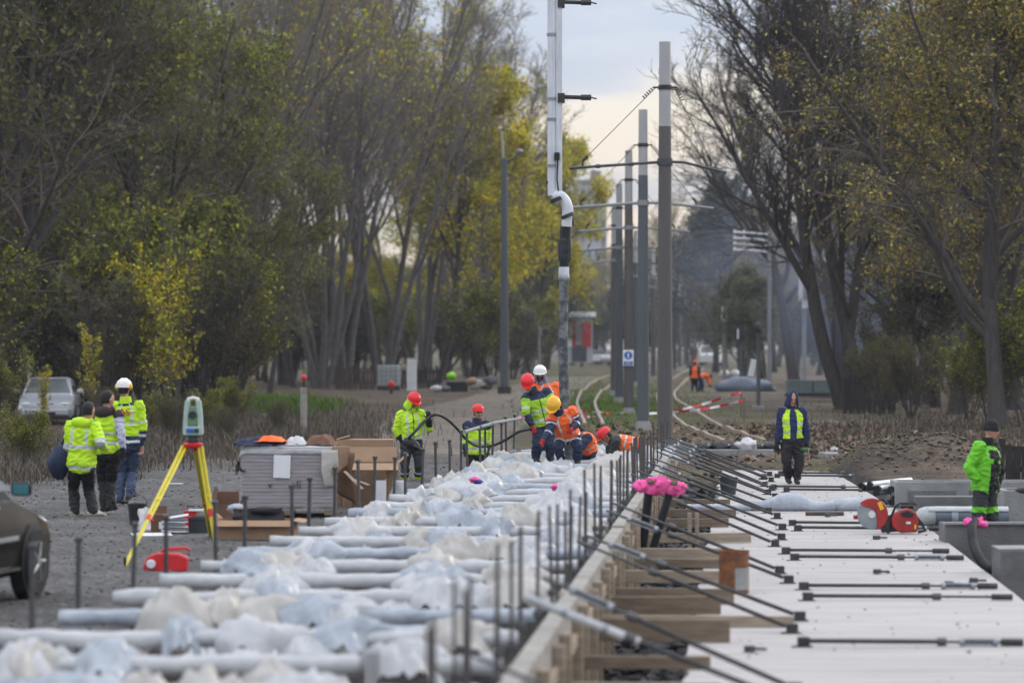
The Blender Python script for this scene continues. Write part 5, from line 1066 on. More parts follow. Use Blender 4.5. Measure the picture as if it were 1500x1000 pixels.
def person(label, d, yaw, J, O, hyaw=None, pitch=0., hat=None, hair='hair', gloves=('glove_black', 'glove_black'), curl=(.7, .7), foot=None, bulk=0., group=None, roll=0., scale=1., nofeet=False):
    th = math.radians(yaw); fw = V(math.sin(th), -math.cos(th), 0); sv = V(math.cos(th), math.sin(th), 0)
    if sv.x < -1e-6: sv = -sv
    Wd = lambda j: D(j[0], j[1], d+(j[2] if len(j) > 2 else 0))
    S_, P_ = Wd(J['S']), Wd(J['P']); k = scale
    spine = (S_-P_).normalized(); svt = (sv-spine*sv.dot(spine)).normalized(); fv = spine.cross(svt)
    if fv.dot(fw) < 0 and abs(spine.z) > .3: fv = -fv
    elif abs(spine.z) <= .3 and fv.z > 0: fv = -fv
    def solve(a, j, ln, hint):
        x, y = j[0], j[1]; h = j[2] if len(j) > 2 else hint
        if h == 0: return D(x, y, a.y)
        p = D(x, y, a.y); g = math.hypot(p.x-a.x, p.z-a.z)
        return D(x, y, a.y+h*math.sqrt(max(0, ln*ln-g*g))) if g < ln else p
    fs = 1 if fw.y > 0 else -1; L = {}
    for e, c in ((-1, 'l'), (1, 'r')):
        sh = S_+svt*e*.185*k+spine*-.01; el = solve(sh, J['e'+c], .29*k, -fs*.6); ha = solve(el, J['h'+c], .25*k, fs)
        hp = P_+svt*e*.095*k; kn = solve(hp, J['k'+c], .43*k, fs*.5); an = solve(kn, J['a'+c], .42*k, -fs*.4)
        L[c] = dict(sh=sh, el=el, ha=ha, hp=hp, kn=kn, an=an)
    HC = Wd(J['H']); hy = math.radians(yaw if hyaw is None else hyaw); hf0 = V(math.sin(hy), -math.cos(hy), 0); pt = math.radians(pitch)
    hf = (hf0*math.cos(pt)-V(0, 0, 1)*math.sin(pt)).normalized(); hs = V(math.cos(hy), math.sin(hy), 0); hu = hs.cross(hf)
    if hu.z < 0: hu = -hu
    if roll: rq = Matrix.Rotation(math.radians(roll), 3, hf); hs = rq @ hs; hu = rq @ hu
    foot_z = min(L['l']['an'].z, L['r']['an'].z)-.08
    base = V((L['l']['an'].x+L['r']['an'].x)/2, (L['l']['an'].y+L['r']['an'].y)/2, foot_z)
    root = thing('person', base, label, 'person', group)
    mb = MB(); B = bulk; bones = []
    def ell(c, a, rx, b_, ry, n=20, pw=1.): return [c+a*(math.copysign(abs(math.cos(i/n*math.tau))**pw, math.cos(i/n*math.tau))*rx)+b_*(math.copysign(abs(math.sin(i/n*math.tau))**pw, math.sin(i/n*math.tau))*ry) for i in range(n)]
    Ls = (S_-P_).length; tor = []
    NK = HC-hu*.11*k-hf*.015
    for t, rx, ry, of in ((-.20, .105, .095, 0), (-.10, .165+B*.5, .125+B*.5, 0), (.06, .182+B, .135+B, .0), (.28, .168+B, .125+B, .01), (.52, .178+B, .130+B, .015), (.76, .195+B, .130+B, .012), (.90, .190+B*.8, .112+B*.6, .004), (1.02, .135, .085, -.005), (1.09, .075, .07, 0)):
        c = P_+spine*Ls*t+fv*of; tor.append((t, c, rx*k, ry*k)); 
    mb.rings([ell(c, svt, rx, fv, ry, 22, .85) for t, c, rx, ry in tor])
    mb.tube([S_-spine*.02, S_+(NK-S_)*.6, NK+hu*.03], [.072*k, .060*k, .056*k], 12)
    for c in 'lr':
        q = L[c]; a = B*.7
        mb.tube([q['sh']-(q['el']-q['sh']).normalized()*.03, q['sh'], q['sh'].lerp(q['el'], .5), q['el'], q['el'].lerp(q['ha'], .35), q['ha'].lerp(q['el'], .02)], [r*k for r in (.055+a, .074+a, .064+a, .055+a, .054+a, .040+a*.5)], 14)
        mb.ball(q['sh'], (.075+a)*k, 12); mb.ball(q['el'], (.056+a)*k, 10)
        pb = O.get('pbulk', .012)
        mb.tube([q['hp']+V(0, 0, .05), q['hp'], q['hp'].lerp(q['kn'], .45), q['kn'], q['kn'].lerp(q['an'], .35), q['an'].lerp(q['kn'], .1), q['an']], [r*k for r in (.088, .098+pb, .083+pb, .064+pb, .064+pb, .052+pb, .048+pb)], 16)
        mb.ball(q['kn'], (.066+pb)*k, 10)
        fd = Vector(foot[c]).normalized() if foot and c in foot else (fw if not foot else Vector(foot['a']).normalized())
        A = q['an']; s_ = fd.cross(V(0, 0, 1)).normalized(); z = V(0, 0, 1)
        rr = []
        for f, w, zb, zt in ((-.075, .030, -.075, -.01), (-.06, .04, -.082, .03), (.0, .043, -.083, .035), (.07, .046, -.083, .0), (.13, .047, -.083, -.028), (.175, .036, -.08, -.045), (.19, .02, -.075, -.055)):
            rr.append(ell(A+fd*f*k+z*(zb+zt)/2*k, s_, w*k, z, (zt-zb)/2*k, 12, .8))
        q['fd'] = fd
        if not nofeet: mb.rings(rr)
    # head with brow, nose, chin, ears
    prof = [(-.118, .028, .030, .040), (-.105, .045, .052, .028), (-.075, .058, .074, .014), (-.035, .068, .088, .004), (.01, .074, .095, .0), (.05, .074, .095, -.004), (.085, .060, .080, -.006), (.110, .035, .046, -.006), (.118, .010, .014, -.006)]
    mb.rings([ell(HC+hu*z*k+hf*o_*k, hs, rx*k, hf, ry*k, 18) for z, rx, ry, o_ in prof])
    mb.ball(HC+hf*.100*k-hu*.022*k, (.017*k, .017*k, .024*k), 8); mb.ball(HC+hf*.084*k+hu*.022*k, (.05*k, .02*k, .012*k), 8, 0, Matrix((hs, hf, hu)).transposed())
    for e in (-1, 1): mb.ball(HC+hs*e*.076*k-hf*.005-hu*.012, (.014*k, .022*k, .034*k), 8, 0, Matrix((hs, hf, hu)).transposed())
    tmp = mb.build('tmp', 'skin'); tmp.location = (0, 0, 0); a_ = np.array(mb.v, np.float32); tmp.data.vertices.foreach_set('co', a_.ravel())
    rm = tmp.modifiers.new('r', 'REMESH'); rm.mode = 'VOXEL'; rm.voxel_size = .0125; sm = tmp.modifiers.new('s', 'SMOOTH'); sm.factor = .5; sm.iterations = 3
    dg = bpy.context.evaluated_depsgraph_get(); me = bpy.data.meshes.new_from_object(tmp.evaluated_get(dg)); bpy.data.objects.remove(tmp)
    nv, nf = len(me.vertices), len(me.polygons)
    co = np.empty(nv*3, np.float32); me.vertices.foreach_get('co', co); co = co.reshape(-1, 3)
    no = np.array([v.normal[:] for v in me.vertices], np.float32)
    # which limb each face belongs to
    def seg(p, a, b_):
        a = np.array(a); b_ = np.array(b_); ab = b_-a; t = np.clip(((p-a) @ ab)/max(1e-9, ab @ ab), 0, 1); return np.linalg.norm(p-(a+t[:, None]*ab), axis=1), t
    fc = np.empty(nf*3, np.float32); me.polygons.foreach_get('center', fc); fc = fc.reshape(-1, 3)
    cand, names = [], []
    def add(nm, dist, r, t): cand.append(dist/r); names.append((nm, t))
    for c in 'lr':
        q = L[c]
        for nm, a, b_, r, o_ in (('arm', 'sh', 'el', .072, 0), ('arm', 'el', 'ha', .054, 1), ('leg', 'hp', 'kn', .098, 0), ('leg', 'kn', 'an', .066, 1)):
            ds_, t = seg(fc, q[a], q[b_]); add(nm+c, ds_, r*k+(B*.7 if nm == 'arm' else .01), t+o_)
        ds_, t = seg(fc, q['an']-V(0, 0, .045)-q['fd']*.06, q['an']-V(0, 0, .05)+q['fd']*.17); add('foot', ds_, .045*k, t)
    rel = fc-np.array(P_); tt = rel @ np.array(spine)/Ls; uu = rel @ np.array(svt); vv = rel @ np.array(fv)
    T = np.array([x[0] for x in tor]); rx = np.interp(tt, T, [x[2] for x in tor]); ry = np.interp(tt, T, [x[3] for x in tor])
    dt = np.sqrt((uu/rx)**2+(vv/ry)**2)+np.maximum(0, -.17-tt)*8+np.maximum(0, tt-1.07)*8; cand.append(dt*.97); names.append(('torso', tt))
    ds_, t = seg(fc, HC-hu*.07*k, HC+hu*.05*k); add('head', ds_, .085*k, t)
    ds_, t = seg(fc, S_+(NK-S_)*.3, NK+hu*.02); add('neck', ds_, .058*k, t)
    w = np.argmin(np.array(cand), axis=0)
    hr = fc-np.array(HC); hX, hY, hZ = hr @ np.array(hs), hr @ np.array(hf), hr @ np.array(hu)
    keys = []; idx = {}
    def mi(kk):
        if kk not in idx: idx[kk] = len(keys); keys.append(kk)
        return idx[kk]
    inb = lambda t, bs: any(a <= t <= b_ for a, b_ in bs)
    res = np.zeros(nf, np.int32); soft = np.ones(nf, bool)
    for i in range(nf):
        nm, ta = names[w[i]]; t = float(ta[i]); u = uu[i]/rx[i]; v = vv[i]; key = 'skin'
        if nm == 'torso':
            key = O['top']
            if t < O.get('hem', -.06): key = O['pants']
            if 'low' in O and O.get('hem', -.06) <= t < O['low'][0]: key = O['low'][1]
            if 'yoke' in O and t > O['yoke'][0]: key = O['yoke'][1]
            if 'vest' in O and O['vest'][1] < t < 1.06 and abs(u) < .95 and (v < 0 or abs(u) > O['vest'][2]): key = O['vest'][0]
            if key not in (O['pants'],) and inb(t, O.get('bands', [])) and ('vest' not in O or key == O['vest'][0]): key = 'reflective'
            if O.get('braces') and t > O['braces'][0] and O['braces'][1] < abs(u) < O['braces'][2]: key = 'reflective'
            if O.get('zip') and v > 0 and abs(u-O['zip'][0]) < .045 and t > O.get('hem', -.06): key = O['zip'][1]
            if O.get('front') and v > .02 and abs(u) < O['front'][1] and t > O.get('hem', -.06) and t < O['front'][2]: key = O['front'][0]
            if O.get('pock') and v > .02 and .62 < t < .72 and .28 < abs(u) < .72: key = O['pock']
        elif nm[:3] == 'arm':
            key = O.get('sleeve', O['top'])
            if 'sleeve_'+nm[3] in O: key = O['sleeve_'+nm[3]]
            if 'cuff' in O and t > O['cuff'][0]: key = O['cuff'][1]
            if inb(t, O.get('abands', [])): key = 'reflective'
            if 'acap' in O and t < O['acap'][0]: key = O['acap'][1]
        elif nm[:3] == 'leg':
            key = O['pants']
            if t < O.get('skirt', -1): key = O.get('low', (0, O['top']))[1]
            if inb(t, O.get('pbands', [])): key = 'reflective'
            for a, b_, kk in O.get('calf', []):
                if a <= t <= b_: key = kk
        elif nm == 'foot': key = O.get('shoe', 'shoe_dark')
        elif nm == 'neck': key = O.get('collar', O['top'])
        else:
            x, y, z = hX[i]/k, hY[i]/k, hZ[i]/k; soft[i] = False
            if y > .05 and abs(abs(x)-.032) < .016 and abs(z-.002) < .011: key = 'dark_eye'
            elif y > .07 and abs(x) < .026 and abs(z+.068) < .008: key = 'lip'
            elif O.get('balaclava') and (z < -.03 or y < .04): key = O['balaclava']
            elif O.get('beard') and z < -.045 and y > .0 and not (abs(x) < .028 and abs(z+.068) < .010): key = 'hair'
        res[i] = mi(key)
    # cloth folds
    sv_ = np.ones(nv, bool)
    for i, p in enumerate(me.polygons):
        if not soft[i]:
            for q in p.vertices: sv_[q] = False
    disp = np.array([(.015*noise.noise(Vector(c)*7.)+.021*(1-abs(noise.noise(Vector((c[0]*9, c[1]*9, c[2]*15)))))**3-.010) if s__ else 0. for c, s__ in zip(co.tolist(), sv_)], np.float32)
    co = co+no*disp[:, None]; co -= np.array(base, np.float32)
    me.vertices.foreach_set('co', co.ravel()); me.materials.clear()
    for kk in keys: me.materials.append(M[kk])
    me.polygons.foreach_set('material_index', res); me.polygons.foreach_set('use_smooth', [True]*nf); me.update()
    body = bpy.data.objects.new('body', me); COL.objects.link(body); body.parent = root
    # hands
    for n_, c in enumerate('lr'):
        q = L[c]; dr = (q['ha']-q['el']).normalized(); sd__ = fv.cross(dr) if abs(fv.dot(dr)) < .9 else svt
        if gloves[n_] is None: continue
        hb = MB(); hand_into(hb, q['ha']-dr*.01, dr, sd__ if c == 'l' else -sd__, curl[n_], 0, k*1.08)
        if gloves[n_] != 'skin': hb.tube([q['ha']-dr*.055, q['ha']+dr*.015], [.047*k, .038*k], 12)
        hb.build('hand' if gloves[n_] == 'skin' else 'glove', gloves[n_], root, smooth=40)
    Hm = Matrix((hs, hf, hu)).transposed()
    if hat and hat[0] == 'helmet':
        hb = MB(); c = HC+hu*.035*k; rs = []
        for z, s_ in ((-.005, 1.05), (.0, 1.0), (.03, .99), (.065, .92), (.095, .76), (.115, .52), (.125, .25), (.127, .04)):
            rs.append([c+Hm @ V(math.cos(i/24*math.tau)*.118*s_*k, (math.sin(i/24*math.tau)*.142*s_-.005)*k, z*k) for i in range(24)])
        hb.rings(rs)
        hb.prism([c+Hm @ V(math.sin(a)*.118*k, (math.cos(a)*r_)*k, -.004*k) for r_, As in ((.13, [-.95, -.5, 0, .5, .95]), (.195, [.8, .45, 0, -.45, -.8])) for a in As], hu*-.008)
        for e in (-.03, 0, .03): hb.tube([c+Hm @ V(e*k, -.11*k, .085*k), c+Hm @ V(e*k, -.04*k, .127*k), c+Hm @ V(e*k, .04*k, .127*k), c+Hm @ V(e*k, .11*k, .08*k)], .008*k, 6)
        h_ = hb.build('helmet', hat[1], root, smooth=40)
        subpart(MB().tube([c+Hm @ V(-.085*k, .0, 0), c+Hm @ V(-.07*k, .03*k, -.09*k), c+Hm @ V(0, .06*k, -.155*k), c+Hm @ V(.07*k, .03*k, -.09*k), c+Hm @ V(.085*k, 0, 0)], .006, 6).build('chin_strap', 'rubber', root), h_)
        if len(hat) > 2: 
            for e in (-1, 1): subpart(MB().ball(c+Hm @ V(e*.105*k, -.02*k, -.015*k)+hu*hat[3], (.035, .05, .05), 10).build('ear_defender', hat[2], root, smooth=True), h_)
    if hat and hat[0] == 'beanie':
        hb = MB(); c = HC+hu*.02*k; rs = []
        for z, s_ in ((-.03, 1.0), (-.025, 1.07), (.02, 1.07), (.025, 1.02), (.06, 1.0), (.10, .80), (.125, .45), (.132, .08)): rs.append([c+Hm @ V(math.cos(i/20*math.tau)*.084*s_*k, (math.sin(i/20*math.tau)*.105*s_-.008)*k, z*k) for i in range(20)])
        hb.rings(rs); hb.build('beanie', hat[1], root, smooth=40)
    if hair and not (hat and hat[0] == 'beanie'):
        hb = MB(); rs = []
        for z, s_, o_ in ((-.06, .8, -.035), (-.03, .96, -.022), (.0, 1.03, -.016), (.04, 1.06, -.012), (.075, .98, -.008), (.105, .72, -.006), (.122, .35, -.004), (.127, .05, 0)): rs.append([HC+Hm @ V(math.cos(i/20*math.tau)*.078*s_*k, (math.sin(i/20*math.tau)*.096*s_*(1 if math.sin(i/20*math.tau) < 0 else (.62 if z < .045 else .98))+o_)*k, z*k)*1. for i in range(20)])
        hb.rings(rs); hb.build('hair', hair, root, smooth=True)
    if hat and hat[0] == 'hood' or O.get('hood_up'):
        key = hat[1] if hat and hat[0] == 'hood' else O['hood_up']; hb = MB()
        def f(u, v):
            a = math.radians(lerp(42, 318, u)); z = lerp(-.16, .125, v); w_ = math.sqrt(max(.02, 1-max(0, z/.132)**2)) if z > 0 else 1+.25*min(1, -z/.12)
            return HC+Hm @ V(math.sin(a)*.100*w_*k, (math.cos(a)*.118*w_-.012-.03*max(0, -z-.05)/.1)*k, z*k)
        hb.grid(f, 26, 14); hb.tube([f(0, 0), f(0, .3), f(0, .6), f(0, .85), f(0, 1), f(.5, 1)*.5+f(0, 1)*.5, f(1, 1), f(1, .85), f(1, .6), f(1, .3), f(1, 0)], .014*k, 8)
        hb.build('hood', key, root, smooth=True, solid=.012)
    if O.get('hood_down'):
        hb = MB(); c = S_+spine*.045-fv*.085
        hb.ball(c, (.145, .075, .085), 16, 0, Matrix((svt, fv, spine)).transposed(), .2, 3); hb.tube([c+svt*-.12+fv*.03+spine*.02, c+svt*-.085+fv*.13+spine*.04, c+svt*-.03+fv*.17+spine*.03], [.045, .04, .03], 10); hb.tube([c+svt*.12+fv*.03+spine*.02, c+svt*.085+fv*.13+spine*.04, c+svt*.03+fv*.17+spine*.03], [.045, .04, .03], 10)
        hb.build('hood', O['hood_down'], root, smooth=True)
    if O.get('collar_up'):
        hb = MB(); n_ = 22; rs = []
        for z, r_ in ((-.03, .095), (.03, .088), (.075, .082), (.078, .074), (.03, .07)): rs.append([S_.lerp(NK, .45)+spine*z+svt*math.cos(i/n_*math.tau)*r_+fv*(math.sin(i/n_*math.tau)*r_*.95) for i in range(n_)])
        hb.rings(rs, 0, False); hb.build('collar', O['collar_up'], root, smooth=40)
    root['_'] = 0; del root['_']
    return root, dict(S=S_, P=P_, spine=spine, sv=svt, fv=fv, L=L, HC=HC, hu=hu, hf=hf, hs=hs)
HV = dict(top='hivis', pants='black_cloth', bands=[(.03, .11)], abands=[(.86, 1.02)], braces=(.5, .42, .60))
# --- three men walking away on the gravel
person('man from behind in a hooded yellow jacket, carrying a dark bag', 47.6, 162, dict(H=(130, 601), S=(122, 624), P=(119, 683), el=(101, 654), hl=(96, 672), er=(147, 648), hr=(151, 656), kl=(109, 716, 1), al=(109, 748, -1), kr=(130, 716, 1), ar=(136, 747, -1)),
       dict(HV, hem=-.16, bands=[(-.07, 0.01), (.44, .53)], hood_down='hivis', shoe='shoe_white'), hyaw=150, gloves=('glove_black', 'skin'), foot=dict(l=(.55, .6, 0), r=(1, .15, 0)), bulk=.028)
person('man between the other two, yellow vest over pale sleeves and a dark hood', 48.6, 165, dict(H=(158, 584), S=(155, 608), P=(157, 663), el=(141, 638), hl=(143, 660), er=(178, 634), hr=(180, 661), kl=(151, 704, 1), al=(153, 740, -1), kr=(163, 704, 1), ar=(162, 738, -1)),
       dict(top='hivis', pants='black_cloth', sleeve='lavender', acap=(.18, 'brown_hood'), hem=-.02, bands=[(.22, .31), (.46, .55)], hood_down='brown_hood', collar='brown_hood', shoe='shoe_dark'), hyaw=130, foot=dict(l=(.4, .8, 0), r=(.4, .8, 0)), bulk=.01)
r, K = person('tall man in a white helmet and a yellow and navy jacket seen from behind', 51., 172, dict(H=(182, 570), S=(186, 594), P=(188, 652), el=(167, 622), hl=(168, 648), er=(209, 623), hr=(207, 652), kl=(178, 692, 1), al=(176, 730, -1), kr=(195, 690, 1), ar=(190, 722, -1)),
       dict(top='hivis', pants='denim', low=(.24, 'navy'), hem=-.22, skirt=.16, bands=[(.06, .13), (.52, .58)], braces=(.58, .42, .56), sleeve='hivis', cuff=(1.25, 'navy'), abands=[(.75, .86), (1.42, 1.56)], collar='hivis', collar_up='hivis', yoke=(1.0, 'navy'), shoe='shoe_dark'), hyaw=165, hat=('helmet', 'white_helmet', 'yellow_helmet', .02), gloves=('glove_black', 'skin'), foot=dict(l=(.4, .8, 0), r=(.5, .8, .3)), bulk=.02)
c = K['P'].lerp(K['S'], .84)-K['fv']*.17-K['sv']*.035
t_ = txt('LAS', .15, c, (1, -.05, 0), (0, 0, 1), 'red_paint', r, 'lettering', .012)
# --- worker with the vibrator
person('worker in a red helmet and hooded yellow jacket holding the vibrator cable', 61, 14, dict(H=(606, 587, -.06), S=(602, 606), P=(603, 651), el=(580, 632, -.3), hl=(594, 650, -1), er=(629, 628, .1), hr=(628, 612, -1), kl=(593, 682), al=(593, 708), kr=(614, 682), ar=(613, 705)),
       dict(top='hivis', pants='charcoal', hem=.17, bands=[(.18, .25)], braces=(.2, .40, .56), zip=(.05, 'black_cloth'), sleeve='hivis', cuff=(1.3, 'black_cloth'), hood_up='hivis', calf=[(1.42, 1.58, 'charcoal'), (1.62, 1.95, 'hivis')], pbands=[(1.34, 1.42)], collar_up='hivis'), hyaw=30, pitch=30, hat=('helmet', 'red_helmet'), hair=None, gloves=('glove_tan', 'glove_black'), curl=(.9, 1.), bulk=.018)
person('worker in a red helmet standing low in the trench, yellow jacket with navy shoulders', 63, 12, dict(H=(700, 604), S=(698, 622), P=(698, 664), el=(681, 642), hl=(682, 660), er=(716, 642), hr=(713, 660), kl=(691, 696), al=(691, 722), kr=(706, 696), ar=(706, 722)),
       dict(top='hivis', pants='black_cloth', hem=-.02, bands=[(.12, .2), (.38, .47)], yoke=(.82, 'navy'), acap=(.25, 'navy'), abands=[(.9, 1.05)], cuff=(1.5, 'navy'), zip=(.2, 'navy'), collar_up='navy'), hyaw=22, hat=('helmet', 'red_helmet'), hair='hair', bulk=.02, curl=(.8, .8), scale=.98)
# --- group at the hose
person('worker in a red helmet and yellow jacket with navy shoulders stooping at the hose', 58.3, 15, dict(H=(773, 561, -.22), S=(785, 577, -.05), P=(797, 625), el=(770, 603, -1), hl=(779, 624, -1), er=(812, 596, -.6), hr=(806, 614, -1), kl=(787, 650), al=(785, 670), kr=(806, 650), ar=(806, 670)),
       dict(top='hivis_dull', pants='navy', hem=.06, bands=[(.2, .28), (.46, .54)], yoke=(.86, 'navy'), acap=(.2, 'navy'), abands=[(.75, .9)], cuff=(1.15, 'navy'), zip=(0, 'navy'), collar_up='navy', pbulk=.02), hyaw=-8, pitch=38, hat=('helmet', 'red_helmet'), gloves=('glove_red', 'glove_red'), curl=(.9, .9), bulk=.02)
person('worker in a white helmet and grey hood behind the stooping man', 60.2, 10, dict(H=(791, 548), S=(799, 567), P=(803, 622), el=(785, 595), hl=(790, 615), er=(823, 592), hr=(826, 614), kl=(796, 650), al=(795, 674), kr=(811, 650), ar=(811, 674)),
       dict(top='orange', pants='navy', hem=-.05, bands=[(.2, .28), (.48, .56)], braces=(.5, .4, .55), collar_up='grey_hood', hood_up='grey_hood', balaclava='navy'), hyaw=-2, pitch=10, hat=('helmet', 'white_helmet'), hair=None, bulk=.02)
person('crouching worker in a yellow helmet and orange vest gripping the hose', 57.3, 12, dict(H=(811, 594, -.42), S=(823, 606, -.26), P=(833, 640), el=(806, 631, -.6), hl=(796, 645, -1), er=(845, 618, .2), hr=(838, 628, -1), kl=(817, 655), al=(822, 674), kr=(846, 655), ar=(846, 674)),
       dict(top='orange', pants='navy', sleeve='navy', hem=-.02, low=(.06, 'navy'), bands=[(.07, .14)], braces=(.3, .42, .55), abands=[(.4, .55), (1.2, 1.35)], acap=(.3, 'orange'), pbands=[(.5, .6)], pbulk=.022, collar_up='navy'), hyaw=-25, pitch=48, roll=-12, hat=('helmet', 'yellow_helmet'), gloves=('glove_red', 'glove_red'), curl=(.9, 1.1), bulk=.025)
person('crouching worker in an orange vest half hidden behind the hose', 59.2, 100, dict(H=(846, 630, -.2), S=(855, 637, -.1), P=(864, 660), el=(846, 650), hl=(838, 660), er=(850, 655), hr=(842, 664), kl=(850, 668), al=(860, 677), kr=(852, 668), ar=(862, 677)),
       dict(top='orange', pants='navy', sleeve='navy', hem=-.06, bands=[(.3, .38)], pbulk=.015), hyaw=250, pitch=30, hair='hair', bulk=.02)
person('worker bent double in a red helmet and striped orange vest', 62., -85, dict(H=(887, 638, -.05), S=(902, 645), P=(936, 654), el=(893, 656, -.3), hl=(890, 664, 0), er=(899, 658, .3), hr=(894, 667, 0), kl=(932, 688, 0), al=(938, 716, 0), kr=(934, 688, 0), ar=(940, 716, 0)),
       dict(top='orange', pants='grey_jacket', sleeve='grey_jacket', hem=.05, bands=[(.28, .36), (.58, .66), (.83, .87)], collar='grey_jacket', collar_up='grey_jacket', pbulk=.01), hyaw=-80, pitch=45, hat=('helmet', 'red_helmet'), bulk=.03)
# --- men on the slab side
r, K = person('man walking in a blue hooded sweater and open yellow vest on the slab', 61.4, 4, dict(H=(1161, 583, -.03), S=(1160, 602), P=(1161, 648), el=(1141, 630, .3), hl=(1138, 651, -.6), er=(1182, 630, .3), hr=(1182, 652, -.6), kl=(1152, 676), al=(1155, 700), kr=(1171, 676), ar=(1167, 701, 0)),
       dict(top='hoodie_blue', pants='black_cloth', hem=-.08, low=(.12, 'black_cloth'), vest=('hivis', .14, .33), bands=[(.32, .39), (.58, .65)], sleeve='hoodie_blue', pbulk=.024, shoe='shoe_dark', collar='hoodie_blue'), hyaw=10, pitch=18, hat=('hood', 'hoodie_blue'), hair=None, gloves=('glove_black', 'glove_black'), curl=(.5, .9), foot=dict(a=(.05, -1, 0)), bulk=.012)
root = thing('hand_tool', D(1184, 668, 61.2), 'small green tool with a thin rod held by the hooded man', 'hand tool'); MB().ball(D(1180, 658, 61.25), (.10, .04, .04), 10).build('handle', 'olive_tool', root, smooth=True); MB().tube([D(1184, 656, 61.2), D(1186, 676, 61.2)], .008, 6).build('rod', 'wood_pale', root)
person('man in a black beanie and green and black jacket behind the concrete trough', 46, 52, dict(H=(1452, 630), S=(1445, 654), P=(1442, 716), el=(1420, 684, .3), hl=(1432, 706, -.4), er=(1463, 684, .2), hr=(1462, 708, -.3), kl=(1434, 760), al=(1436, 800), kr=(1454, 760), ar=(1452, 800)),
       dict(top='green_jacket', pants='charcoal', hem=-.12, front=('black_cloth', .58, .93), pock='green_jacket', sleeve_r='black_cloth', sleeve='green_jacket', yoke=(1.02, 'black_cloth'), collar='black_cloth', collar_up='black_cloth', calf=[(.62, .80, 'green_jacket')], pbulk=.02), hyaw=75, pitch=5, hat=('beanie', 'black_cloth'), gloves=(None, 'glove_black'), bulk=.03)
# --- far track workers
person('far track worker standing in an orange vest and dark trousers', 178, 170, dict(H=(1018, 532), S=(1018, 538), P=(1017, 553), el=(1012, 545), hl=(1012, 552), er=(1024, 545), hr=(1025, 551), kl=(1015, 562), al=(1014, 571), kr=(1020, 562), ar=(1021, 571)),
       dict(top='orange', pants='navy', sleeve='black_cloth', hem=-.05), hat=('helmet', 'red_helmet'), bulk=.03, scale=1.05)
person('far track worker bending forward in an orange jacket', 178, 75, dict(H=(1041, 552), S=(1036, 550), P=(1025, 550), el=(1038, 557), hl=(1040, 563), er=(1037, 557), hr=(1039, 563), kl=(1026, 561, 0), al=(1025, 571, 0), kr=(1029, 561, 0), ar=(1029, 571, 0)),
       dict(top='orange', pants='navy', hem=-.02, bands=[(.3, .4)]), pitch=40, hair='hair', bulk=.03)
# ================================================================ TREES
def tube_arrays(brs, sides):
    """numpy tubes for branches of equal point count: brs = list of (pts(n,3), radii(n))"""
    P = np.array([b_[0] for b_ in brs], np.float32); Rr = np.array([b_[1] for b_ in brs], np.float32); m, n, _ = P.shape
    T = np.gradient(P, axis=1); T /= np.linalg.norm(T, axis=2, keepdims=True)+1e-9
    ref = np.where(np.abs(T[:, :1, 2:3]) < .85, np.array([0, 0, 1.]), np.array([1., 0, 0])); ref = np.broadcast_to(ref, T.shape)
    U = np.cross(T, ref); U /= np.linalg.norm(U, axis=2, keepdims=True)+1e-9; Wv = np.cross(T, U)
    a = np.arange(sides)/sides*math.tau
    v = P[:, :, None, :]+Rr[:, :, None, None]*(U[:, :, None, :]*np.cos(a)[None, None, :, None]+Wv[:, :, None, :]*np.sin(a)[None, None, :, None])
    base = np.arange(m)[:, None, None]*n*sides+np.arange(n-1)[None, :, None]*sides; i = np.arange(sides)[None, None, :]; j = (i+1) % sides
    f = np.stack([base+i, base+j, base+j+sides, base+i+sides], axis=-1).reshape(-1, 4)
    return v.reshape(-1, 3), f
def mesh_np(name, parts, mats):
    """parts: list of (verts, quads, material index)"""
    vs = np.concatenate([p[0] for p in parts]); o = 0; fs = []; mi = []
    for v, f, k in parts: fs.append(f+o); mi.append(np.full(len(f), k, np.int32)); o += len(v)
    fs = np.concatenate(fs); mi = np.concatenate(mi); me = bpy.data.meshes.new(name)
    me.vertices.add(len(vs)); me.vertices.foreach_set('co', vs.astype(np.float32).ravel()); me.loops.add(len(fs)*4); me.loops.foreach_set('vertex_index', fs.astype(np.int32).ravel())
    me.polygons.add(len(fs)); me.polygons.foreach_set('loop_start', np.arange(len(fs), dtype=np.int32)*4); me.polygons.foreach_set('loop_total', np.full(len(fs), 4, np.int32)); me.polygons.foreach_set('material_index', mi)
    for m in mats: me.materials.append(M[m])
    me.update(calc_edges=True); return me
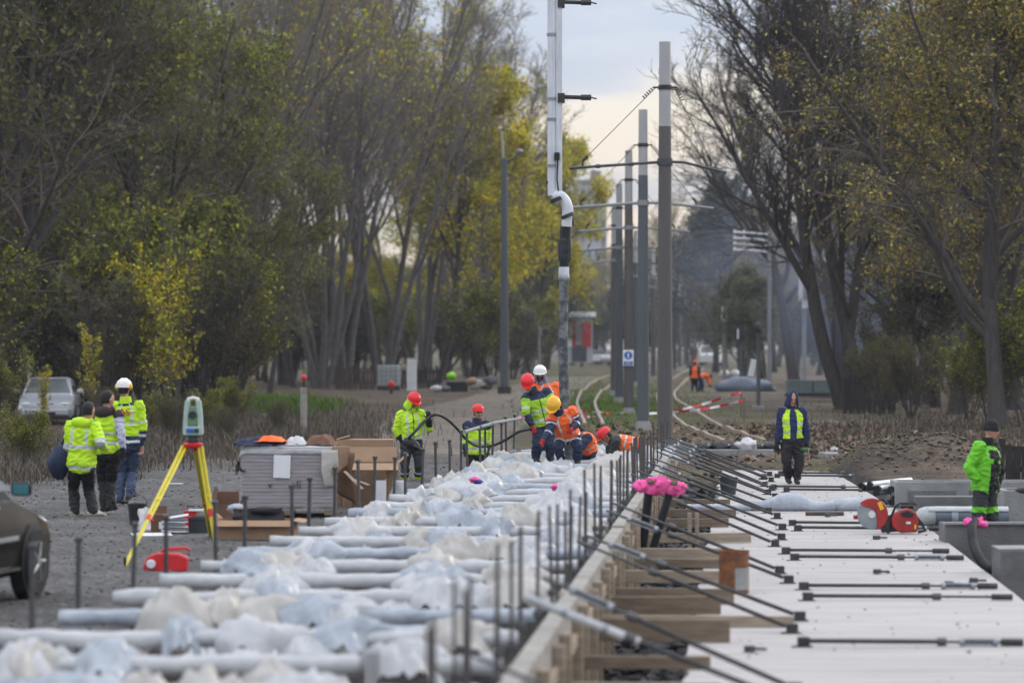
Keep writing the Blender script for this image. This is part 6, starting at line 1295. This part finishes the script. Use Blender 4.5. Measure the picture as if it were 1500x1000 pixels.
def tree_proto(name, seed, h, r0, label, cat, bark, twig, leaf, stems=1, lean=.1, fb=.3, n=(14, 9, 7, 4), ang=(.75, .8, .8), l1=.42, up=(.5, .25, .1), droop=0., leaves=0, lsize=.09, lj=.25, lmin=0., leaf2=None, base_lean=None, curl=.12, rmin=.011, lrat=(.46, .5, .5), lclump=0.):
    rg = random.Random(seed); br = {0: [], 1: [], 2: [], 3: [], 4: []}
    def grow(p, d, ln, r, lvl, npts, tro, wob):
        pts = [p]; rad = [r]; d = d.normalized(); st = ln/(npts-1)
        for i in range(1, npts):
            d = (d+V(rg.gauss(0, wob), rg.gauss(0, wob), rg.gauss(0, wob)*.7+tro*.9/npts)).normalized(); p = p+d*st; pts.append(p)
            rad.append(max(rmin*.6, r*(1-.78*i/(npts-1)) if lvl else r*(1-.72*i/(npts-1))))
        br[lvl].append(([tuple(q) for q in pts], rad)); return pts, rad
    def child(pts, rad, t, angle, spin):
        f = t*(len(pts)-1); k = min(int(f), len(pts)-2); q = pts[k].lerp(pts[k+1], f-k); ax = (pts[k+1]-pts[k]).normalized(); s = ax.orthogonal().normalized(); s = Matrix.Rotation(spin, 3, ax) @ s
        return q, (ax*math.cos(angle)+s*math.sin(angle)).normalized(), lerp(rad[k], rad[k+1], f-k)
    stack = []
    for s in range(stems):
        a = rg.uniform(0, math.tau) if stems > 1 else rg.uniform(0, 6.3); ln_ = lean*rg.uniform(.35, 1.) if stems > 1 else lean
        d = V(math.cos(a)*ln_, math.sin(a)*ln_, 1)
        if base_lean: d = V(*base_lean[s % len(base_lean)], 1)
        p0 = V(math.cos(a)*r0*1.5, math.sin(a)*r0*1.5, -.15) if stems > 1 else V(0, 0, -.15)
        hh = h*rg.uniform(.8, 1.05); T = grow(p0, d, hh, r0*rg.uniform(.7, 1.1), 0, 16, .25, .045); T[1][0] *= 1.35; br[0][-1] = (br[0][-1][0], T[1])
        g = rg.uniform(0, 6); n1 = max(3, int(n[0]/(stems**.65)))
        for i in range(n1):
            t = fb+(1-fb)*((i+rg.random())/n1)**.9*.97; g += 2.4+rg.uniform(-.5, .5); q, dd, r = child(*T, t, ang[0]*rg.uniform(.65, 1.2), g)
            l = h*(l1*(1-t)*1.15+.16)*rg.uniform(.7, 1.15); A = grow(q, dd, l, max(.02, r*.62), 1, 9, up[0], .10)
            for j in range(n[1]):
                t = .18+.8*(j+rg.random())/n[1]; g += 2.4; q, dd, r = child(*A, t, ang[1]*rg.uniform(.6, 1.2), g)
                B_2 = grow(q, dd, l*lrat[0]*(1.15-.6*t)*rg.uniform(.7, 1.2), max(.016, r*.6), 2, 6, up[1]-droop*.4, .14)
                l2 = l*lrat[0]*(1.15-.6*t)
                for k in range(n[2]):
                    t = .12+.88*(k+rg.random())/n[2]; g += 2.4; q, dd, r = child(*B_2, t, ang[2]*rg.uniform(.5, 1.2), g)
                    C_ = grow(q, dd, l2*lrat[1]*rg.uniform(.6, 1.2), max(rmin*1.25, r*.6), 3, 4, up[2]-droop, .16)
                    for m_ in range(n[3]):
                        t = .15+.85*(m_+rg.random())/n[3]; g += 2.4; q, dd, r = child(*C_, t, .75*rg.uniform(.4, 1.2), g)
                        grow(q, dd, l2*lrat[1]*lrat[2]*rg.uniform(.6, 1.3), rmin, 4, 3, up[2]-droop*1.3, .16)
    root = thing(name, (0, 0, 0), label, cat)
    parts = []
    for lv, sd in ((0, 9), (1, 6)):
        if br[lv]: parts.append((*tube_arrays(br[lv], sd), 0))
    me = mesh_np('trunk', parts, [bark]); me.polygons.foreach_set('use_smooth', [True]*len(me.polygons)); tr = bpy.data.objects.new('trunk', me); COL.objects.link(tr); tr.parent = root
    parts = []
    for lv, sd in ((2, 4), (3, 3), (4, 3)):
        if br[lv]: parts.append((*tube_arrays(br[lv], sd), 0))
    if leaves:
        r_ = np.random.default_rng(seed); src = np.array([b_[0] for b_ in (br[4] or br[3])], np.float32); mt = src[:, -1]
        w = np.ones(len(src));
        if lclump:   # leaves hang on in patches
            w = np.array([max(.02, .5+lclump*noise.noise(Vector(q)*.33+V(seed, 0, 0))) for q in mt.tolist()])**2
        w *= np.clip((mt[:, 2]/h-lmin)*8, .03, 1); w /= w.sum()
        k = r_.choice(len(src), leaves, p=w); t = r_.random((leaves, 1)).astype(np.float32)*.95+.05; c = src[k, 0]*(1-t)+src[k, -1]*t+r_.normal(0, lj, (leaves, 3)).astype(np.float32)
        U = r_.normal(0, 1, (leaves, 3)); U /= np.linalg.norm(U, axis=1, keepdims=True); X = r_.normal(0, 1, (leaves, 3)); Wv = np.cross(U, X); Wv /= np.linalg.norm(Wv, axis=1, keepdims=True)+1e-9
        s = lsize*r_.uniform(.55, 1.25, (leaves, 1)); v = quads('', c, U*s, Wv*s, None); f = np.arange(leaves*4).reshape(-1, 4)
        if leaf2: cut = leaves*3//5; parts.append((v[:cut*4], f[:cut], 1)); parts.append((v[cut*4:], f[:leaves-cut], 2))
        else: parts.append((v, f, 1))
    me = mesh_np('crown', parts, [twig, leaf]+([leaf2] if leaf2 else [])); cr = bpy.data.objects.new('crown', me); COL.objects.link(cr); cr.parent = root
    root.location = (0, -500, 0); root['unused'] = 1; return root
def put(proto, px, d, label, rz=None, s=1., group=None, sz=None, z=None):
    x = D(px, 0, d).x; loc = (x, d, gz(x, d)-.05 if z is None else z); rz = R.uniform(0, 6.28) if rz is None else rz
    sc = (s, s, sz or s)
    if proto.get('unused'):
        del proto['unused']; o = proto; o.location = loc; o.rotation_euler = (0, 0, rz); o.scale = sc; o['label'] = label
    else: o = dup(proto, loc, rz, sc, label)
    if 'group' in o: del o['group']
    if group: o['group'] = group
    return o
olive = [tree_proto('olive_tree', 11+k, 19, .26, 'x', 'tree', 'bark_dark', 'twig_brown', 'leaf_olive', fb=.16, n=(20, 9, 6, 4), l1=.40, up=(.35, .1, 0), droop=.12, leaves=9500, lsize=.115, lj=.22, lclump=1.0, leaf2=['leaf_olive', 'leaf_lime'][k], lean=.16) for k in range(2)]
bare = [tree_proto('bare_tree', 31+k, 27, .20, 'x', 'tree', 'bark_grey', 'twig_grey', 'leaf_lime', stems=6, lean=.33, fb=.28, n=(26, 8, 6, 4), ang=(.5, .55, .65), l1=.26, up=(.55, .4, .25), leaves=3600, lsize=.12, lclump=1.3, rmin=.013, leaf2='leaf_yellow') for k in range(2)]
yellow = [tree_proto('yellow_tree', 51+k, 19, .30, 'x', 'tree', 'bark_dark', 'twig_brown', 'leaf_yellow', fb=.24, n=(18, 8, 6, 4), l1=.38, up=(.6, .3, .1), leaves=26000, lsize=.15, lj=.3, lclump=.8, leaf2='leaf_lime', base_lean=[[(.27, .02)], [(.05, 0)]][k]) for k in range(2)]
dark = [tree_proto('leafless_tree', 71+k, 19, .27, 'x', 'tree', 'bark_dark', 'twig_dark', 'leaf_gold', stems=[3, 1][k], lean=.30, fb=.22, n=(20, 9, 7, 4), ang=(.55, .62, .7), l1=.36, up=(.5, .35, .2), leaves=[350, 700][k], lsize=.09, rmin=.012, base_lean=[[(-.46, .1), (.05, -.1), (-.15, .05)], None][k]) for k in range(2)]
gold = [tree_proto('golden_willow', 91+k, 17, .30, 'x', 'tree', 'bark_dark', 'twig_brown', 'leaf_gold', fb=.16, n=(18, 9, 7, 4), l1=.42, up=(.5, .05, -.3), droop=.65, leaves=27000, lsize=.075, lj=.16, lclump=.7, leaf2='leaf_olive', lean=.1) for k in range(2)]
green = tree_proto('dark_green_tree', 111, 18, .28, 'x', 'tree', 'bark_dark', 'twig_dark', 'leaf_dark', fb=.1, n=(26, 9, 6, 3), l1=.30, up=(.5, .2, .1), leaves=26000, lsize=.17, lj=.35, lclump=.4)
sage = tree_proto('sage_willow', 121, 8, .16, 'x', 'tree', 'bark_dark', 'twig_brown', 'leaf_sage', stems=4, lean=.35, fb=.14, n=(20, 8, 6, 4), l1=.45, up=(.4, .1, -.1), droop=.3, leaves=17000, lsize=.10, lj=.2, leaf2='leaf_olive')
shrub = [tree_proto('shrub', 131+k, 5.0, .05, 'x', 'shrub', 'bark_dark', 'twig_brown', 'leaf_olive', stems=9, lean=.45, fb=.10, n=(40, 6, 5, 2), ang=(.55, .6, .7), l1=.35, up=(.5, .3, .2), leaves=[9000, 2600][k], lsize=.075, lj=.15, rmin=.007, lclump=.7, leaf2=['leaf_lime', 'leaf_olive'][k]) for k in range(2)]
sapl = tree_proto('yellow_sapling', 141, 4.6, .028, 'x', 'sapling', 'bark_grey', 'twig_brown', 'leaf_yellow', stems=3, lean=.14, fb=.10, n=(20, 4, 3, 1), ang=(.4, .5, .6), l1=.12, up=(.7, .4, .3), leaves=1150, lsize=.075, lj=.08, rmin=.006, leaf2='leaf_lime')
# left hand wood
put(olive[0], 92, 113, 'big dark leaning trunk among olive leaves above the silver car', .3, 1., sz=1.0)
put(olive[1], 18, 118, 'olive leaved tree with a pale trunk at the outer photo edge', 2.1, 1.05)
put(olive[0], -85, 112, 'olive tree partly outside the photo beside the silver car', 4., 1.05)
G1 = 'olive trees crowded in the wood behind the silver car'
for k, (px, d, s) in enumerate([(165, 126, 1.), (245, 131, .74), (-30, 136, 1.1), (60, 142, 1.1), (140, 150, 1.1), (215, 146, .82), (300, 150, .62), (352, 158, .55), (-90, 150, 1.2), (395, 172, .6), (20, 172, 1.2), (100, 180, 1.25), (180, 178, 1.2), (260, 184, .8), (330, 190, .62), (430, 196, .62), (-60, 186, 1.3)]):
    put(olive[k % 2], px, d, 'olive leaved tree crowded in the dark wood behind the silver car', None, s, G1)
put(bare[0], 340, 168, 'grey twiggy tree rising behind the total station', 1., .95); put(bare[1], 505, 196, 'many stemmed bare tree behind the brown plank fence', .2, 1.); put(bare[0], 560, 204, 'bare grey tree fanning its stems towards the street lamp', 2.6, 1.02)
put(bare[1], 470, 190, 'bare many stemmed tree next to the brown plank fence on its outer side', 4.4, .95); put(bare[0], 615, 222, 'bare tree behind the white cabinet, taller than the yellow trees', 5.1, 1.0); put(bare[1], 420, 205, 'bare tree between the olive wood and the many stemmed trees', 3.1, 1.0); put(bare[0], 690, 250, 'slender bare tree behind the yellow leaved trees', .9, .95)
put(yellow[0], 640, 216, 'yellow leaved tree with a dark leaning trunk behind the white cabinet', 0., 1.0); put(yellow[1], 705, 258, 'yellow green tree just left of the street lamp', 3.3, 1.05); put(yellow[0], 765, 285, 'bright yellow tree between the street lamp and the concrete hose', .6, 1.0); put(yellow[1], 800, 330, 'small yellow tree right behind the concrete hose', 5., .75)
put(yellow[0], 560, 275, 'yellow green tree deep behind the brown plank fence', 4.2, .62); put(yellow[1], 735, 300, 'yellow tree behind the street lamp, farther off', 2.2, .9); put(yellow[0], 660, 270, 'yellow tree farther back behind the leaning trunk', 1.9, 1.05)
# middle distance
G2 = 'bare brown trees of the far wood behind the tram poles'
for k, (px, d, s) in enumerate([(838, 400, .72), (868, 430, .80), (893, 390, .66), (915, 460, .92), (938, 420, .86), (965, 440, .9), (850, 480, .8), (990, 460, .95), (880, 500, .95), (822, 420, .62), (1015, 480, .9), (945, 520, .95)]):
    put([bare[0], bare[1], dark[1]][k % 3], px, d, 'bare brown tree of the far wood seen between the tram poles', None, s*[.66, .66, .9][k % 3], G2)
put(green, 1048, 300, 'tall dense dark green tree beyond the nearest tram pole', .4, 1.0); put(gold[1], 1100, 285, 'golden brown tree beside the tall dark green one', 2., .85); put(bare[0], 1010, 345, 'bare grey tree just beside the far tram poles', 4., .66); put(gold[0], 1135, 300, 'golden brown tree behind the pole with cross arms', 1., .8); put(green, 1062, 345, 'dark green tree behind the tall dark green one', 3., 1.0)
put(sage, 1085, 250, 'grey green willow behind the traffic lights', .5, 1.05); put(sage, 1122, 235, 'grey green willow bush behind the pole with cross arms', 2.5, .9); put(sage, 1222, 215, 'grey green willow bush behind the grey green crates', 1.4, .85); put(sage, 1375, 128, 'grey green willow between the plank fence and the golden willow', 3.2, .95)
# right hand wood
put(dark[0], 1249, 124, 'large leafless tree inside the dark plank fence, limbs leaning left', 0., 1.0); put(dark[1], 1166, 205, 'straight leafless tree behind the post with the white board', 1.5, 1.15); put(dark[1], 1232, 150, 'leafless tree just behind the fenced leafless tree', 3.9, 1.05); put(dark[0], 1310, 150, 'leafless tree rising behind the golden willows', .5, 1.1); put(dark[1], 1350, 140, 'leafless tree behind the golden willow, nearer the photo edge', 5.1, 1.1); put(dark[1], 1405, 150, 'leafless tree hidden deep behind the golden willows', .7, 1.15)
put(gold[0], 1463, 97, 'golden willow with a thick dark trunk behind the man in the beanie', 1.1, .95); put(gold[1], 1398, 117, 'brownish golden willow beside the plank fence', 2.8, .95); put(gold[0], 1560, 104, 'golden willow running out of the photo at the edge', 4.4, 1.15); put(gold[1], 1345, 136, 'thinner golden willow rising behind the plank fence', .2, .66); put(gold[1], 1490, 125, 'tallest golden willow behind the thick trunked one', 5.5, 1.15)
G3 = 'golden trees at the back of the right hand wood'
for k, (px, d, s) in enumerate([(1165, 290, .9), (1200, 275, .85), (1268, 205, .6), (1300, 190, .6), (1430, 170, 1.05), (1520, 160, 1.15), (1370, 190, 1.05), (1600, 150, 1.2)]):
    put([gold[0], gold[1], olive[0], gold[1]][k % 4], px, d, 'golden brown tree at the back of the wood behind the leafless trees', None, s, G3)
# understorey
G4 = 'shrubs growing under the olive trees'
for k, (px, d, s) in enumerate([(-60, 108, 1.), (-15, 110, 1.05), (138, 112, 1.15), (165, 107, .9), (225, 110, 1.3), (290, 112, 1.1), (325, 118, 1.), (190, 118, 1.4), (255, 120, 1.4), (60, 115, 1.3), (110, 122, 1.5), (340, 135, 1.2), (10, 124, 1.5), (300, 130, 1.4), (155, 132, 1.6)]):
    put(shrub[k % 2 if k > 1 else 0], px, d, 'leafy shrub growing under the olive trees beside the gravel', None, s, G4)
put(shrub[0], -4, 97, 'yellow green shrub in front of the silver car', 2.2, .45)
for px, d, s, lb in [(228, 106, 1., 'bright yellow sapling behind the man in the white helmet'), (248, 105, .85, 'small yellow sapling beside the bright yellow one'), (262, 107, 1.05, 'yellow sapling standing nearest the total station'), (205, 108, 1.1, 'yellow sapling right behind the white helmet'), (132, 104, .6, 'low yellow sapling between the silver car and the men'), (64, 98, .36, 'short yellow sapling in front of the silver car bonnet')]: put(sapl, px, d, lb, None, s)
G5 = 'dark bushes at the back under the wood'
for k, px in enumerate(list(range(-120, 480, 34))):
    put(green, px, 215+12*math.sin(k*2.1), 'dark bush closing the back of the left wood', None, .52+.1*math.sin(k*1.7), G5)
for k, px in enumerate([380, 415, 450, 485, 525, 570, 610, 650, 690, 720, 750, 780]):
    put([shrub[1], sage, shrub[0]][k % 3], px, 225+20*math.sin(k*1.3), 'greyish bush under the bare and yellow trees by the dirt track', None, [1.25, .62, 1.1][k % 3], 'greyish bushes by the dirt track')
for k, px in enumerate(list(range(1230, 1640, 36))):
    put([green, sage][k % 2], px, 205+15*math.sin(k*1.9), 'dark bush closing the back of the right wood', None, [.45, .75][k % 2], 'dark bushes at the back of the right wood')
for k, (px, d, s) in enumerate([(1335, 112, .55), (1420, 108, .5), (1300, 128, .7), (1448, 100, .6), (1290, 116, .5), (1500, 98, .8), (1275, 122, .45)]):
    put([shrub[1], shrub[0]][k % 2], px, d, 'low twiggy shrub under the golden willows and the plank fence', None, s, 'low shrubs under the golden willows')
for k, px in enumerate(range(390, 800, 24)):
    put([green, sage][k % 2], px, 345+18*math.sin(k*2.9), 'distant dark bush behind the yellow trees and the dirt track', None, [.62, 1.35][k % 2], 'distant bushes behind the yellow trees')
for k, (px, py, q) in enumerate([(30, 668, .2), (-25, 672, .24), (150, 628, .25), (215, 640, .22), (255, 650, .26), (300, 640, .24), (330, 655, .2), (40, 690, .22), (200, 665, .18), (345, 628, .28), (405, 640, .2)]):
    g_ = G(px, py); put(shrub[(k+1) % 2], px, g_.y, 'small dry scrub bush at the rim of the gravel', None, q, 'dry scrub bushes at the rim of the gravel')
for k, px in enumerate(range(800, 1240, 26)):
    put([green, sage][k % 2], px, 400+25*math.sin(k*2.3), 'far dark bush closing the view at the end of the tracks', None, [.55, .9][k % 2], 'far bushes at the end of the tracks')
for o in [o for o in bpy.data.objects if o.get('unused')]:
    for c in kids(o): bpy.data.objects.remove(c)
    bpy.data.objects.remove(o)

# ================================================================ AIR
def volume(name, mb, col, dens, label, aniso=.2):
    m = bpy.data.materials.new(name); m.use_nodes = True; N = m.node_tree.nodes; N.remove(N['Principled BSDF'])
    v = N.new('ShaderNodeVolumePrincipled'); v.inputs['Color'].default_value = (*col, 1); v.inputs['Density'].default_value = dens; v.inputs['Anisotropy'].default_value = aniso
    m.node_tree.links.new(v.outputs[0], N['Material Output'].inputs['Volume']); M[name+label] = m
    o = mb.build(name, m, smooth=True); o['kind'] = 'stuff'; o['label'] = label; return o
volume('haze', MB().box((0, 460, 22), (1100, 1100, 50)), (.80, .86, 1.), .00022, 'thin pale haze between the trees')
for k, (px, py, d, r, dn) in enumerate([(1282, 440, 150, (6, 9, 5.2), .24), (1315, 365, 148, (6, 9, 5.4), .16), (1130, 390, 258, (12, 16, 10.), .03)]):
    o = volume('smoke', MB().ball(D(px, py, d), r, 28, 0, None, .1, k+5, 16), (.55, .64, .88), dn, ['bluish smoke drifting before the leafless trees', 'bluish smoke higher up beside the golden willows', 'wide pale smoke behind the pole with cross arms', 'thin smoke in front of the tall dark green tree'][k])
    m = o.data.materials[0]; N = m.node_tree.nodes; L = m.node_tree.links; v = [n for n in N if n.type == 'PRINCIPLED_VOLUME'][0]     # dense in the middle, fading out to nothing
    tc = N.new('ShaderNodeTexCoord'); mp = N.new('ShaderNodeMapping'); mp.inputs['Location'].default_value = (-1, -1, -1); mp.inputs['Scale'].default_value = (2, 2, 2); L.new(tc.outputs['Generated'], mp.inputs[0])
    ln = N.new('ShaderNodeVectorMath'); ln.operation = 'LENGTH'; L.new(mp.outputs[0], ln.inputs[0]); nz = N.new('ShaderNodeTexNoise'); nz.inputs['Scale'].default_value = 1.6; nz.inputs['Detail'].default_value = 2; L.new(mp.outputs[0], nz.inputs['Vector'])
    mr = N.new('ShaderNodeMapRange'); mr.interpolation_type = 'SMOOTHSTEP'; mr.inputs[1].default_value = .95; mr.inputs[2].default_value = .1; mr.inputs[3].default_value = 0; mr.inputs[4].default_value = dn; L.new(ln.outputs['Value'], mr.inputs[0])
    ml = N.new('ShaderNodeMath'); ml.operation = 'MULTIPLY'; L.new(mr.outputs[0], ml.inputs[0]); L.new(nz.outputs['Fac'], ml.inputs[1]); L.new(ml.outputs[0], v.inputs['Density'])
